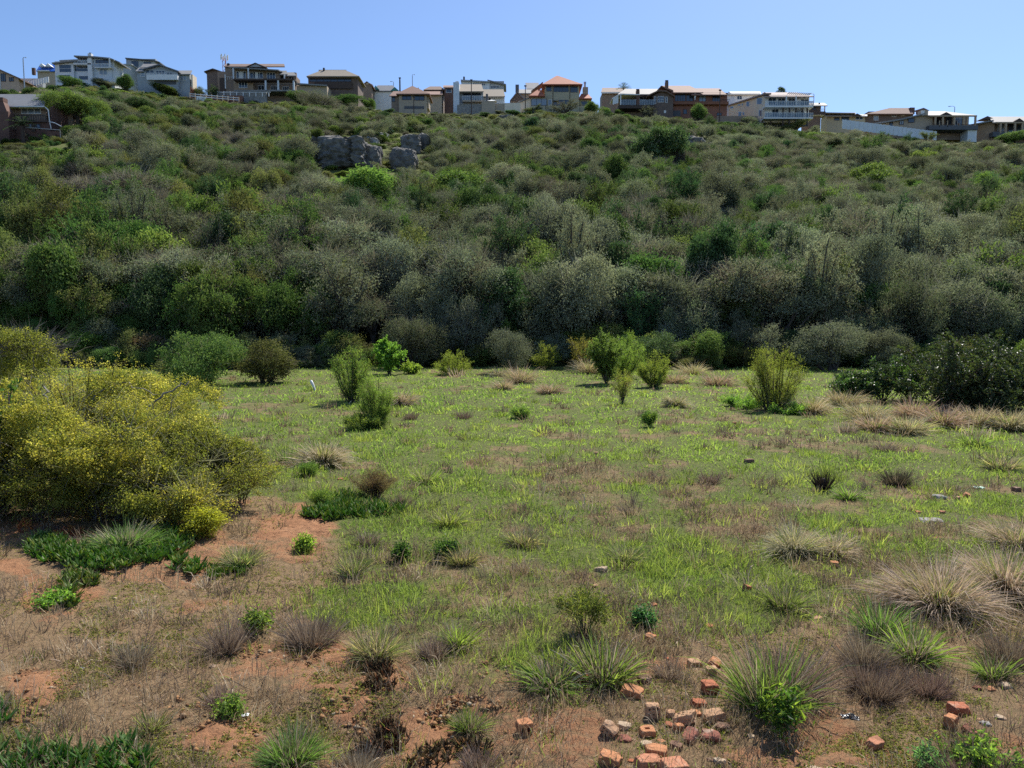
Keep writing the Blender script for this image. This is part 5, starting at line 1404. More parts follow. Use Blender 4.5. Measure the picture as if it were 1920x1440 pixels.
# ------------------------------------------------------------------ rock outcrop
def rock_mesh(seed, sx, sy, sz, mat, sub=4, rough=.22, blocky=.6, cracks=0):
    bm = bmesh.new(); bmesh.ops.create_icosphere(bm, subdivisions=sub, radius=1)
    V = np.array([v.co for v in bm.verts]); r = np.random.default_rng(seed)
    m = np.abs(V).max(1, keepdims=True); V = V * (1 - blocky) + (V / m) * blocky * .82
    off = r.uniform(0, 50)
    for f, a in ((1.3, 1.), (3.0, .5), (7., .3), (14., .14)):
        n = vnoise(V[:, 0] * f + off, V[:, 1] * f + V[:, 2] * f * 1.3 + off, seed) - .5
        n2 = vnoise(V[:, 2] * f + off, V[:, 0] * f * .8 - V[:, 1] * f + off, seed + 3) - .5
        V = V * (1 + rough * a * (n + n2)[:, None])
    if cracks:
        c = np.abs((V[:, 0] * cracks + .35 * vnoise(V[:, 2] * 3, V[:, 0], seed)) % 1 - .5)
        V[:, 1] += np.where(c < .045, .16, 0)
    V = V * np.array([sx, sy, sz])
    for v, c in zip(bm.verts, V): v.co = c
    me = bpy.data.meshes.new('rock'); bm.to_mesh(me); bm.free()
    me.materials.append(mat)
    return me


for i, (px, py, w, hh_, Y, lab) in enumerate((
        (640, 290, 108, 62, 150, 'largest blue-grey rock face with a pale lichened top edge'), (697, 298, 34, 46, 150.5, 'narrow cracked rock slab against the right end of the largest rock face'),
        (769, 272, 42, 36, 157, 'square grey boulder up right of the largest rock face'), (797, 270, 26, 30, 157.5, 'small grey boulder at the right end of the outcrop'), (757, 300, 46, 46, 152, 'tilted grey boulder below the square boulder'),
        (716, 256, 26, 15, 160, 'small pale boulder perched on the outcrop'), (702, 267, 14, 14, 157, 'white lichened boulder under the perched boulder'), (690, 262, 12, 10, 158, 'flat small rock above the largest rock face'),
        (345, 247, 12, 9, 158, 'lone white boulder in the scrub high on the left'), (1300, 270, 40, 24, 160, 'blue-grey boulder half hidden high on the right of the slope'), (1335, 277, 22, 18, 158, 'smaller grey boulder right of the half hidden one'), (1272, 258, 18, 16, 162, 'small grey boulder left of the half hidden one'), (950, 226, 30, 18, 178, 'grey boulder in the scrub below the red roofed house'), (500, 305, 22, 16, 150, 'grey rock block left of the largest rock face'))):
    Y = G(px, py + hh_ * .42)[1] + .5; x, y, z = P(px, py, Y)
    k = depth(Y, z) / F
    o = new_obj('boulder', rock_mesh(i + 3, w * k * .56, w * k * .35 + .8, hh_ * k * .58, M['rock'] if hh_ > 15 else M['rock_pale'], 5 if w > 40 else 4, .30, .66 if w > 25 else .4, 1.05 if w > 60 else 0), None, None, (x, y + .4, z))
    tag(o, lab, 'rock', 'boulders of the outcrop')
# ------------------------------------------------------------------ shrubs, weeds and grass clumps of the field
def place_shrub(name, label, cat, px, py, g, mb, mat='leaf_plain', group=None, rot=0, bark='bark', scale=1):
    x, y, z = G(px, py)
    o = empty(name, (x, y, z), rot); o.scale = (scale,) * 3
    tag(o, label, cat, group)
    new_obj('foliage', raw_mesh('foliage', g[0], g[1], g[2], g[3], False, M[mat]), None, o)
    mb.build('stems', M[bark], o, None, True)
    return o


def sz(px, py, w, h_):
    x, y, z = G(px, py); k = depth(y, z) / F
    return w * k, h_ * k


BROOM = [(.14, .185, .04, 3), (.17, .21, .048, 2), (.11, .15, .035, 1)]
LIME = [(.165, .235, .045, 3), (.125, .185, .038, 2)]
OLV = [(.13, .125, .035, 3), (.16, .14, .04, 1)]
FRESH = [(.075, .125, .035, 3), (.10, .155, .042, 2), (.055, .09, .028, 1)]
DEEP = [(.035, .075, .02, 3), (.05, .10, .025, 2)]
GLOSS = [(.030, .046, .020, 4), (.042, .060, .024, 2), (.065, .095, .03, .5)]
LIMEG = LIME + FRESH[:1]
i_ = 0
for nm, lab, px, py, w, hh, kw in (
    ('broom_shrub', 'feathery yellow-green broom shrub standing alone near the dark glossy bush', 1452, 768, 98, 108, dict(ns=34, tw=20, tl=.34, nl=26, L=.05, Wd=.013, pal=BROOM, up=1.6, droop=0, arch=.2, hvar=.25)),
    ('field_sapling', 'small rounded tree with a dark bare trunk at the back of the field', 1138, 719, 62, 86, dict(ns=18, tw=30, tl=.40, nl=28, L=.07, Wd=.034, pal=FRESH, up=.5, arch=.35, tmin=.22, hvar=.35)),
    ('broom_shrub', 'bright feathery shrub leaning out behind the small rounded tree', 1164, 708, 92, 82, dict(ns=34, tw=20, tl=.4, nl=26, L=.06, Wd=.018, pal=BROOM, up=1.4, droop=0, arch=.2)),
    ('broom_shrub', 'upright yellow-green shrub right of the small rounded tree', 1228, 726, 50, 62, dict(ns=22, tw=18, tl=.3, nl=26, L=.055, Wd=.02, pal=BROOM, up=1.3, droop=0, arch=.25)),
    ('broom_shrub', 'dense yellow-green broom shrub in front of the taller wispy one at left', 704, 800, 62, 88, dict(ns=30, tw=20, tl=.24, nl=26, L=.04, Wd=.011, pal=BROOM, up=1.5, droop=0, arch=.2, hvar=.2)),
    ('broom_shrub', 'tall wispy green shrub behind the dense broom shrub at left', 660, 752, 62, 108, dict(ns=26, tw=20, tl=.34, nl=24, L=.055, Wd=.014, pal=BROOM + FRESH, up=1.5, droop=0, arch=.2, hvar=.2)),
    ('lime_shrub', 'bright lime green leafy shrub at the back edge of the field', 730, 702, 56, 62, dict(ns=18, tw=22, tl=.36, nl=22, L=.10, Wd=.06, pal=LIME, up=.6, arch=.4)),
    ('lime_shrub', 'low lime green sprawl right of the lime green shrub', 768, 701, 34, 20, dict(ns=14, tw=14, tl=.25, nl=18, L=.09, Wd=.055, pal=LIME, up=.5, arch=.5)),
    ('olive_sapling', 'thin orange-olive sapling left of the small rounded tree', 1092, 696, 64, 68, dict(ns=14, tw=18, tl=.4, nl=14, L=.06, Wd=.022, pal=OLV, up=.8, arch=.2, tmin=.35)),
    ('broom_shrub', 'small yellow-green shrub at the wood edge beside the tan tussocks', 1025, 692, 42, 40, dict(ns=20, tw=16, tl=.35, nl=22, L=.06, Wd=.02, pal=BROOM, up=1.3, droop=0, arch=.25)),
    ('broom_shrub', 'dull yellow-green shrub at the wood edge right of the lime green shrub', 848, 702, 52, 36, dict(ns=20, tw=16, tl=.35, nl=22, L=.06, Wd=.02, pal=BROOM, up=1.3, droop=0, arch=.25)),
    ('olive_sapling', 'sparse yellowish sapling in front of the small rounded tree', 1166, 757, 42, 60, dict(ns=12, tw=16, tl=.26, nl=14, L=.045, Wd=.016, pal=OLV + BROOM, up=.9, arch=.2)),
    ('low_shrub', 'low vivid green shrub at the foot of the feathery broom shrub', 1392, 764, 80, 18, dict(ns=18, tw=10, tl=.2, nl=16, L=.09, Wd=.02, pal=LIMEG, up=.7, arch=.5)),
    ('low_shrub', 'low green shrub right below the feathery broom shrub', 1480, 776, 70, 15, dict(ns=14, tw=9, tl=.2, nl=16, L=.08, Wd=.02, pal=LIMEG, up=.7, arch=.5)),
    ('low_shrub', 'small round dark yellow-green bush in the middle of the field', 975, 784, 34, 18, dict(ns=22, tw=14, tl=.12, nl=20, L=.035, Wd=.016, pal=BROOM + FRESH, up=.9, arch=.45)),
    ('low_shrub', 'small pointed green bush in the middle right of the field', 1219, 800, 28, 26, dict(ns=16, tw=14, tl=.14, nl=20, L=.035, Wd=.014, pal=BROOM + DEEP, up=.9, arch=.35)),
    ('low_shrub', 'dark yellow-green low growth at the foot of the dense broom shrub', 680, 804, 90, 26, dict(ns=30, tw=16, tl=.16, nl=20, L=.04, Wd=.014, pal=BROOM + FRESH, up=.9, arch=.5)),
    ('low_shrub', 'bright yellow-green cushion plant left of the brown dead cushion', 578, 892, 34, 20, dict(ns=26, tw=14, tl=.06, nl=24, L=.022, Wd=.006, pal=FRESH + BROOM, up=1.2, droop=0, arch=.5)),
    ('low_shrub', 'small bright cushion plant beside the ice plant mat', 602, 950, 40, 26, dict(ns=26, tw=14, tl=.06, nl=24, L=.022, Wd=.006, pal=FRESH + BROOM, up=1.2, droop=0, arch=.5)),
    ('dead_cushion', 'dark brown dead cushion shrub beside the ice plant mat', 703, 934, 80, 48, dict(ns=60, tw=26, tl=.14, nl=5, L=.015, Wd=.005, pal=[(.10, .06, .04, 3), (.075, .045, .03, 2)], up=1.2, droop=0, arch=.45, twig_w=.004)),
    ('narrowleaf_shrub', 'dark narrow-leaved yellow-green shrub behind the tall grass clumps', 1095, 1192, 104, 74, dict(ns=17, tw=9, tl=.09, nl=18, L=.045, Wd=.008, pal=[(.115, .125, .03, 3), (.16, .16, .04, 1), (.075, .09, .025, 2)], up=1.7, droop=0, arch=.45, hvar=.15, tmin=.5)),
    ('leafy_seedling', 'broad-leaved seedling with dark and yellowish leaves below the big grass clump', 1462, 1378, 110, 80, dict(ns=7, tw=8, tl=.07, nl=7, L=.066, Wd=.02, pal=[(.07, .115, .025, 3), (.15, .18, .03, 2), (.04, .07, .02, 1)], up=1.0, droop=.1, arch=.5, stem_r=.008)),
    ('leafy_weed', 'small dark leafy weed alone in the dry grass', 753, 1052, 30, 28, dict(ns=12, tw=10, tl=.05, nl=10, L=.034, Wd=.02, pal=DEEP, up=.7, arch=.4)),
    ('leafy_weed', 'dark leafy weed on the left side of a grey-green grass clump', 838, 1050, 46, 34, dict(ns=16, tw=10, tl=.06, nl=10, L=.034, Wd=.022, pal=DEEP, up=.7, arch=.4)),
    ('leafy_weed', 'little bright green weed beside the small white scrap on the red soil', 432, 1342, 38, 30, dict(ns=12, tw=8, tl=.04, nl=9, L=.022, Wd=.015, pal=LIME + FRESH, up=.6, arch=.4)),
    ('leafy_weed', 'light green weed behind the tall brown stalks at left', 482, 1186, 46, 40, dict(ns=12, tw=8, tl=.06, nl=9, L=.03, Wd=.018, pal=LIME + FRESH, up=.8, arch=.4)),
    ('leafy_weed', 'bluish green leafy weed near the orange half brick in the grass', 1205, 1178, 36, 30, dict(ns=12, tw=8, tl=.05, nl=9, L=.03, Wd=.018, pal=[(.06, .12, .05, 1)], up=.7, arch=.4)),
    ('leafy_weed', 'pale yellow-green weed sprawling on the bare soil below the ice plant', 105, 1132, 70, 11, dict(ns=20, tw=6, tl=.05, nl=8, L=.032, Wd=.024, pal=LIME, up=.4, arch=.6)),
    ('leafy_weed', 'yellow-green weed in the bare soil right of the yellow bush', 572, 1032, 34, 22, dict(ns=14, tw=8, tl=.05, nl=9, L=.035, Wd=.02, pal=LIME, up=.5, arch=.5)),
    ('flowering_sprig', 'low yellow-green flowering shrub spilling onto the bare soil below the yellow bush', 378, 1008, 76, 46, dict(ns=30, tw=16, tl=.13, nl=18, L=.026, Wd=.016, pal=[(.26, .26, .03, 2), (.17, .19, .03, 2)], up=.7, arch=.5)),
    ('thistle_weed', 'vivid green jagged thistle at the bottom right corner', 1846, 1462, 150, 60, dict(ns=16, tw=10, tl=.07, nl=9, L=.042, Wd=.018, pal=LIME + FRESH, up=.9, arch=.5)),
    ('thistle_weed', 'bluish green thistle left of the vivid green one at the bottom edge', 1752, 1458, 60, 42, dict(ns=8, tw=9, tl=.05, nl=8, L=.04, Wd=.012, pal=[(.09, .17, .075, 1)], up=.9, arch=.5)),
):
    w_, h_ = sz(px, py, w, hh); i_ += 1
    if 'broom' in nm: kw.update(arch=.85, hvar=.6, tmin=.05, tw=int(kw['tw'] * 1.7), up=1.15, base=w_ * .2, nl=int(kw['nl'] * .62))
    if 'broom' in nm or 'sapling' in nm: w_ *= 1.2; h_ *= 1.1
    g, mb = shrub_geo(200 + i_, h=h_, sp=w_ * .5, **kw)
    place_shrub(nm, lab, 'shrub' if 'weed' not in nm else 'weed', px, py, g, mb)


# dark glossy bush at the right, two bodies of growth
def dome_shrub(seed, lobes, nst, tw, tl, nl, L, Wd, pal, **kw):
    parts = []; mbs = MB(); r = np.random.default_rng(seed)
    for j, (dx, dy, h, sp) in enumerate(lobes):
        g, mb = shrub_geo(seed + j * 5, nst, h, sp, tw, tl, nl, L, Wd, pal, **kw)
        V = g[0] + np.array([dx, dy, 0]); parts.append((V, g[1], g[2], g[3]))
        mbs.add(np.concatenate(mb.V) + np.array([dx, dy, 0]), np.concatenate(mb.Q), np.concatenate(mb.T))
    return join_geo(*parts), mbs


g, mb = dome_shrub(61, [(0, 0, 2.05, 1.35), (1.5, .5, 2.05, 1.5), (3.0, .2, 1.95, 1.4), (4.4, .8, 1.9, 1.5), (.6, -.5, 1.3, 1.0), (2.2, -.5, 1.3, 1.1), (1.4, 1.6, 2.0, 1.4)], 26, 20, .42, 15, .085, .045, GLOSS, up=.55, arch=.55, hvar=.55, tmin=.2)
place_shrub('glossy_bush', 'large dark glossy-leaved bush at the right end of the field', 'bush', 1775, 772, g, mb, 'leaf_gloss', scale=1.12)
g, mb = dome_shrub(81, [(0, 0, 1.15, .75), (.9, .3, 1.2, .8), (-.7, .3, .8, .6)], 20, 18, .3, 14, .075, .04, GLOSS + FRESH[:1], up=.55, arch=.55, hvar=.5)
place_shrub('glossy_bush', 'lower dark bush with bare stems left in front of the large glossy bush', 'bush', 1655, 752, g, mb, 'leaf_gloss', scale=1.12)

# ---- the big yellow flowering bush at the left: arching stems, dense tiny leaves and flowers
YEL = [(.29, .255, .05, 3), (.23, .215, .05, 3), (.13, .145, .036, 3), (.37, .33, .10, 1)]
YELD = [(.15, .155, .035, 3), (.10, .115, .03, 3), (.24, .23, .045, 1.5)]
bx, by, bz = G(150, 985)
yb_ = empty('yellow_flowering_bush', (bx, by, bz))
tag(yb_, 'huge tangled bush covered in tiny yellow flowers filling the left side', 'bush')
fol = []; tws = MB(); r5 = np.random.default_rng(55)
LOBES = [  # dx, dy, height, spread, palette
    (-1.9, 1.1, 1.62, 1.3, YEL), (-.8, 1.1, 1.5, 1.05, YEL), (-.2, 1.9, 1.42, .95, YEL), (-3.3, 1.5, 1.75, 1.45, YELD), (-1.6, 3.0, 1.85, 1.35, YEL), (-3.3, 3.8, 2.1, 1.5, YELD), (-.8, 3.2, 1.5, .95, YEL), (.35, 1.3, 1.25, .75, YEL),
    (1.0, .85, 1.0, .65, YELD), (.2, .4, 1.2, .8, YEL), (1.35, 1.1, .75, .5, YELD), (-1.4, .45, 1.0, .8, YELD), (-2.6, .4, 1.1, .85, YELD), (-4.6, 2.6, 2.0, 1.5, YELD), (1.25, .1, .45, .4, YEL), (-.5, .3, .8, .6, YELD), (.75, .2, .7, .55, YELD)]
for j, (dx, dy, h, sp, pal) in enumerate(LOBES):
    g, mb = shrub_geo(500 + j, int(16 + 8 * sp), h * 1.0, sp * 1.03, 16, .32, 22, .026, .018, pal, up=.7, droop=.35, base=.5 * sp, tmin=.3, jit=.028, arch=.62, twig_w=.005, stem_r=.008, hvar=.6)
    V = g[0] + np.array([dx, dy, 0]); fol.append((V, g[1], g[2], g[3]))
    tws.add(np.concatenate(mb.V) + np.array([dx, dy, 0]), np.concatenate(mb.Q), np.concatenate(mb.T))
    V, Q, C_, tips = crown_geo(700 + j, (sp * .95, sp * .95, h * .5), h * .48, 14, int(1750 * sp), 16, .030, .020, pal + YELD[:2], core=.36, rc=.045, gap=.64, low=-.9, nsc=1.35, upw=.4)
    fol.append((V + np.array([dx, dy, 0]), Q, None, C_))
    tw = twig_geo(760 + j, 160, (sp * .9, sp * .9, h * .5), h * .48, .4, .007, TWIG, up=.5)
    fol.append((tw[0] + np.array([dx, dy, 0]), tw[1], tw[2], tw[3]))
g = join_geo(*fol)
new_obj('foliage', raw_mesh('foliage', g[0], g[1], g[2], g[3], False, M['leaf_plain']), None, yb_)
tws.build('stems', M['bark'], yb_, None, True)


def rel(px, py, Y):
    a = np.array(P(px, py, Y)); return a - np.array([bx, by, bz])


mb = MB()
for pts, r0 in (([(235, 800, by + 1.6), (285, 760, by + 1.7), (330, 728, by + 1.8), (352, 716, by + 1.9)], .022), ([(170, 760, by + 2.4), (185, 735, by + 2.4), (205, 720, by + 2.5), (232, 718, by + 2.5), (268, 728, by + 2.4), (300, 742, by + 2.3)], .016),
                ([(85, 730, by + 1.2), (92, 760, by + 1.1), (101, 800, by + 1.0)], .012), ([(215, 845, by + .8), (245, 848, by + .8), (290, 838, by + .9)], .01),
                ([(300, 930, by + .5), (320, 922, by + .5), (355, 930, by + .5)], .008)):
    p_ = np.array([rel(*q) for q in pts]); t_ = np.linspace(0, 1, len(p_)); tt = np.linspace(0, 1, 16); p_ = np.stack([np.interp(tt, t_, p_[:, q]) for q in range(3)], 1) + r5.normal(size=(16, 3)) * .02; mb.tube(p_, np.linspace(r0 * .8, r0 * .35, 16), 6)
new_obj('bare_branch', mb.mesh('bare_branch', M['greybark'], True), None, yb_)
V, Q, T, cc = twig_geo(88, 600, (.9, .7, .35), 0, .4, .009, TWIG, up=.8)
new_obj('dead_twigs', raw_mesh('dead_twigs', V + rel(45, 690, by + 4.4) * np.array([1, 1, 0]) + np.array([0, 0, 1.75]), Q, T, cc, False, M['dry']), None, yb_)
V, Q, T, cc = twig_geo(89, 500, (.5, .3, .22), .05, .3, .006, TWIG, up=.6)
new_obj('dead_twigs', raw_mesh('dead_twigs', V + (np.array(G(318, 985)) - np.array([bx, by, bz])), Q, T, cc, False, M['dry']), None, yb_)
x, y, z = G(25, 790, 8)
g, mb = shrub_geo(540, 16, 1.75, .45, 18, .2, 16, .07, .04, DEEP, up=.6, arch=.5)
o = empty('climbing_shrub', (rel(20, 790, by + 1.0)[0] + bx, by + .8, bz)); tag(o, 'dark green broad-leaved shrub growing through the yellow bush at the left edge', 'shrub')
new_obj('foliage', raw_mesh('foliage', g[0], g[1], g[2], g[3], False, M['leaf_plain']), None, o); mb.build('stems', M['bark'], o, None, True)

# ---- grass clumps -----------------------------------------------------------------
PALE = [(.50, .42, .29, 3), (.38, .32, .20, 2), (.22, .22, .11, 2), (.58, .51, .38, 1)]
TANT = [(.42, .31, .20, 3), (.50, .40, .28, 2), (.28, .23, .12, 1)]
MIXG = [(.10, .13, .05, 3), (.15, .16, .075, 2), (.26, .22, .14, 2), (.07, .10, .04, 1)]
GRN = [(.085, .135, .040, 3), (.115, .165, .05, 2), (.065, .10, .035, 2)]
LIMG = [(.145, .20, .05, 3), (.11, .16, .042, 2)]
GREYB = [(.24, .19, .145, 3), (.18, .14, .105, 2), (.31, .26, .205, 1.5)]
BROWNB = [(.17, .125, .095, 3), (.22, .17, .13, 2)]


def tuft_geo(seed, n, h, sp, pal, wd, droop, upr=.5, base=.25, tip=None):
    r = np.random.default_rng(seed)
    az = r.uniform(0, 6.283, n); q = np.sqrt(r.uniform(0, 1, n))
    B = np.stack([np.cos(az) * q * base * sp, np.sin(az) * q * base * sp, np.full(n, -.02)], 1)
    lean = q * (1 - upr) * 1.25 + r.normal(0, .22, n) + .12 * np.sin(az * 2 + seed)
    D = np.stack([np.cos(az) * np.sin(lean), np.sin(az) * np.sin(lean), np.cos(lean)], 1) + r.normal(size=(n, 3)) * .14
    L = np.sqrt(h * h + (sp * q * .8) ** 2) * (.28 + .85 * r.uniform(0, 1, n) ** .8) * (1 + .22 * np.sin(az * 3 + seed * 1.7))
    n0 = len(B)
    D = unit(D); hor = unit(D * np.array([1, 1, 0]) + 1e-6)
    bend = droop * L * r.uniform(.1, .85, n)
    # three-segment blades that arch over
    face = r.normal(size=(n, 3)); face[:, 2] *= .2
    sd = unit(np.cross(D, face)); w = wd * r.uniform(.6, 1.3, n)[:, None]; Lc = L[:, None]; bd = bend[:, None]
    zz = np.array([0, 0, 1.])
    p = [B, B + D * Lc * .4 + hor * bd * .08 - zz * bd * .06, B + D * Lc * .75 + hor * bd * .35 - zz * bd * .42, B + D * Lc + hor * bd * .55 - zz * bd * 1.0]
    for a in (2, 3): p[a][:, 2] = np.maximum(p[a][:, 2], .005 + .02 * r.uniform(0, 1, n))
    V = np.stack([p[0] - sd * w * .4, p[0] + sd * w * .4, p[1] + sd * w * .5, p[1] - sd * w * .5, p[2] + sd * w * .38, p[2] - sd * w * .38, p[3]], 1).reshape(-1, 3)
    i = np.arange(n)[:, None] * 7
    Q = np.concatenate([i + np.array([[0, 1, 2, 3]]), i + np.array([[3, 2, 4, 5]])]); T = i + np.array([[5, 4, 6]])
    c0 = pick(pal, n, r) * r.uniform(.7, 1.25, (n, 1)); cc = np.repeat(c0, 7, 0).reshape(n, 7, 3)
    if tip is not None:
        f = np.array([0, 0, .25, .25, .7, .7, 1.])[None, :, None]; cc = cc * (1 - f) + np.array(tip) * f * r.uniform(.7, 1.2, (n, 1, 1))
    return V, Q, T, cc.reshape(-1, 3)


TN = 0


def tuft(name, label, px, py, w, hh, layers, cat='grass clump', group=None):
    """layers: (part name, number, height factor, spread factor, palette, width, droop, upright, tip)"""
    global TN
    x, y, z = G(px, py); w_, h_ = sz(px, py, w, hh)
    if name in ('grass_clump', 'dry_tuft'): w_ *= .88; h_ *= .76
    if name == 'fountain_tussock': w_ *= .9; h_ *= .92
    o = empty(name, (x, y, z)); tag(o, label, cat, group)
    for (pn, n, hf, sf, pal, wd, dr, up, tip) in layers:
        TN += 1
        V, Q, T, cc = tuft_geo(1000 + TN, n, h_ * hf, w_ * .5 * sf, pal, wd, dr, up, .5 if name in ('grass_clump', 'dry_tuft') else .32, tip)
        new_obj(pn, raw_mesh(pn, V, Q, T, cc, False, M['grass' if pal in (GRN, LIMG, MIXG) else 'dry']), None, o)
    return o


STRAW = (.46, .38, .27)
for lab, px, py, w, hh, n in (
    ('largest pale fountain-shaped tussock near the right edge', 1762, 1142, 185, 105, 2600), ('second big pale tussock leaning in at the right edge behind the largest one', 1888, 1112, 150, 105, 2200), ('pale tussock farther back at the right edge', 1905, 1030, 110, 75, 1300),
    ('grey-green upright tussock in the right of the field', 1490, 1038, 80, 74, 1300), ('straw and green tussock right beside the grey-green upright tussock', 1562, 1042, 70, 60, 900),
    ('rounded pale tussock right of the yellow bush', 606, 872, 86, 56, 1500), ('pale tussock beside the dense broom shrub', 752, 760, 46, 36, 1000), ('round straw tussock in the back right of the field', 1266, 762, 52, 32, 800)):
    tuft('fountain_tussock', lab, px, py, w, hh, [('dry_blades', n, 1, 1.1, PALE, .0055 if py > 1000 else .011, .75, .32, STRAW), ('green_blades', int(n * .45), .85, .9, MIXG, .005 if py > 1000 else .01, .6, .45, None)], 'tussock', 'pale tussocks')
for lab, px, py, w, hh, n in (
    ('tan tussock at the back of the field below the grey-green tree', 975, 718, 72, 34, 900), ('low tan tussock left in front of the tan one below the tree', 944, 730, 40, 22, 500), ('brownish tussock in the back middle of the field', 1030, 738, 56, 24, 600), ('tan tussock under the orange-olive sapling', 1105, 700, 60, 34, 700), ('small tan tussock left of the tan one at the back', 935, 706, 44, 20, 450),
    ('tan tussock right of the feathery broom shrub', 1522, 776, 64, 40, 900), ('pale low tussock row left of the large glossy bush', 1580, 762, 80, 34, 900), ('straw tussock in front of the lower dark bush', 1625, 790, 80, 40, 1000), ('reddish tan tussock under the large glossy bush', 1715, 786, 80, 42, 1000),
    ('straw tussock right of the reddish tan one', 1770, 800, 80, 44, 1000), ('dry straw tussock under the right side of the glossy bush', 1830, 800, 84, 40, 1000), ('dry straw tussock at the right edge below the glossy bush', 1895, 806, 84, 44, 1000), ('tan tussock by the small rounded tree at the field edge', 1262, 718, 60, 24, 500), ('tan tussock at the wood edge behind the broom shrub', 1345, 722, 80, 26, 600), ('pale tussock left of the broom shrub', 1300, 702, 60, 26, 500), ('green and straw tussock before the straw ones at right', 1700, 812, 90, 36, 900), ('straw and green tussock in front of the tan row at right', 1640, 808, 80, 34, 800)):
    tuft('tan_tussock', lab, px, py, w, hh, [('dry_blades', n, 1, 1.15, TANT + PALE[:2], .012, .6, .3, None), ('green_blades', n // 3, .8, 1, MIXG, .011, .5, .4, None)], 'tussock', 'tan tussocks')
for lab, px, py, w, hh, pal, n, wd, dr, up in (
    ('lush bright green grass clump at the bottom edge left of the red soil', 548, 1432, 120, 88, GRN, 1500, .0045, .5, .5),
    ('broad-bladed dark green grass clump left of the red broken brick', 1035, 1290, 110, 86, GRN, 420, .012, .8, .35),
    ('tall grass clump with broad green blades behind the red broken brick', 1132, 1275, 130, 112, GRN, 420, .010, .6, .5),
    ('lime green spiky grass clump in the middle foreground', 857, 1212, 66, 66, LIMG, 700, .006, .5, .45),
    ('grey-green grass clump left of the lime green clump', 706, 1232, 100, 80, MIXG, 1300, .0045, .5, .5),
    ('small grey-green tuft left of the dark leafy weed', 660, 1082, 56, 60, MIXG, 800, .005, .4, .55),
    ('grey-green grass clump beside the dark leafy weed', 868, 1058, 70, 50, MIXG, 900, .005, .5, .5),
    ('biggest foreground clump of mixed green grass right of the brick heap', 1440, 1330, 165, 190, GRN, 620, .0065, .45, .66),
    ('broad-bladed bright grass clump right of the grey shrubby tuft', 1712, 1235, 100, 110, LIMG, 420, .010, .7, .45),
    ('green grass blades in the grey tuft left of the largest pale tussock', 1650, 1190, 110, 100, GRN, 520, .007, .5, .55),
    ('thin green grass clump over the orange bricks at right', 1470, 1140, 80, 72, GRN, 420, .006, .5, .55),
    ('long green grass mound at the foot of the yellow bush', 235, 1030, 130, 66, GRN, 2200, .006, .8, .4),
    ('soft grey-green grass clump right of the ice plant mat', 452, 1058, 90, 48, MIXG, 1100, .005, .5, .45),
    ('small bright green clump under the bank of red soil', 880, 1368, 70, 60, GRN, 700, .004, .5, .5),
    ('small dark green tuft left of the bottom green clump', 285, 1368, 70, 52, MIXG, 500, .004, .5, .5),
    ('thin green tuft at the right edge above the brown weeds', 1862, 1270, 70, 76, GRN, 300, .006, .6, .5),
    ('leaning green tuft near the pale tussock right of the yellow bush', 538, 866, 46, 40, GRN, 500, .008, .6, .45),
    ('bright strap-leaved grass tuft left in the field', 800, 905, 70, 40, LIMG, 600, .009, .7, .4),
    ('bright strap-leaved grass tuft just in front of the brown dead cushion', 840, 985, 70, 46, LIMG, 600, .008, .7, .4),
    ('dense low grass tuft in the middle of the field', 980, 1020, 84, 44, MIXG, 900, .006, .6, .4),
    ('dark green tuft right of the pale brick with holes', 1172, 1050, 70, 44, MIXG, 800, .005, .6, .4),
    ('yellow-green tuft in the far right of the field', 1828, 836, 60, 30, LIMG, 500, .012, .6, .4),
    ('green tuft beside the black burnt stump', 1590, 935, 60, 36, LIMG, 500, .009, .6, .4),
    ('green tuft near the right edge behind the pale tussocks', 1880, 880, 90, 40, MIXG, 700, .01, .6, .4)):
    tuft('grass_clump', lab, px, py, w, hh, [('green_blades', int(n * .72), 1, 1, pal, wd, dr, up, None), ('dry_blades', n // 2, .95, .9, GREYB + PALE[:2], wd * .6, dr * .5, up, None)], 'grass clump', 'green grass clumps')
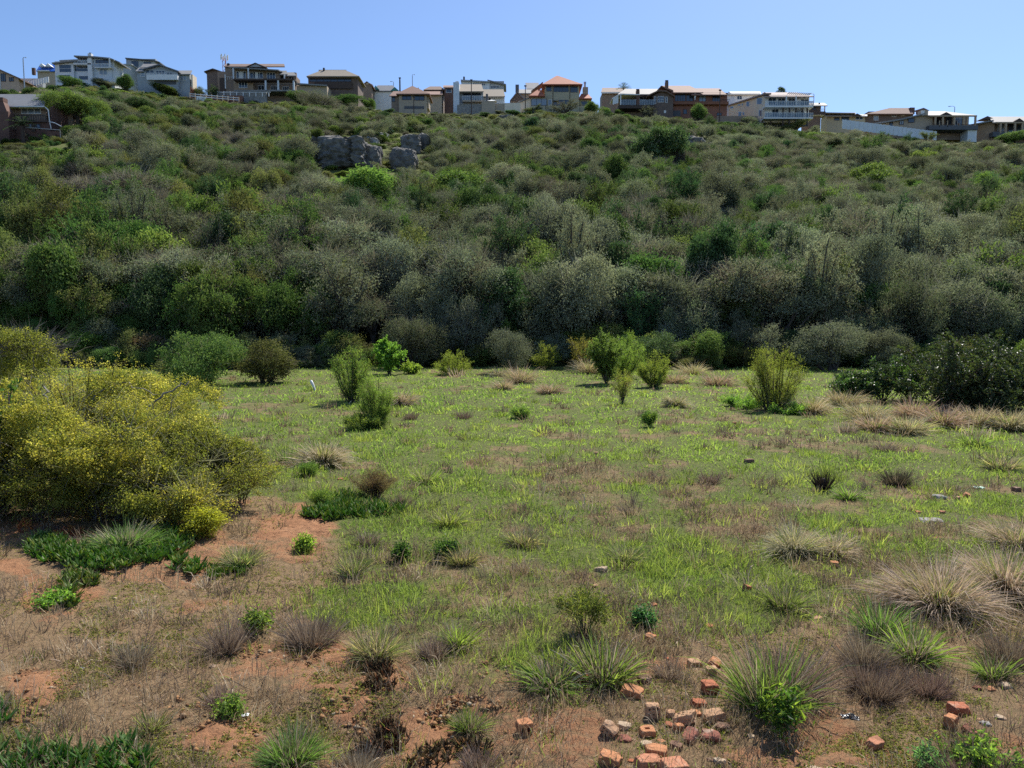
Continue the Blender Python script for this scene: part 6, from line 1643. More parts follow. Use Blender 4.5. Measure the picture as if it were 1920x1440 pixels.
for lab, px, py, w, hh, n, pal in (
    ('tall grey-brown wiry stalks at left of the bare soil', 424, 1222, 80, 90, 900, GREYB), ('wide grey-brown wiry tuft above the red soil patch', 585, 1206, 130, 74, 1500, GREYB), ('small brown tuft below the lime green clump', 812, 1232, 66, 56, 700, GREYB),
    ('grey-brown dry clump right of the biggest foreground grass clump', 1640, 1300, 150, 70, 1600, BROWNB), ('tall grey stalks left of the broad-bladed bright clump', 1620, 1245, 110, 90, 1000, GREYB), ('brown dry mound right of the grey-brown dry clump', 1740, 1300, 110, 60, 1100, BROWNB),
    ('large grey-brown dry tangle at the bottom right corner', 1830, 1478, 190, 80, 2600, BROWNB), ('dry brown tangle at the right edge above the cream rubble', 1890, 1240, 110, 70, 1200, BROWNB), ('grey dry grass around the tall grass clump', 1255, 1268, 80, 36, 700, GREYB), ('dry grey stalks in the biggest foreground clump', 1480, 1310, 150, 150, 1500, GREYB),
    ('low dry tuft at the bottom left of the red bank', 670, 1448, 110, 52, 1200, GREYB), ('dry low tuft left of the bottom centre half brick', 900, 1440, 100, 46, 900, GREYB), ('grey wiry tuft in the dry grass left', 250, 1245, 80, 46, 900, GREYB), ('wiry tuft above the small green weed at left', 410, 1320, 60, 50, 500, GREYB),
    ('dark brown tuft behind the black burnt stump', 1682, 910, 56, 44, 900, [(.055, .05, .03, 2), (.09, .075, .05, 1)]), ('dead brown tuft in the middle left of the field', 690, 1020, 60, 34, 500, GREYB), ('dark dead tuft by the dark brick in the field', 1330, 905, 60, 26, 500, BROWNB), ('brown wiry tuft over the brown dead cushion', 750, 950, 46, 36, 400, BROWNB),
    ('brown dead tuft far in the field right of the dense broom shrub', 770, 786, 40, 22, 350, BROWNB), ('brown dead tuft in the back middle of the field', 870, 784, 44, 20, 350, BROWNB), ('brown dead tuft before the straw tussocks at right', 1660, 845, 60, 26, 400, GREYB), ('dead grey tuft left of the straw tussocks', 1590, 812, 46, 22, 300, GREYB)):
    tuft('dry_tuft', lab, px, py, w, hh, [('dry_blades', int(n * .62), 1, 1, pal, .0032 if py > 1100 else .006, .18, .5, None), ('twigs', n // 4, .8, 1.1, BROWNB, .004 if py > 1100 else .007, .05, .3, None)], 'dry tuft', 'dry grey-brown tufts')

# black burnt stump
x, y, z = G(1542, 918)
o = empty('burnt_stump', (x, y, z)); tag(o, 'black burnt tuft stump standing upright in the grass at right', 'stump')
r = np.random.default_rng(4); V, Q, T, cc = tuft_geo(4, 260, .30, .10, [(.02, .017, .015, 1), (.04, .03, .025, 1)], .009, .05, .7, .8)
new_obj('charred_blades', raw_mesh('charred_blades', V, Q, T, cc, False, M['dry']), None, o)
MB().tube([(0, 0, -.05), (.01, 0, .08), (.015, .01, .16)], [.06, .05, .03], 8).build('core', M['black'], o, None, True)


# ---- ice plant (succulent) ---------------------------------------------------------
def succulent_geo(seed, pts, rh, L, wd, pal, up=.6):
    r = np.random.default_rng(seed); V = []; Q = []; C_ = []; n = 0
    m = len(pts)
    k = 7
    B = np.repeat(pts, k, 0); N_ = len(B)
    az = r.uniform(0, 6.28, N_); el = r.uniform(.15, 1.35, N_) * up + .15
    D = np.stack([np.cos(az) * np.cos(el), np.sin(az) * np.cos(el), np.sin(el)], 1)
    Ls = (L * r.uniform(.6, 1.15, N_))[:, None]; w = (wd * r.uniform(.8, 1.2, N_))[:, None]
    s1 = unit(np.cross(D, np.array([0, 0, 1.]) + r.normal(size=(N_, 3)) * .2)); s2 = np.cross(D, s1)
    up_ = np.array([0, 0, 1.])
    rings = []
    for t, f in ((0, .7), (.45, 1.), (.8, .75)):
        c0 = B + D * Ls * t + up_ * Ls * .25 * t * t
        rings.append(np.stack([c0 + s1 * w * f * .5, c0 - s1 * w * f * .5, c0 + s2 * w * f * .75], 1))
    tip = (B + D * Ls + up_ * Ls * .25)[:, None]
    V = np.concatenate(rings + [tip], 1).reshape(-1, 3)
    i = np.arange(N_)[:, None] * 10
    Q = np.concatenate([i + np.array([[a + j, a + (j + 1) % 3, a + 3 + (j + 1) % 3, a + 3 + j]]) for a in (0, 3) for j in range(3)])
    T = np.concatenate([i + np.array([[6 + j, 6 + (j + 1) % 3, 9]]) for j in range(3)])
    cc = pick(pal, N_, r) * r.uniform(.75, 1.25, (N_, 1)); cc = np.repeat(cc, 10, 0).reshape(N_, 10, 3)
    f = np.array([0, 0, 0, .2, .2, .2, .6, .6, .6, 1])[None, :, None]
    cc = cc * (1 - f * .35) + np.array([.16, .17, .05]) * f * .35
    return V, Q, T, cc.reshape(-1, 3)


ICE = [(.078, .145, .042, 4), (.105, .18, .05, 2), (.17, .20, .06, 1.2)]
ICEB = [(.15, .05, .03, 2), (.10, .035, .025, 2), (.20, .12, .04, 1)]
r6 = np.random.default_rng(66)


def mat_pts(ells, n, hh):
    out = []
    for (px, py, rx, ry, f) in ells:
        for _ in range(int(n * f * .8)):
            a = r6.uniform(0, 6.28); q = math.sqrt(r6.uniform(0, 1))
            x, y, z = G(px + math.cos(a) * q * rx, min(1500, py + math.sin(a) * q * ry))
            out.append((x, y, z + r6.uniform(0, hh) * (1 - q * .6)))
    return np.array(out)


def ice_mat(label, ells, n, hh, L, wd, seed, brown=.2):
    p_ = mat_pts(ells, n, hh); c0 = p_.mean(0); c0[2] = p_[:, 2].min()
    o = empty('ice_plant', tuple(c0)); tag(o, label, 'ice plant', 'ice plant mats')
    V, Q, T, cc = succulent_geo(seed, p_ - c0, hh, L, wd, ICE)
    new_obj('fleshy_leaves', raw_mesh('fleshy_leaves', V, Q, T, cc, False, M['leaf_plain']), None, o)
    if brown:
        q_ = p_[r6.random(len(p_)) < brown] - c0; q_[:, 2] *= .4
        V, Q, T, cc = succulent_geo(seed + 1, q_, hh, L * .8, wd * .8, ICEB, .5)
        new_obj('withered_leaves', raw_mesh('withered_leaves', V, Q, T, cc, False, M['dry']), None, o)


ice_mat('large ice plant mat with reddish leaves at the foot of the yellow bush', [(90, 1035, 40, 22, .5), (140, 1046, 40, 16, .4), (230, 1040, 90, 24, 1.), (310, 1020, 50, 34, .8), (190, 1062, 70, 14, .4), (350, 1070, 30, 14, .2)], 210, .12, .085, .016, 600, .35)
ice_mat('narrow dark ice plant strip on the bare soil below the large mat', [(150, 1092, 36, 14, .5), (130, 1118, 16, 26, .5)], 90, .08, .08, .014, 610, .1)
ice_mat('curved thin ice plant runner below the soft grey-green clump', [(400, 1075, 20, 12, .4), (430, 1078, 30, 8, .5), (455, 1070, 20, 8, .4)], 60, .04, .06, .011, 620, .1)
ice_mat('bright ice plant mat around the brown dead cushion', [(610, 968, 44, 9, .6), (650, 958, 60, 14, .8), (700, 960, 60, 12, .6), (640, 940, 50, 10, .5)], 120, .08, .11, .018, 630, .1)
ice_mat('close ice plant with long upright fingers in the bottom left corner', [(30, 1430, 60, 40, .5), (90, 1440, 50, 30, .6), (150, 1440, 60, 30, .7), (235, 1435, 44, 40, .8), (6, 1340, 10, 20, .15)], 42, .05, .085, .012, 640, .1)
for lab, ells, seed in (('dead reddish brown ice plant clump on the edge of the red soil bank', [(712, 1258, 26, 12, 1.), (715, 1290, 30, 14, .6)], 650), ('black-brown dead ice plant clump hanging over the red soil bank', [(735, 1390, 34, 26, 1.3), (690, 1415, 26, 14, .5)], 655), ('dead brown roots and leaves at the bottom of the red soil bank', [(860, 1410, 60, 14, .7), (800, 1430, 40, 12, .4)], 660), ('rusty orange dead ice plant at the left foot of the yellow bush', [(48, 990, 14, 12, .5), (130, 1000, 26, 10, .5)], 665)):
    p_ = mat_pts(ells, 50, .06); c0 = p_.mean(0); c0[2] = p_[:, 2].min()
    o = empty('dead_ice_plant', tuple(c0)); tag(o, lab, 'dead plant', 'dead ice plants')
    pal = [(.05, .03, .022, 3), (.09, .05, .03, 2), (.25, .12, .05, 1)] if seed != 665 else [(.42, .22, .05, 2), (.30, .10, .04, 2)]
    V, Q, T, cc = succulent_geo(seed, p_ - c0, .06, .055, .009, pal, .6)
    new_obj('withered_leaves', raw_mesh('withered_leaves', V, Q, T, cc, False, M['dry']), None, o)
    V, Q, T, cc = tuft_geo(seed, 160, .07, .13, [(.05, .035, .028, 1), (.14, .11, .09, 1)], .004, .3, .2, .6)
    new_obj('roots', raw_mesh('roots', V, Q, T, cc, False, M['dry']), None, o)
print('field plants done')
# ------------------------------------------------------------------ bricks, stones and litter
BM = {'orange': brick_mat('orange_brick', (.58, .27, .125), (.45, .20, .10)), 'red': brick_mat('red_brick', (.48, .175, .09), (.37, .13, .07)), 'tan': brick_mat('tan_brick_clay', (.54, .33, .19), (.44, .26, .15)),
      'pink': brick_mat('pinkish_brick', (.54, .235, .135), (.46, .21, .12)), 'brown': brick_mat('brown_brick_clay', (.26, .15, .10), (.20, .12, .085)), 'cream': brick_mat('cream_stone', (.52, .40, .27), (.42, .31, .21)), 'grey': brick_mat('grey_stone', (.36, .35, .32), (.27, .26, .24)),
      'redbrown': brick_mat('red_brown_brick', (.33, .13, .085), (.25, .10, .07))}
M['hole'] = plain('dusty_hole', (.10, .055, .035), .95, .2, 20)


def brick_mesh(seed, sx, sy, sz_, holes=None, broken=.0, face='z'):
    """a clay brick with worn edges; holes = (columns, rows) of square perforations in one face; broken = how rough one end is"""
    r = np.random.default_rng(seed); bm = bmesh.new()
    nx, ny = (2 * holes[0] + 1, 2 * holes[1] + 1) if holes else (5, 3)
    gx = np.linspace(-.5, .5, nx + 1); gy = np.linspace(-.5, .5, ny + 1); gz = np.linspace(-.5, .5, 4)
    vs = {}

    def v(i, j, k):
        if (i, j, k) not in vs: vs[(i, j, k)] = bm.verts.new((gx[i], gy[j], gz[k]))
        return vs[(i, j, k)]
    top = []
    for i in range(nx):
        for j in range(ny):
            f = bm.faces.new((v(i, j, 3), v(i + 1, j, 3), v(i + 1, j + 1, 3), v(i, j + 1, 3)))
            if holes and i % 2 == 1 and j % 2 == 1: top.append(f)
            bm.faces.new((v(i, j, 0), v(i, j + 1, 0), v(i + 1, j + 1, 0), v(i + 1, j, 0)))
    for k in range(3):
        for i in range(nx):
            bm.faces.new((v(i, 0, k), v(i + 1, 0, k), v(i + 1, 0, k + 1), v(i, 0, k + 1)))
            bm.faces.new((v(i + 1, ny, k), v(i, ny, k), v(i, ny, k + 1), v(i + 1, ny, k + 1)))
        for j in range(ny):
            bm.faces.new((v(0, j + 1, k), v(0, j, k), v(0, j, k + 1), v(0, j + 1, k + 1)))
            bm.faces.new((v(nx, j, k), v(nx, j + 1, k), v(nx, j + 1, k + 1), v(nx, j, k + 1)))
    for q in vs.values():
        c_ = np.array(q.co)
        e = (np.abs(c_) > .49).sum()
        c_ = c_ * (1 - .05 * max(0, e - 1)) + r.normal(size=3) * .022
        if e == 3 and r.random() < .35: c_ *= r.uniform(.78, .92)
        if broken and c_[0] > .1: c_[0] += (vnoise(np.array([c_[1] * 3 + seed]), np.array([c_[2] * 3.]), seed)[0] - .6) * broken + r.normal() * broken * .12; c_[2] += r.normal() * broken * .08
        q.co = Vector(c_)
    if holes:
        for f in top:
            f.normal_update()
            res = bmesh.ops.inset_individual(bm, faces=[f], thickness=.02)
            g = bmesh.ops.extrude_face_region(bm, geom=[f])
            nv = [e for e in g['geom'] if isinstance(e, bmesh.types.BMVert)]
            bmesh.ops.translate(bm, vec=(0, 0, -.55), verts=nv)
            bmesh.ops.delete(bm, geom=[f], context='FACES_ONLY')
    for q in bm.verts: q.co = Vector((q.co.x * sx, q.co.y * sy, q.co.z * sz_))
    if face == 'y':      # perforated face looks at the viewer's side
        for q in bm.verts: q.co = Vector((q.co.x, -q.co.z, q.co.y))
    elif face == 'x':
        for q in bm.verts: q.co = Vector((-q.co.z, q.co.x, q.co.y))
    bmesh.ops.recalc_face_normals(bm, faces=bm.faces)
    bmesh.ops.bevel(bm, geom=[e for e in bm.edges if e.calc_face_angle(0) > 1.0], offset=.0025, segments=1, affect='EDGES')
    me = bpy.data.meshes.new('brick'); bm.to_mesh(me); bm.free()
    return me


def chunk_mesh(seed, sx, sy, sz_, blocky=.55, rough=.32):
    me = rock_mesh(seed, sx, sy, sz_, BM['cream'], 3, rough, blocky); me.materials.clear(); return me


# label, px, py (centre), width px, colour, form, yaw, roll (deg)
#   forms: b brick, h half brick, p2 perforated top 2x2, p3 perforated top 3x2, f3 perforated face to the viewer, s slab, c chunk, f flat chip
BR = [
    ('orange half brick alone in the grass above the brick scatter', 1220, 1199, 23, 'orange', 'h', 40, 4), ('flat red chip in the grass below the orange half brick', 1221, 1233, 24, 'red', 'f', 10, 0), ('little red chip right of the flat red chip', 1252, 1230, 13, 'red', 'f', 50, 0),
    ('brown-tan brick with a broken front at the top of the scatter', 1304, 1242, 30, 'tan', 'bb', -12, 3), ('tilted orange brick leaning against a tan one', 1341, 1244, 24, 'orange', 'h', 30, 28), ('tan-orange brick in front of the tilted orange one', 1336, 1260, 24, 'tan', 'h', 12, -6),
    ('dark tan broken brick left of the scatter', 1210, 1273, 30, 'brown', 'bb', -8, 5), ('long low orange brick lying left of the scatter', 1187, 1297, 46, 'orange', 'b', 24, 5), ('red brick beside the big grass clump', 1332, 1291, 34, 'red', 'h', -10, 3), ('red brick with a crumbled face above the heap', 1311, 1319, 32, 'red', 'bb', -20, 12),
    ('upright tan half brick with nine holes at the back of the heap', 1225, 1345, 30, 'tan', 'f9', -6, 0), ('tan brick behind the holed tan slab', 1259, 1342, 22, 'tan', 'h', 0, 0), ('large tan brick slab with holes leaning in the heap', 1286, 1347, 44, 'tan', 'p3', 20, -24), ('orange brick behind the holed tan slab', 1305, 1336, 26, 'orange', 'bb', -14, 16),
    ('tan broken brick wedge at the right of the heap', 1339, 1342, 46, 'tan', 'bb', -8, -8), ('grey-tan rubble lump below the tan wedge', 1357, 1362, 30, 'brown', 'c', 0, 0), ('tan brick with six dark holes at the left of the heap', 1144, 1371, 40, 'tan', 'f3', 38, 28), ('cream and red rubble piece behind the six-holed brick', 1172, 1361, 32, 'cream', 'c', 20, 0),
    ('dull red broken brick right of the six-holed brick', 1172, 1385, 32, 'redbrown', 'c', 10, 0), ('orange brick with one hole in the middle of the heap', 1215, 1375, 33, 'orange', 'p1', -4, 0), ('red pointed chip beside the holed tan slab', 1256, 1359, 20, 'red', 'c', 30, 0), ('orange brick fragment with three holes', 1273, 1367, 24, 'orange', 'f3', -14, 8),
    ('red-brown brick tilted towards the viewer right in the heap', 1296, 1381, 40, 'redbrown', 'b', 125, 18), ('lumpy red-brown broken brick at the right end of the heap', 1334, 1378, 42, 'redbrown', 'c', 0, 0), ('cream stone in the left of the heap', 1212, 1393, 30, 'cream', 'c', 0, 0), ('small orange fragment right of the cream stone', 1240, 1388, 20, 'orange', 'c', 40, 0),
    ('brown-tan block in the middle of the heap', 1269, 1398, 28, 'brown', 'bb', 30, 6), ('orange brick with a deep hole low in the heap', 1232, 1411, 46, 'orange', 'f1', 10, 4), ('red-orange brick lying left of the heap at the bottom', 1146, 1424, 48, 'orange', 'bb', 24, 6), ('small red chip between the bottom bricks', 1184, 1427, 16, 'red', 'c', 0, 0),
    ('large pinkish red brick at the bottom of the heap', 1217, 1430, 54, 'pink', 'b', -8, 4), ('large pinkish red brick at the bottom edge right of its neighbour', 1264, 1438, 58, 'pink', 'bb', -22, 8), ('red chip on the soil right of the heap', 1309, 1408, 18, 'red', 'f', 20, 0), ('cream stone at the bottom right of the heap', 1350, 1425, 26, 'cream', 'c', 0, 0), ('brown clod left of the bottom cream stone', 1331, 1422, 16, 'brown', 'c', 0, 0),
    ('flat cream stone left of the heap', 1106, 1345, 30, 'cream', 's', 0, 0), ('tan stone right of the heap on bare soil', 1409, 1378, 20, 'cream', 'c', 0, 0), ('red broken brick in front of the tall grass clump', 1095, 1269, 34, 'red', 'c2', 0, 0), ('orange chip on bare soil in the scatter', 1282, 1291, 13, 'orange', 'f', 0, 0), ('cream pebble on bare soil in the scatter', 1288, 1284, 8, 'cream', 'c', 0, 0),
    ('half brick with two holes alone at the bottom centre', 983, 1370, 34, 'orange', 'f2', -14, 0), ('pale stone left of the broad-bladed grass clump', 963, 1276, 20, 'cream', 's', 0, 0), ('cream stone on the soil near the red bank', 806, 1275, 16, 'cream', 'c', 0, 0), ('tiny white pebble left of the pale stone', 873, 1279, 6, 'cream', 'c', 0, 0), ('cream broken chip above the half brick with two holes', 1010, 1329, 14, 'cream', 'c', 0, 0), ('pale stick-like stone left of the half brick with two holes', 950, 1389, 16, 'cream', 's', 60, 0),
    ('grey flat stone in the dry grass left of the cream chip', 955, 1330, 16, 'grey', 's', 0, 0),
    ('cream brick with square holes in the mid field grass', 1128, 1066, 22, 'cream', 'p2', 40, -14), ('tan brick standing on end below the cream holed brick', 1117, 1100, 13, 'tan', 'h', 10, 0), ('pale flat chip left of the standing tan brick', 1000, 1088, 12, 'cream', 'f', 0, 0), ('orange chip in the mid field grass', 1057, 1025, 10, 'orange', 'f', 0, 0), ('peach chip left of the orange chip in mid field', 1008, 1013, 11, 'tan', 'f', 20, 0),
    ('flat cream stone slab in mid field', 1049, 999, 20, 'cream', 's', 0, 0), ('peach brick chip behind the flat cream slab', 1025, 974, 14, 'orange', 's', 12, 0), ('grey flat stone right of the peach chip', 1038, 964, 16, 'grey', 's', -10, 0), ('peach chip right of the lime green clump', 1011, 1160, 10, 'tan', 'f', 0, 0), ('orange and white chip in the grass right of the narrow-leaved shrub', 1227, 1133, 13, 'orange', 'c', 0, 0), ('tiny orange chip in mid right grass', 1242, 1030, 6, 'orange', 'f', 0, 0),
    ('red-orange tilted brick in the right middle grass', 1402, 1102, 16, 'red', 'h', -30, 18), ('tan brick over an orange one at the foot of a clump', 1533, 1151, 28, 'tan', 's', -6, 0), ('orange brick partly under the tan one', 1544, 1158, 22, 'orange', 's', 10, 0), ('orange brick lying in the right grass', 1566, 1059, 18, 'orange', 'h', 16, 0), ('flat cream chip below the orange brick in the right grass', 1555, 1078, 20, 'cream', 'f', 0, 0),
    ('dull red stone half sunk in grass', 1331, 1173, 18, 'red', 'c', 0, 0), ('long flat orange brick piece near the pale tussock', 1758, 1001, 30, 'orange', 's', -4, 0), ('small orange chip right of the upright tussock', 1677, 1000, 13, 'orange', 'f', 0, 0), ('second small orange chip nearer the pale tussock', 1705, 1007, 12, 'orange', 'f', 30, 0), ('orange diamond shaped slab in the far right grass', 1824, 968, 24, 'orange', 's', 30, 0),
    ('red brick with a rough face in the bottom right', 1801, 1327, 44, 'red', 'bb', -10, 6), ('tilted orange brick with three holes in the bottom right', 1786, 1357, 36, 'orange', 'f3', -40, 6), ('red-orange broken brick right of the tilted holed brick', 1820, 1368, 28, 'redbrown', 'bb', 50, 24),
    ('red-brown chip near the right edge', 1832, 1288, 18, 'redbrown', 'c', 0, 0), ('orange chip right of the red-brown chip', 1859, 1291, 18, 'orange', 'c', 0, 0), ('cream stones at the right edge', 1887, 1284, 26, 'cream', 'c', 0, 0), ('pink-tan half brick on the bare soil bottom right', 1645, 1394, 40, 'pink', 'bb', -28, 4), ('long flat cream rock slab on the soil at the bottom', 1543, 1430, 74, 'cream', 's', 0, 0),
    ('pinkish slab at the bottom edge left of the cream rock slab', 1491, 1437, 40, 'pink', 's', 0, 0), ('brown orange tile shard above the cream rock slab', 1498, 1411, 22, 'orange', 'f2d', 20, 20), ('tan stone near the largest pale tussock', 1788, 1170, 17, 'tan', 'c', 0, 0), ('cream chip right of the tan stone near the tussock', 1857, 1176, 18, 'cream', 'f', 12, 0), ('peach chip in the dry weeds at right', 1737, 1316, 13, 'tan', 'f', 0, 0), ('tan chip under the dry clump at right', 1680, 1294, 22, 'tan', 's', 0, 0), ('tan stone in the edge of the big clump', 1538, 1306, 18, 'cream', 'c', 0, 0),
    ('grey speckled rock in the far right grass', 1763, 926, 32, 'grey', 'c3', -10, 0), ('bright orange brick slab beside the grey speckled rock', 1815, 929, 14, 'orange', 'h', 20, 30), ('peach brick chip between the grey rock and the orange slab', 1800, 935, 13, 'tan', 'h', 0, 0), ('brown brick at the far right edge', 1908, 918, 15, 'brown', 'h', -10, 0), ('orange chip on the pale strip in the far right grass', 1722, 959, 12, 'orange', 'c', 0, 0), ('pinkish chip on the pale strip', 1767, 958, 16, 'pink', 'c', 0, 0),
    ('pale flat stone strip in the far right grass', 1745, 964, 50, 'grey', 's', 0, 0), ('tan slab in the right middle grass', 1425, 897, 15, 'tan', 's', 0, 0), ('orange chip in mid right grass', 1527, 965, 17, 'orange', 'f', 0, 0), ('cream chip in mid right grass', 1387, 964, 13, 'cream', 's', 0, 0), ('peach chip by the burnt stump', 1598, 896, 12, 'tan', 's', 30, 0), ('dark brick in the far right middle of the field', 1405, 863, 20, 'brown', 'b', -4, 0),
    ('tiny orange brick far in the field', 1378, 794, 9, 'orange', 'h', 0, 0), ('peach chip far in the middle of the field', 936, 859, 10, 'tan', 's', 0, 0), ('white stone chip far in the field', 1058, 838, 10, 'cream', 's', 0, 0), ('tan brick chip in the far middle grass', 1118, 850, 9, 'tan', 'h', 0, 0), ('orange chip left of the rounded pale tussock', 556, 861, 9, 'orange', 'c', 0, 0), ('orange brick chip under the rounded pale tussock', 638, 897, 12, 'orange', 'c', 0, 0),
    ('cream stone on the dry soil at left', 397, 1248, 17, 'cream', 'c', 0, 0), ('brown clod right below the cream stone at left', 410, 1266, 10, 'orange', 'c', 0, 0), ('small tan stone right of the brown clod', 433, 1271, 8, 'tan', 'c', 0, 0), ('peach chip in the bottom left dry grass', 265, 1374, 13, 'orange', 'f', 0, 0), ('yellowish stone on the left soil', 213, 1120, 11, 'cream', 'c', 0, 0), ('peach stone in the left dry grass', 355, 1161, 9, 'tan', 'c', 0, 0), ('grey stone in the left dry grass', 153, 1252, 12, 'grey', 'c', 0, 0),
    ('orange clod on the top of the red soil mound', 595, 1208, 20, 'orange', 'c', 0, 0), ('white stone by the dry weeds at the right edge', 1878, 1345, 22, 'cream', 'c', 0, 0), ('grey rubble stone at the right edge of the bottom', 1850, 1355, 22, 'grey', 'c', 0, 0), ('pale rubble stone left of the grey rubble stone', 1840, 1349, 16, 'tan', 'c', 0, 0), ('orange chip near the black plastic', 1641, 1353, 9, 'orange', 'f', 0, 0), ('tan slab left of the bottom right holed brick', 1666, 1354, 14, 'tan', 's', 0, 0), ('pale stone above the black plastic', 1610, 1327, 11, 'cream', 'c', 0, 0), ('red chip in the big grass clump foot', 1556, 1318, 12, 'red', 'f', 0, 0),
]
for i, (lab, px, py, w, col, form, yaw, roll) in enumerate(BR):
    gx_, gy_, gz_ = G(px, py + w * .28)
    k = depth(gy_, gz_) / F; m = w * k * .93
    zz_ = 0
    hz = 0
    if form in ('b', 'bb'): d = (m * .95, m * .62, m * .52); me = brick_mesh(i, *d, None, .0 if form == 'b' else .28); hz = d[2] * .5
    elif form == 'h': d = (m * .9, m * .85, m * .75); me = brick_mesh(i, *d, None, .12); hz = d[2] * .5
    elif form == 'p2': d = (m, m * .9, m * .5); me = brick_mesh(i, *d, (2, 2)); hz = d[2] * .5
    elif form == 'p1': d = (m * .92, m * .85, m * .62); me = brick_mesh(i, *d, (1, 1)); hz = d[2] * .5
    elif form == 'p3': d = (m * 1.0, m * .75, m * .45); me = brick_mesh(i, *d, (3, 2), .25); hz = d[2] * .7
    elif form == 'f9': d = (m * .95, m * 1.2, m * .62); me = brick_mesh(i, *d, (3, 3), 0, 'y'); hz = d[1] * .5
    elif form == 'f3': d = (m * .85, m * .72, m * .55); me = brick_mesh(i, *d, (3, 2) if w > 30 else (3, 1), 0, 'y'); hz = d[1] * .55
    elif form == 'f2': d = (m * .92, m * .85, m * .8); me = brick_mesh(i, *d, (2, 1), 0, 'y'); hz = d[1] * .5
    elif form == 'f1': d = (m * .95, m * .62, m * .6); me = brick_mesh(i, *d, (1, 1), .1, 'y'); hz = d[1] * .5
    elif form == 's': d = (m * .5, m * .32, m * .11); me = chunk_mesh(i, *d, .6, .25); hz = d[2] * .5
    elif form == 'f': d = (m * .5, m * .38, m * .10); me = chunk_mesh(i, *d, .7, .22); hz = d[2] * .5
    elif form == 'f2d': d = (m * .9, m * .5, m * .25); me = brick_mesh(i, *d, None, .3); hz = m * .3
    elif form == 'c2': d = (m * .5, m * .42, m * .40); me = chunk_mesh(i, *d, .7, .22); hz = d[2] * .7
    elif form == 'c3': d = (m * .52, m * .35, m * .22); me = chunk_mesh(i, *d, .4, .4); hz = d[2] * .6
    else: d = (m * .5, m * .42, m * .34); me = chunk_mesh(i, *d, .55, .3); hz = d[2] * .6
    me.materials.append(BM[col])
    nm = 'brick' if form[0] in 'bhp' or form in ('f9', 'f3', 'f2', 'f1', 'f2d') else ('stone' if col in ('cream', 'grey') else 'brick_chip')
    o = new_obj(nm, me, None, None, (gx_, gy_ + (d[1] * .3), gz_ + hz - .012 - min(.012, .06 * m)))
    o.rotation_euler = (math.radians(roll * .4 + rng.uniform(-4, 4)), math.radians(roll), math.radians(-yaw))
    tag(o, lab, {'brick': 'brick', 'stone': 'stone', 'brick_chip': 'brick chip'}[nm], 'bricks and rubble on the field')

# white pipe sticking out of the grass
x, y, z = G(592, 733)
o = MB().tube([(0, 0, -.1), (-.10, .02, .22), (-.17, .03, .36)], .045, 12).build('plastic_pipe', M['white'], None, (x, y, z), True)
tag(o, 'white plastic pipe sticking up from the grass at the back left', 'pipe')


def rag(name, lab, cat, px, py, w, mat, seed, hgt=.25):
    x, y, z = G(px, py); m = w * depth(y, z) / F; r = np.random.default_rng(seed)
    n = 22; u, v = np.meshgrid(np.linspace(-1, 1, n), np.linspace(-1, 1, n)); u = u.ravel(); v = v.ravel()
    R = 1 + .5 * (vnoise(np.arctan2(v, u) * 2 + 9, u * 0, seed) - .5)
    Z = (fbm(u * 2.2 + seed, v * 2.2, seed, 4) - .3) * m * hgt * 2 * (1.1 - .5 * (u * u + v * v)) + .012
    V = np.stack([u * m * .5 * R, v * m * .34 * R, Z], 1)
    i = (np.arange(n - 1)[:, None] * n + np.arange(n - 1)[None]).ravel(); Q = np.stack([i, i + 1, i + n + 1, i + n], 1)
    me = raw_mesh(name, V, Q, None, None, True, mat); o = new_obj(name, me, None, None, (x, y, z))
    sm = o.modifiers.new('thickness', 'SOLIDIFY'); sm.thickness = .002
    tag(o, lab, cat)


M['blackplastic'] = plain('black_plastic', (.02, .022, .026), .3, .2, 8., spec=.6)
M['greenplastic'] = plain('green_white_plastic', (.50, .62, .54), .35, .3, 30., spec=.5, col2=(.12, .40, .22))
M['whitescrap'] = plain('white_scrap', (.75, .74, .72), .6, .1, 20.)
rag('plastic_rag', 'crumpled black plastic lying on the soil right of the big grass clump', 'litter', 1593, 1352, 30, M['blackplastic'], 3, .3)
rag('plastic_wrapper', 'green and white plastic wrapper in the far right grass', 'litter', 1834, 916, 18, M['greenplastic'], 5, .2)
rag('paper_scrap', 'small white scrap beside the little bright green weed at left', 'litter', 460, 1347, 12, M['whitescrap'], 7, .3)

# ------------------------------------------------------------------ grass, litter and ground cover nobody could count
FG = [(.108, .152, .044, 3), (.138, .18, .054, 2), (.172, .21, .065, 1.2), (.085, .115, .04, 1.5)]
FD = [(.31, .235, .155, 2.5), (.23, .17, .115, 3), (.40, .325, .235, 1.2), (.16, .12, .08, 1.5)]


def image_points(n, r, y0=690, y1=1700, x0=-260, x1=2180, pw=1.0):
    px = r.uniform(x0, x1, n); py = y0 + (y1 - y0) * r.uniform(0, 1, n) ** pw
    v = (720 - py) / F; ty = tan_of(py); Y = np.full(n, 5.); kx_ = (px - 960) / F / (CP + SP * v)
    Y = -HC / ty
    for _ in range(6): Y = (H(kx_ * Y, np.minimum(Y, 39.9)) - HC) / ty
    X = kx_ * Y; ok = (Y < 40.5) & (Y > 2.2)
    return px[ok], py[ok], X[ok], Y[ok], H(X[ok], np.minimum(Y[ok], 39.99))


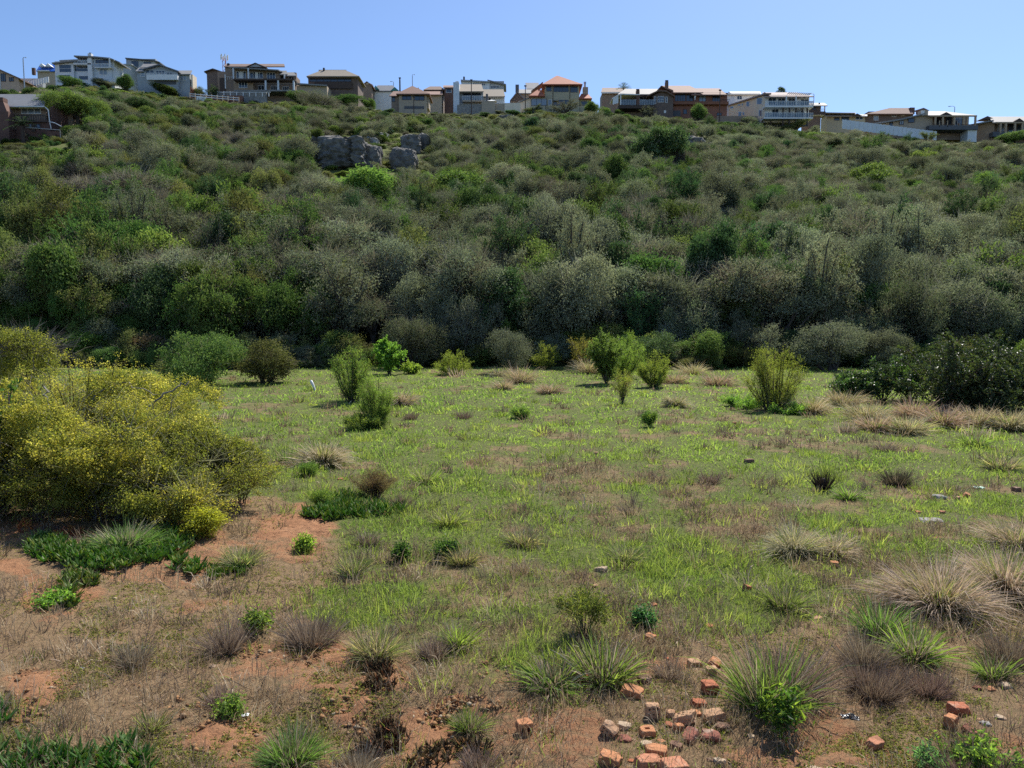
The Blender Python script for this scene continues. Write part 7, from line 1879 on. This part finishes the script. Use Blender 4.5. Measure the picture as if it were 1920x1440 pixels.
def grass_layer(name, n, seed, dens, hmin, hmax, wmin, pal_fn, mat, bend=.5, lean=.5, label=None, pw=1.0):
    r = np.random.default_rng(seed)
    px, py, X, Y, Z = image_points(n, r, pw=pw)
    s, g = cover_at(px, py, X, Y); lu = lush(X, Y)
    clump = fbm(X * 1.25, Y * 1.25, seed, 3); fine = fbm(X * 4.5, Y * 4.5, seed + 4, 2)
    keep = r.random(len(X)) < dens(px, py, lu, Y, s, g, clump, fine)
    px, py, X, Y, Z, s, g, clump, fine = [a[keep] for a in (px, py, X, Y, Z, s, g, clump, fine)]
    m = len(X); dd = Y * CP + HC * SP
    h_ = (hmin + (hmax - hmin) * r.uniform(0, 1, m) ** 2) * (.6 + 1.0 * sstep(.35, .7, clump)) * np.interp(Y, [3, 10, 40], [.8, 1.05, 1.6])
    w = np.maximum(wmin, np.interp(Y, [8, 20], [.55, .85]) * dd / 759.) * r.uniform(.7, 1.3, m)
    az = r.uniform(0, 6.28, m); ln = np.abs(r.normal(0, lean, m))
    D = np.stack([np.cos(az) * np.sin(ln), np.sin(az) * np.sin(ln), np.cos(ln)], 1)
    V, Q, T = blades_geo(np.stack([X, Y, Z - .01], 1), D, h_, w, bend * h_ * r.uniform(0, 1, m))
    cc = pal_fn(m, r, X, Y, clump, fine, g) * r.uniform(.75, 1.25, (m, 1))
    o = new_obj(name, raw_mesh(name, V, Q, T, np.repeat(cc, 5, 0), False, M[mat]))
    o['kind'] = 'stuff'; o['label'] = label
    print(name, m)
    return o


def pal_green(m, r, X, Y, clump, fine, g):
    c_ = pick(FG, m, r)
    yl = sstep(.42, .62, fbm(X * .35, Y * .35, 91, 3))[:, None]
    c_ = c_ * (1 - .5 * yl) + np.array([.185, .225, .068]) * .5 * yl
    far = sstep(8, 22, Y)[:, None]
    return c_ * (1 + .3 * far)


def pal_dry(m, r, X, Y, clump, fine, g): return pick(FD, m, r)


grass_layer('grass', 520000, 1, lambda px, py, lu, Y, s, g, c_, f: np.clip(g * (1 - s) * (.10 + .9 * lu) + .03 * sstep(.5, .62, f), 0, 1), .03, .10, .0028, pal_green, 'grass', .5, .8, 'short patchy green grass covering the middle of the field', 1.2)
grass_layer('dry_grass', 260000, 2, lambda px, py, lu, Y, s, g, c_, f: np.clip((1 - .93 * s) * (.12 + .24 * (1 - g) + .75 * g * (1 - lu)) * sstep(.28, .5, f + .12), 0, 1), .03, .13, .0022, pal_dry, 'dry', .3, .8, 'grey-brown dry grass and stalks among the green', .95)


def clump_layer(name, n, k, seed, dens, hmin, hmax, wmin, pal, mat, label, spread=.07, region=None):
    r = np.random.default_rng(seed)
    px, py, X, Y, Z = image_points(n, r, y0=700, pw=.8)
    s, g = cover_at(px, py, X, Y); f = lush(X, Y)
    keep = r.random(len(X)) < (dens(s, g, f) if region is None else region(px, py) * (.4 + .6 * vnoise(X * .8, Y * .8, seed))); X, Y, Z = X[keep], Y[keep], Z[keep]
    sc = r.uniform(.5, 1.5, len(X)) * np.interp(Y, [3, 12, 40], [.75, 1.1, 1.5])
    hue = pick(pal, len(X), r) * r.uniform(.75, 1.25, (len(X), 1))
    X, Y, Z, sc = [np.repeat(a, k) for a in (X, Y, Z, sc)]; m = len(X)
    off = r.normal(size=(m, 2)) * spread * sc[:, None]
    B = np.stack([X + off[:, 0], Y + off[:, 1], Z - .01], 1)
    az = np.arctan2(off[:, 1], off[:, 0]) + r.normal(0, .6, m); ln = np.abs(r.normal(.25, .35, m))
    D = np.stack([np.cos(az) * np.sin(ln), np.sin(az) * np.sin(ln), np.cos(ln)], 1)
    h_ = (hmin + (hmax - hmin) * r.uniform(0, 1, m)) * sc
    w = np.maximum(wmin, .6 * (Y * CP + HC * SP) / 759.) * r.uniform(.7, 1.3, m)
    V, Q, T = blades_geo(B, D, h_, w, .45 * h_ * r.uniform(0, 1, m))
    cc = np.repeat(hue, k, 0) * r.uniform(.75, 1.25, (m, 1))
    o = new_obj(name, raw_mesh(name, V, Q, T, np.repeat(cc, 5, 0), False, M[mat])); o['kind'] = 'stuff'; o['label'] = label
    print(name, m)


clump_layer('weedy_grass', 5200, 34, 21, lambda s, g, f: np.clip(g * (1 - s) * (.25 + .75 * f) + .02, 0, 1), .05, .17, .003, FG + [(.20, .24, .08, 1)], 'grass', 'taller weedy grass tufts scattered through the short grass')
clump_layer('dead_weeds', 4600, 30, 23, lambda s, g, f: np.clip((1 - s) * (.22 + .20 * (1 - g) + .55 * g * (1 - f)), 0, 1), .07, .22, .0022, FD + [(.14, .11, .09, 2)], 'dry', 'low dead brown weeds scattered through the grass', .06)

STRAWP = [(.46, .38, .26, 3), (.38, .29, .19, 2), (.26, .22, .12, 2), (.20, .21, .09, 1.5)]
clump_layer('straw_grass', 3000, 40, 27, None, .12, .34, .004, STRAWP, 'dry', 'band of dry straw coloured grass along the back of the field', .12,
            lambda px, py: np.clip(sstep(1480, 1560, px) * sstep(735, 755, py) * sstep(840, 800, py) * .95 + sstep(820, 900, px) * sstep(1480, 1400, px) * sstep(735, 712, py) * .45 + sstep(1620, 1700, px) * sstep(980, 1010, py) * sstep(1120, 1060, py) * .35, 0, 1))


def rosette(name, n, seed, dens, L, pal, label):
    r = np.random.default_rng(seed)
    px, py, X, Y, Z = image_points(n, r, 880, 1700)
    s, g = cover_at(px, py, X, Y); f = fbm(X * 2.4, Y * 2.4, seed, 3)
    keep = r.random(len(X)) < dens(px, py, s, g, f)
    X, Y, Z = X[keep], Y[keep], Z[keep]; m = len(X); k = 4
    C0 = np.repeat(np.stack([X, Y, Z + .006], 1), k, 0) + r.normal(size=(m * k, 3)) * np.array([.012, .012, .003])
    A = r.normal(size=(m * k, 3)) * np.array([1, 1, .25]); Nn = np.array([0, 0, 1.]) + r.normal(size=(m * k, 3)) * .35
    V, Q = leaves_geo(C0, A, Nn, L * r.uniform(.6, 1.4, m * k), L * .62 * r.uniform(.6, 1.4, m * k))
    cc = pick(pal, m * k, r) * r.uniform(.7, 1.3, (m * k, 1))
    o = new_obj(name, raw_mesh(name, V, Q, None, np.repeat(cc, 4, 0), False, M['grass'])); o['kind'] = 'stuff'; o['label'] = label
    print(name, m)


rosette('ground_cover', 120000, 5, lambda px, py, s, g, f: np.clip((1 - g * .8) * sstep(.46, .66, f) * .9 * (1 - .5 * s), 0, 1), .016, [(.14, .155, .045, 3), (.10, .12, .035, 2), (.18, .19, .06, 1)], 'tiny creeping yellow-green weeds spread over the bare soil')

# small stones and clods on the soil
r = np.random.default_rng(8); px, py, X, Y, Z = image_points(5200, r, 930, 1700)
s, g = cover(px, py); keep = r.random(len(X)) < (1 - g) * (.25 + .75 * s); X, Y, Z = X[keep], Y[keep], Z[keep]
base = np.array([(1, 0, 0), (-1, 0, 0), (0, 1, 0), (0, -1, 0), (0, 0, 1), (0, 0, -1)], float)
tri = np.array([(0, 2, 4), (2, 1, 4), (1, 3, 4), (3, 0, 4), (2, 0, 5), (1, 2, 5), (3, 1, 5), (0, 3, 5)])
m = len(X); szs = .004 + .014 * r.uniform(0, 1, m) ** 3
cp_ = []
for (a, b, rx, ry, st) in PATCH:
    if b > 1180 and a < 1000:
        for q_ in range(int(110 * st)):
            an = r.uniform(0, 6.28); ra = math.sqrt(r.uniform(0, 1)); gx2, gy2, gz2 = G(a + math.cos(an) * ra * rx, min(1470, b + math.sin(an) * ra * ry))
            cp_.append((gx2, gy2, gz2, .005 + .022 * r.uniform(0, 1) ** 3))
cp_ = np.array(cp_); X = np.concatenate([X, cp_[:, 0]]); Y = np.concatenate([Y, cp_[:, 1]]); Z = np.concatenate([Z, cp_[:, 2]]); szs = np.concatenate([szs, cp_[:, 3]]); m = len(X)
V = base[None] * szs[:, None, None] * r.uniform(.6, 1.4, (m, 6, 1)) * np.array([1, 1, .7]) + np.stack([X, Y, Z + szs * .3], 1)[:, None]
T = tri[None] + np.arange(m)[:, None, None] * 6
cc = np.repeat(pick([(.36, .18, .095, 5), (.30, .19, .12, 2), (.42, .33, .24, .5), (.22, .12, .07, 2)], m, r), 6, 0)
o = new_obj('pebbles', raw_mesh('pebbles', V.reshape(-1, 3), None, T.reshape(-1, 3), cc, True, M['dry'])); o['kind'] = 'stuff'; o['label'] = 'small clods and pebbles on the bare soil'
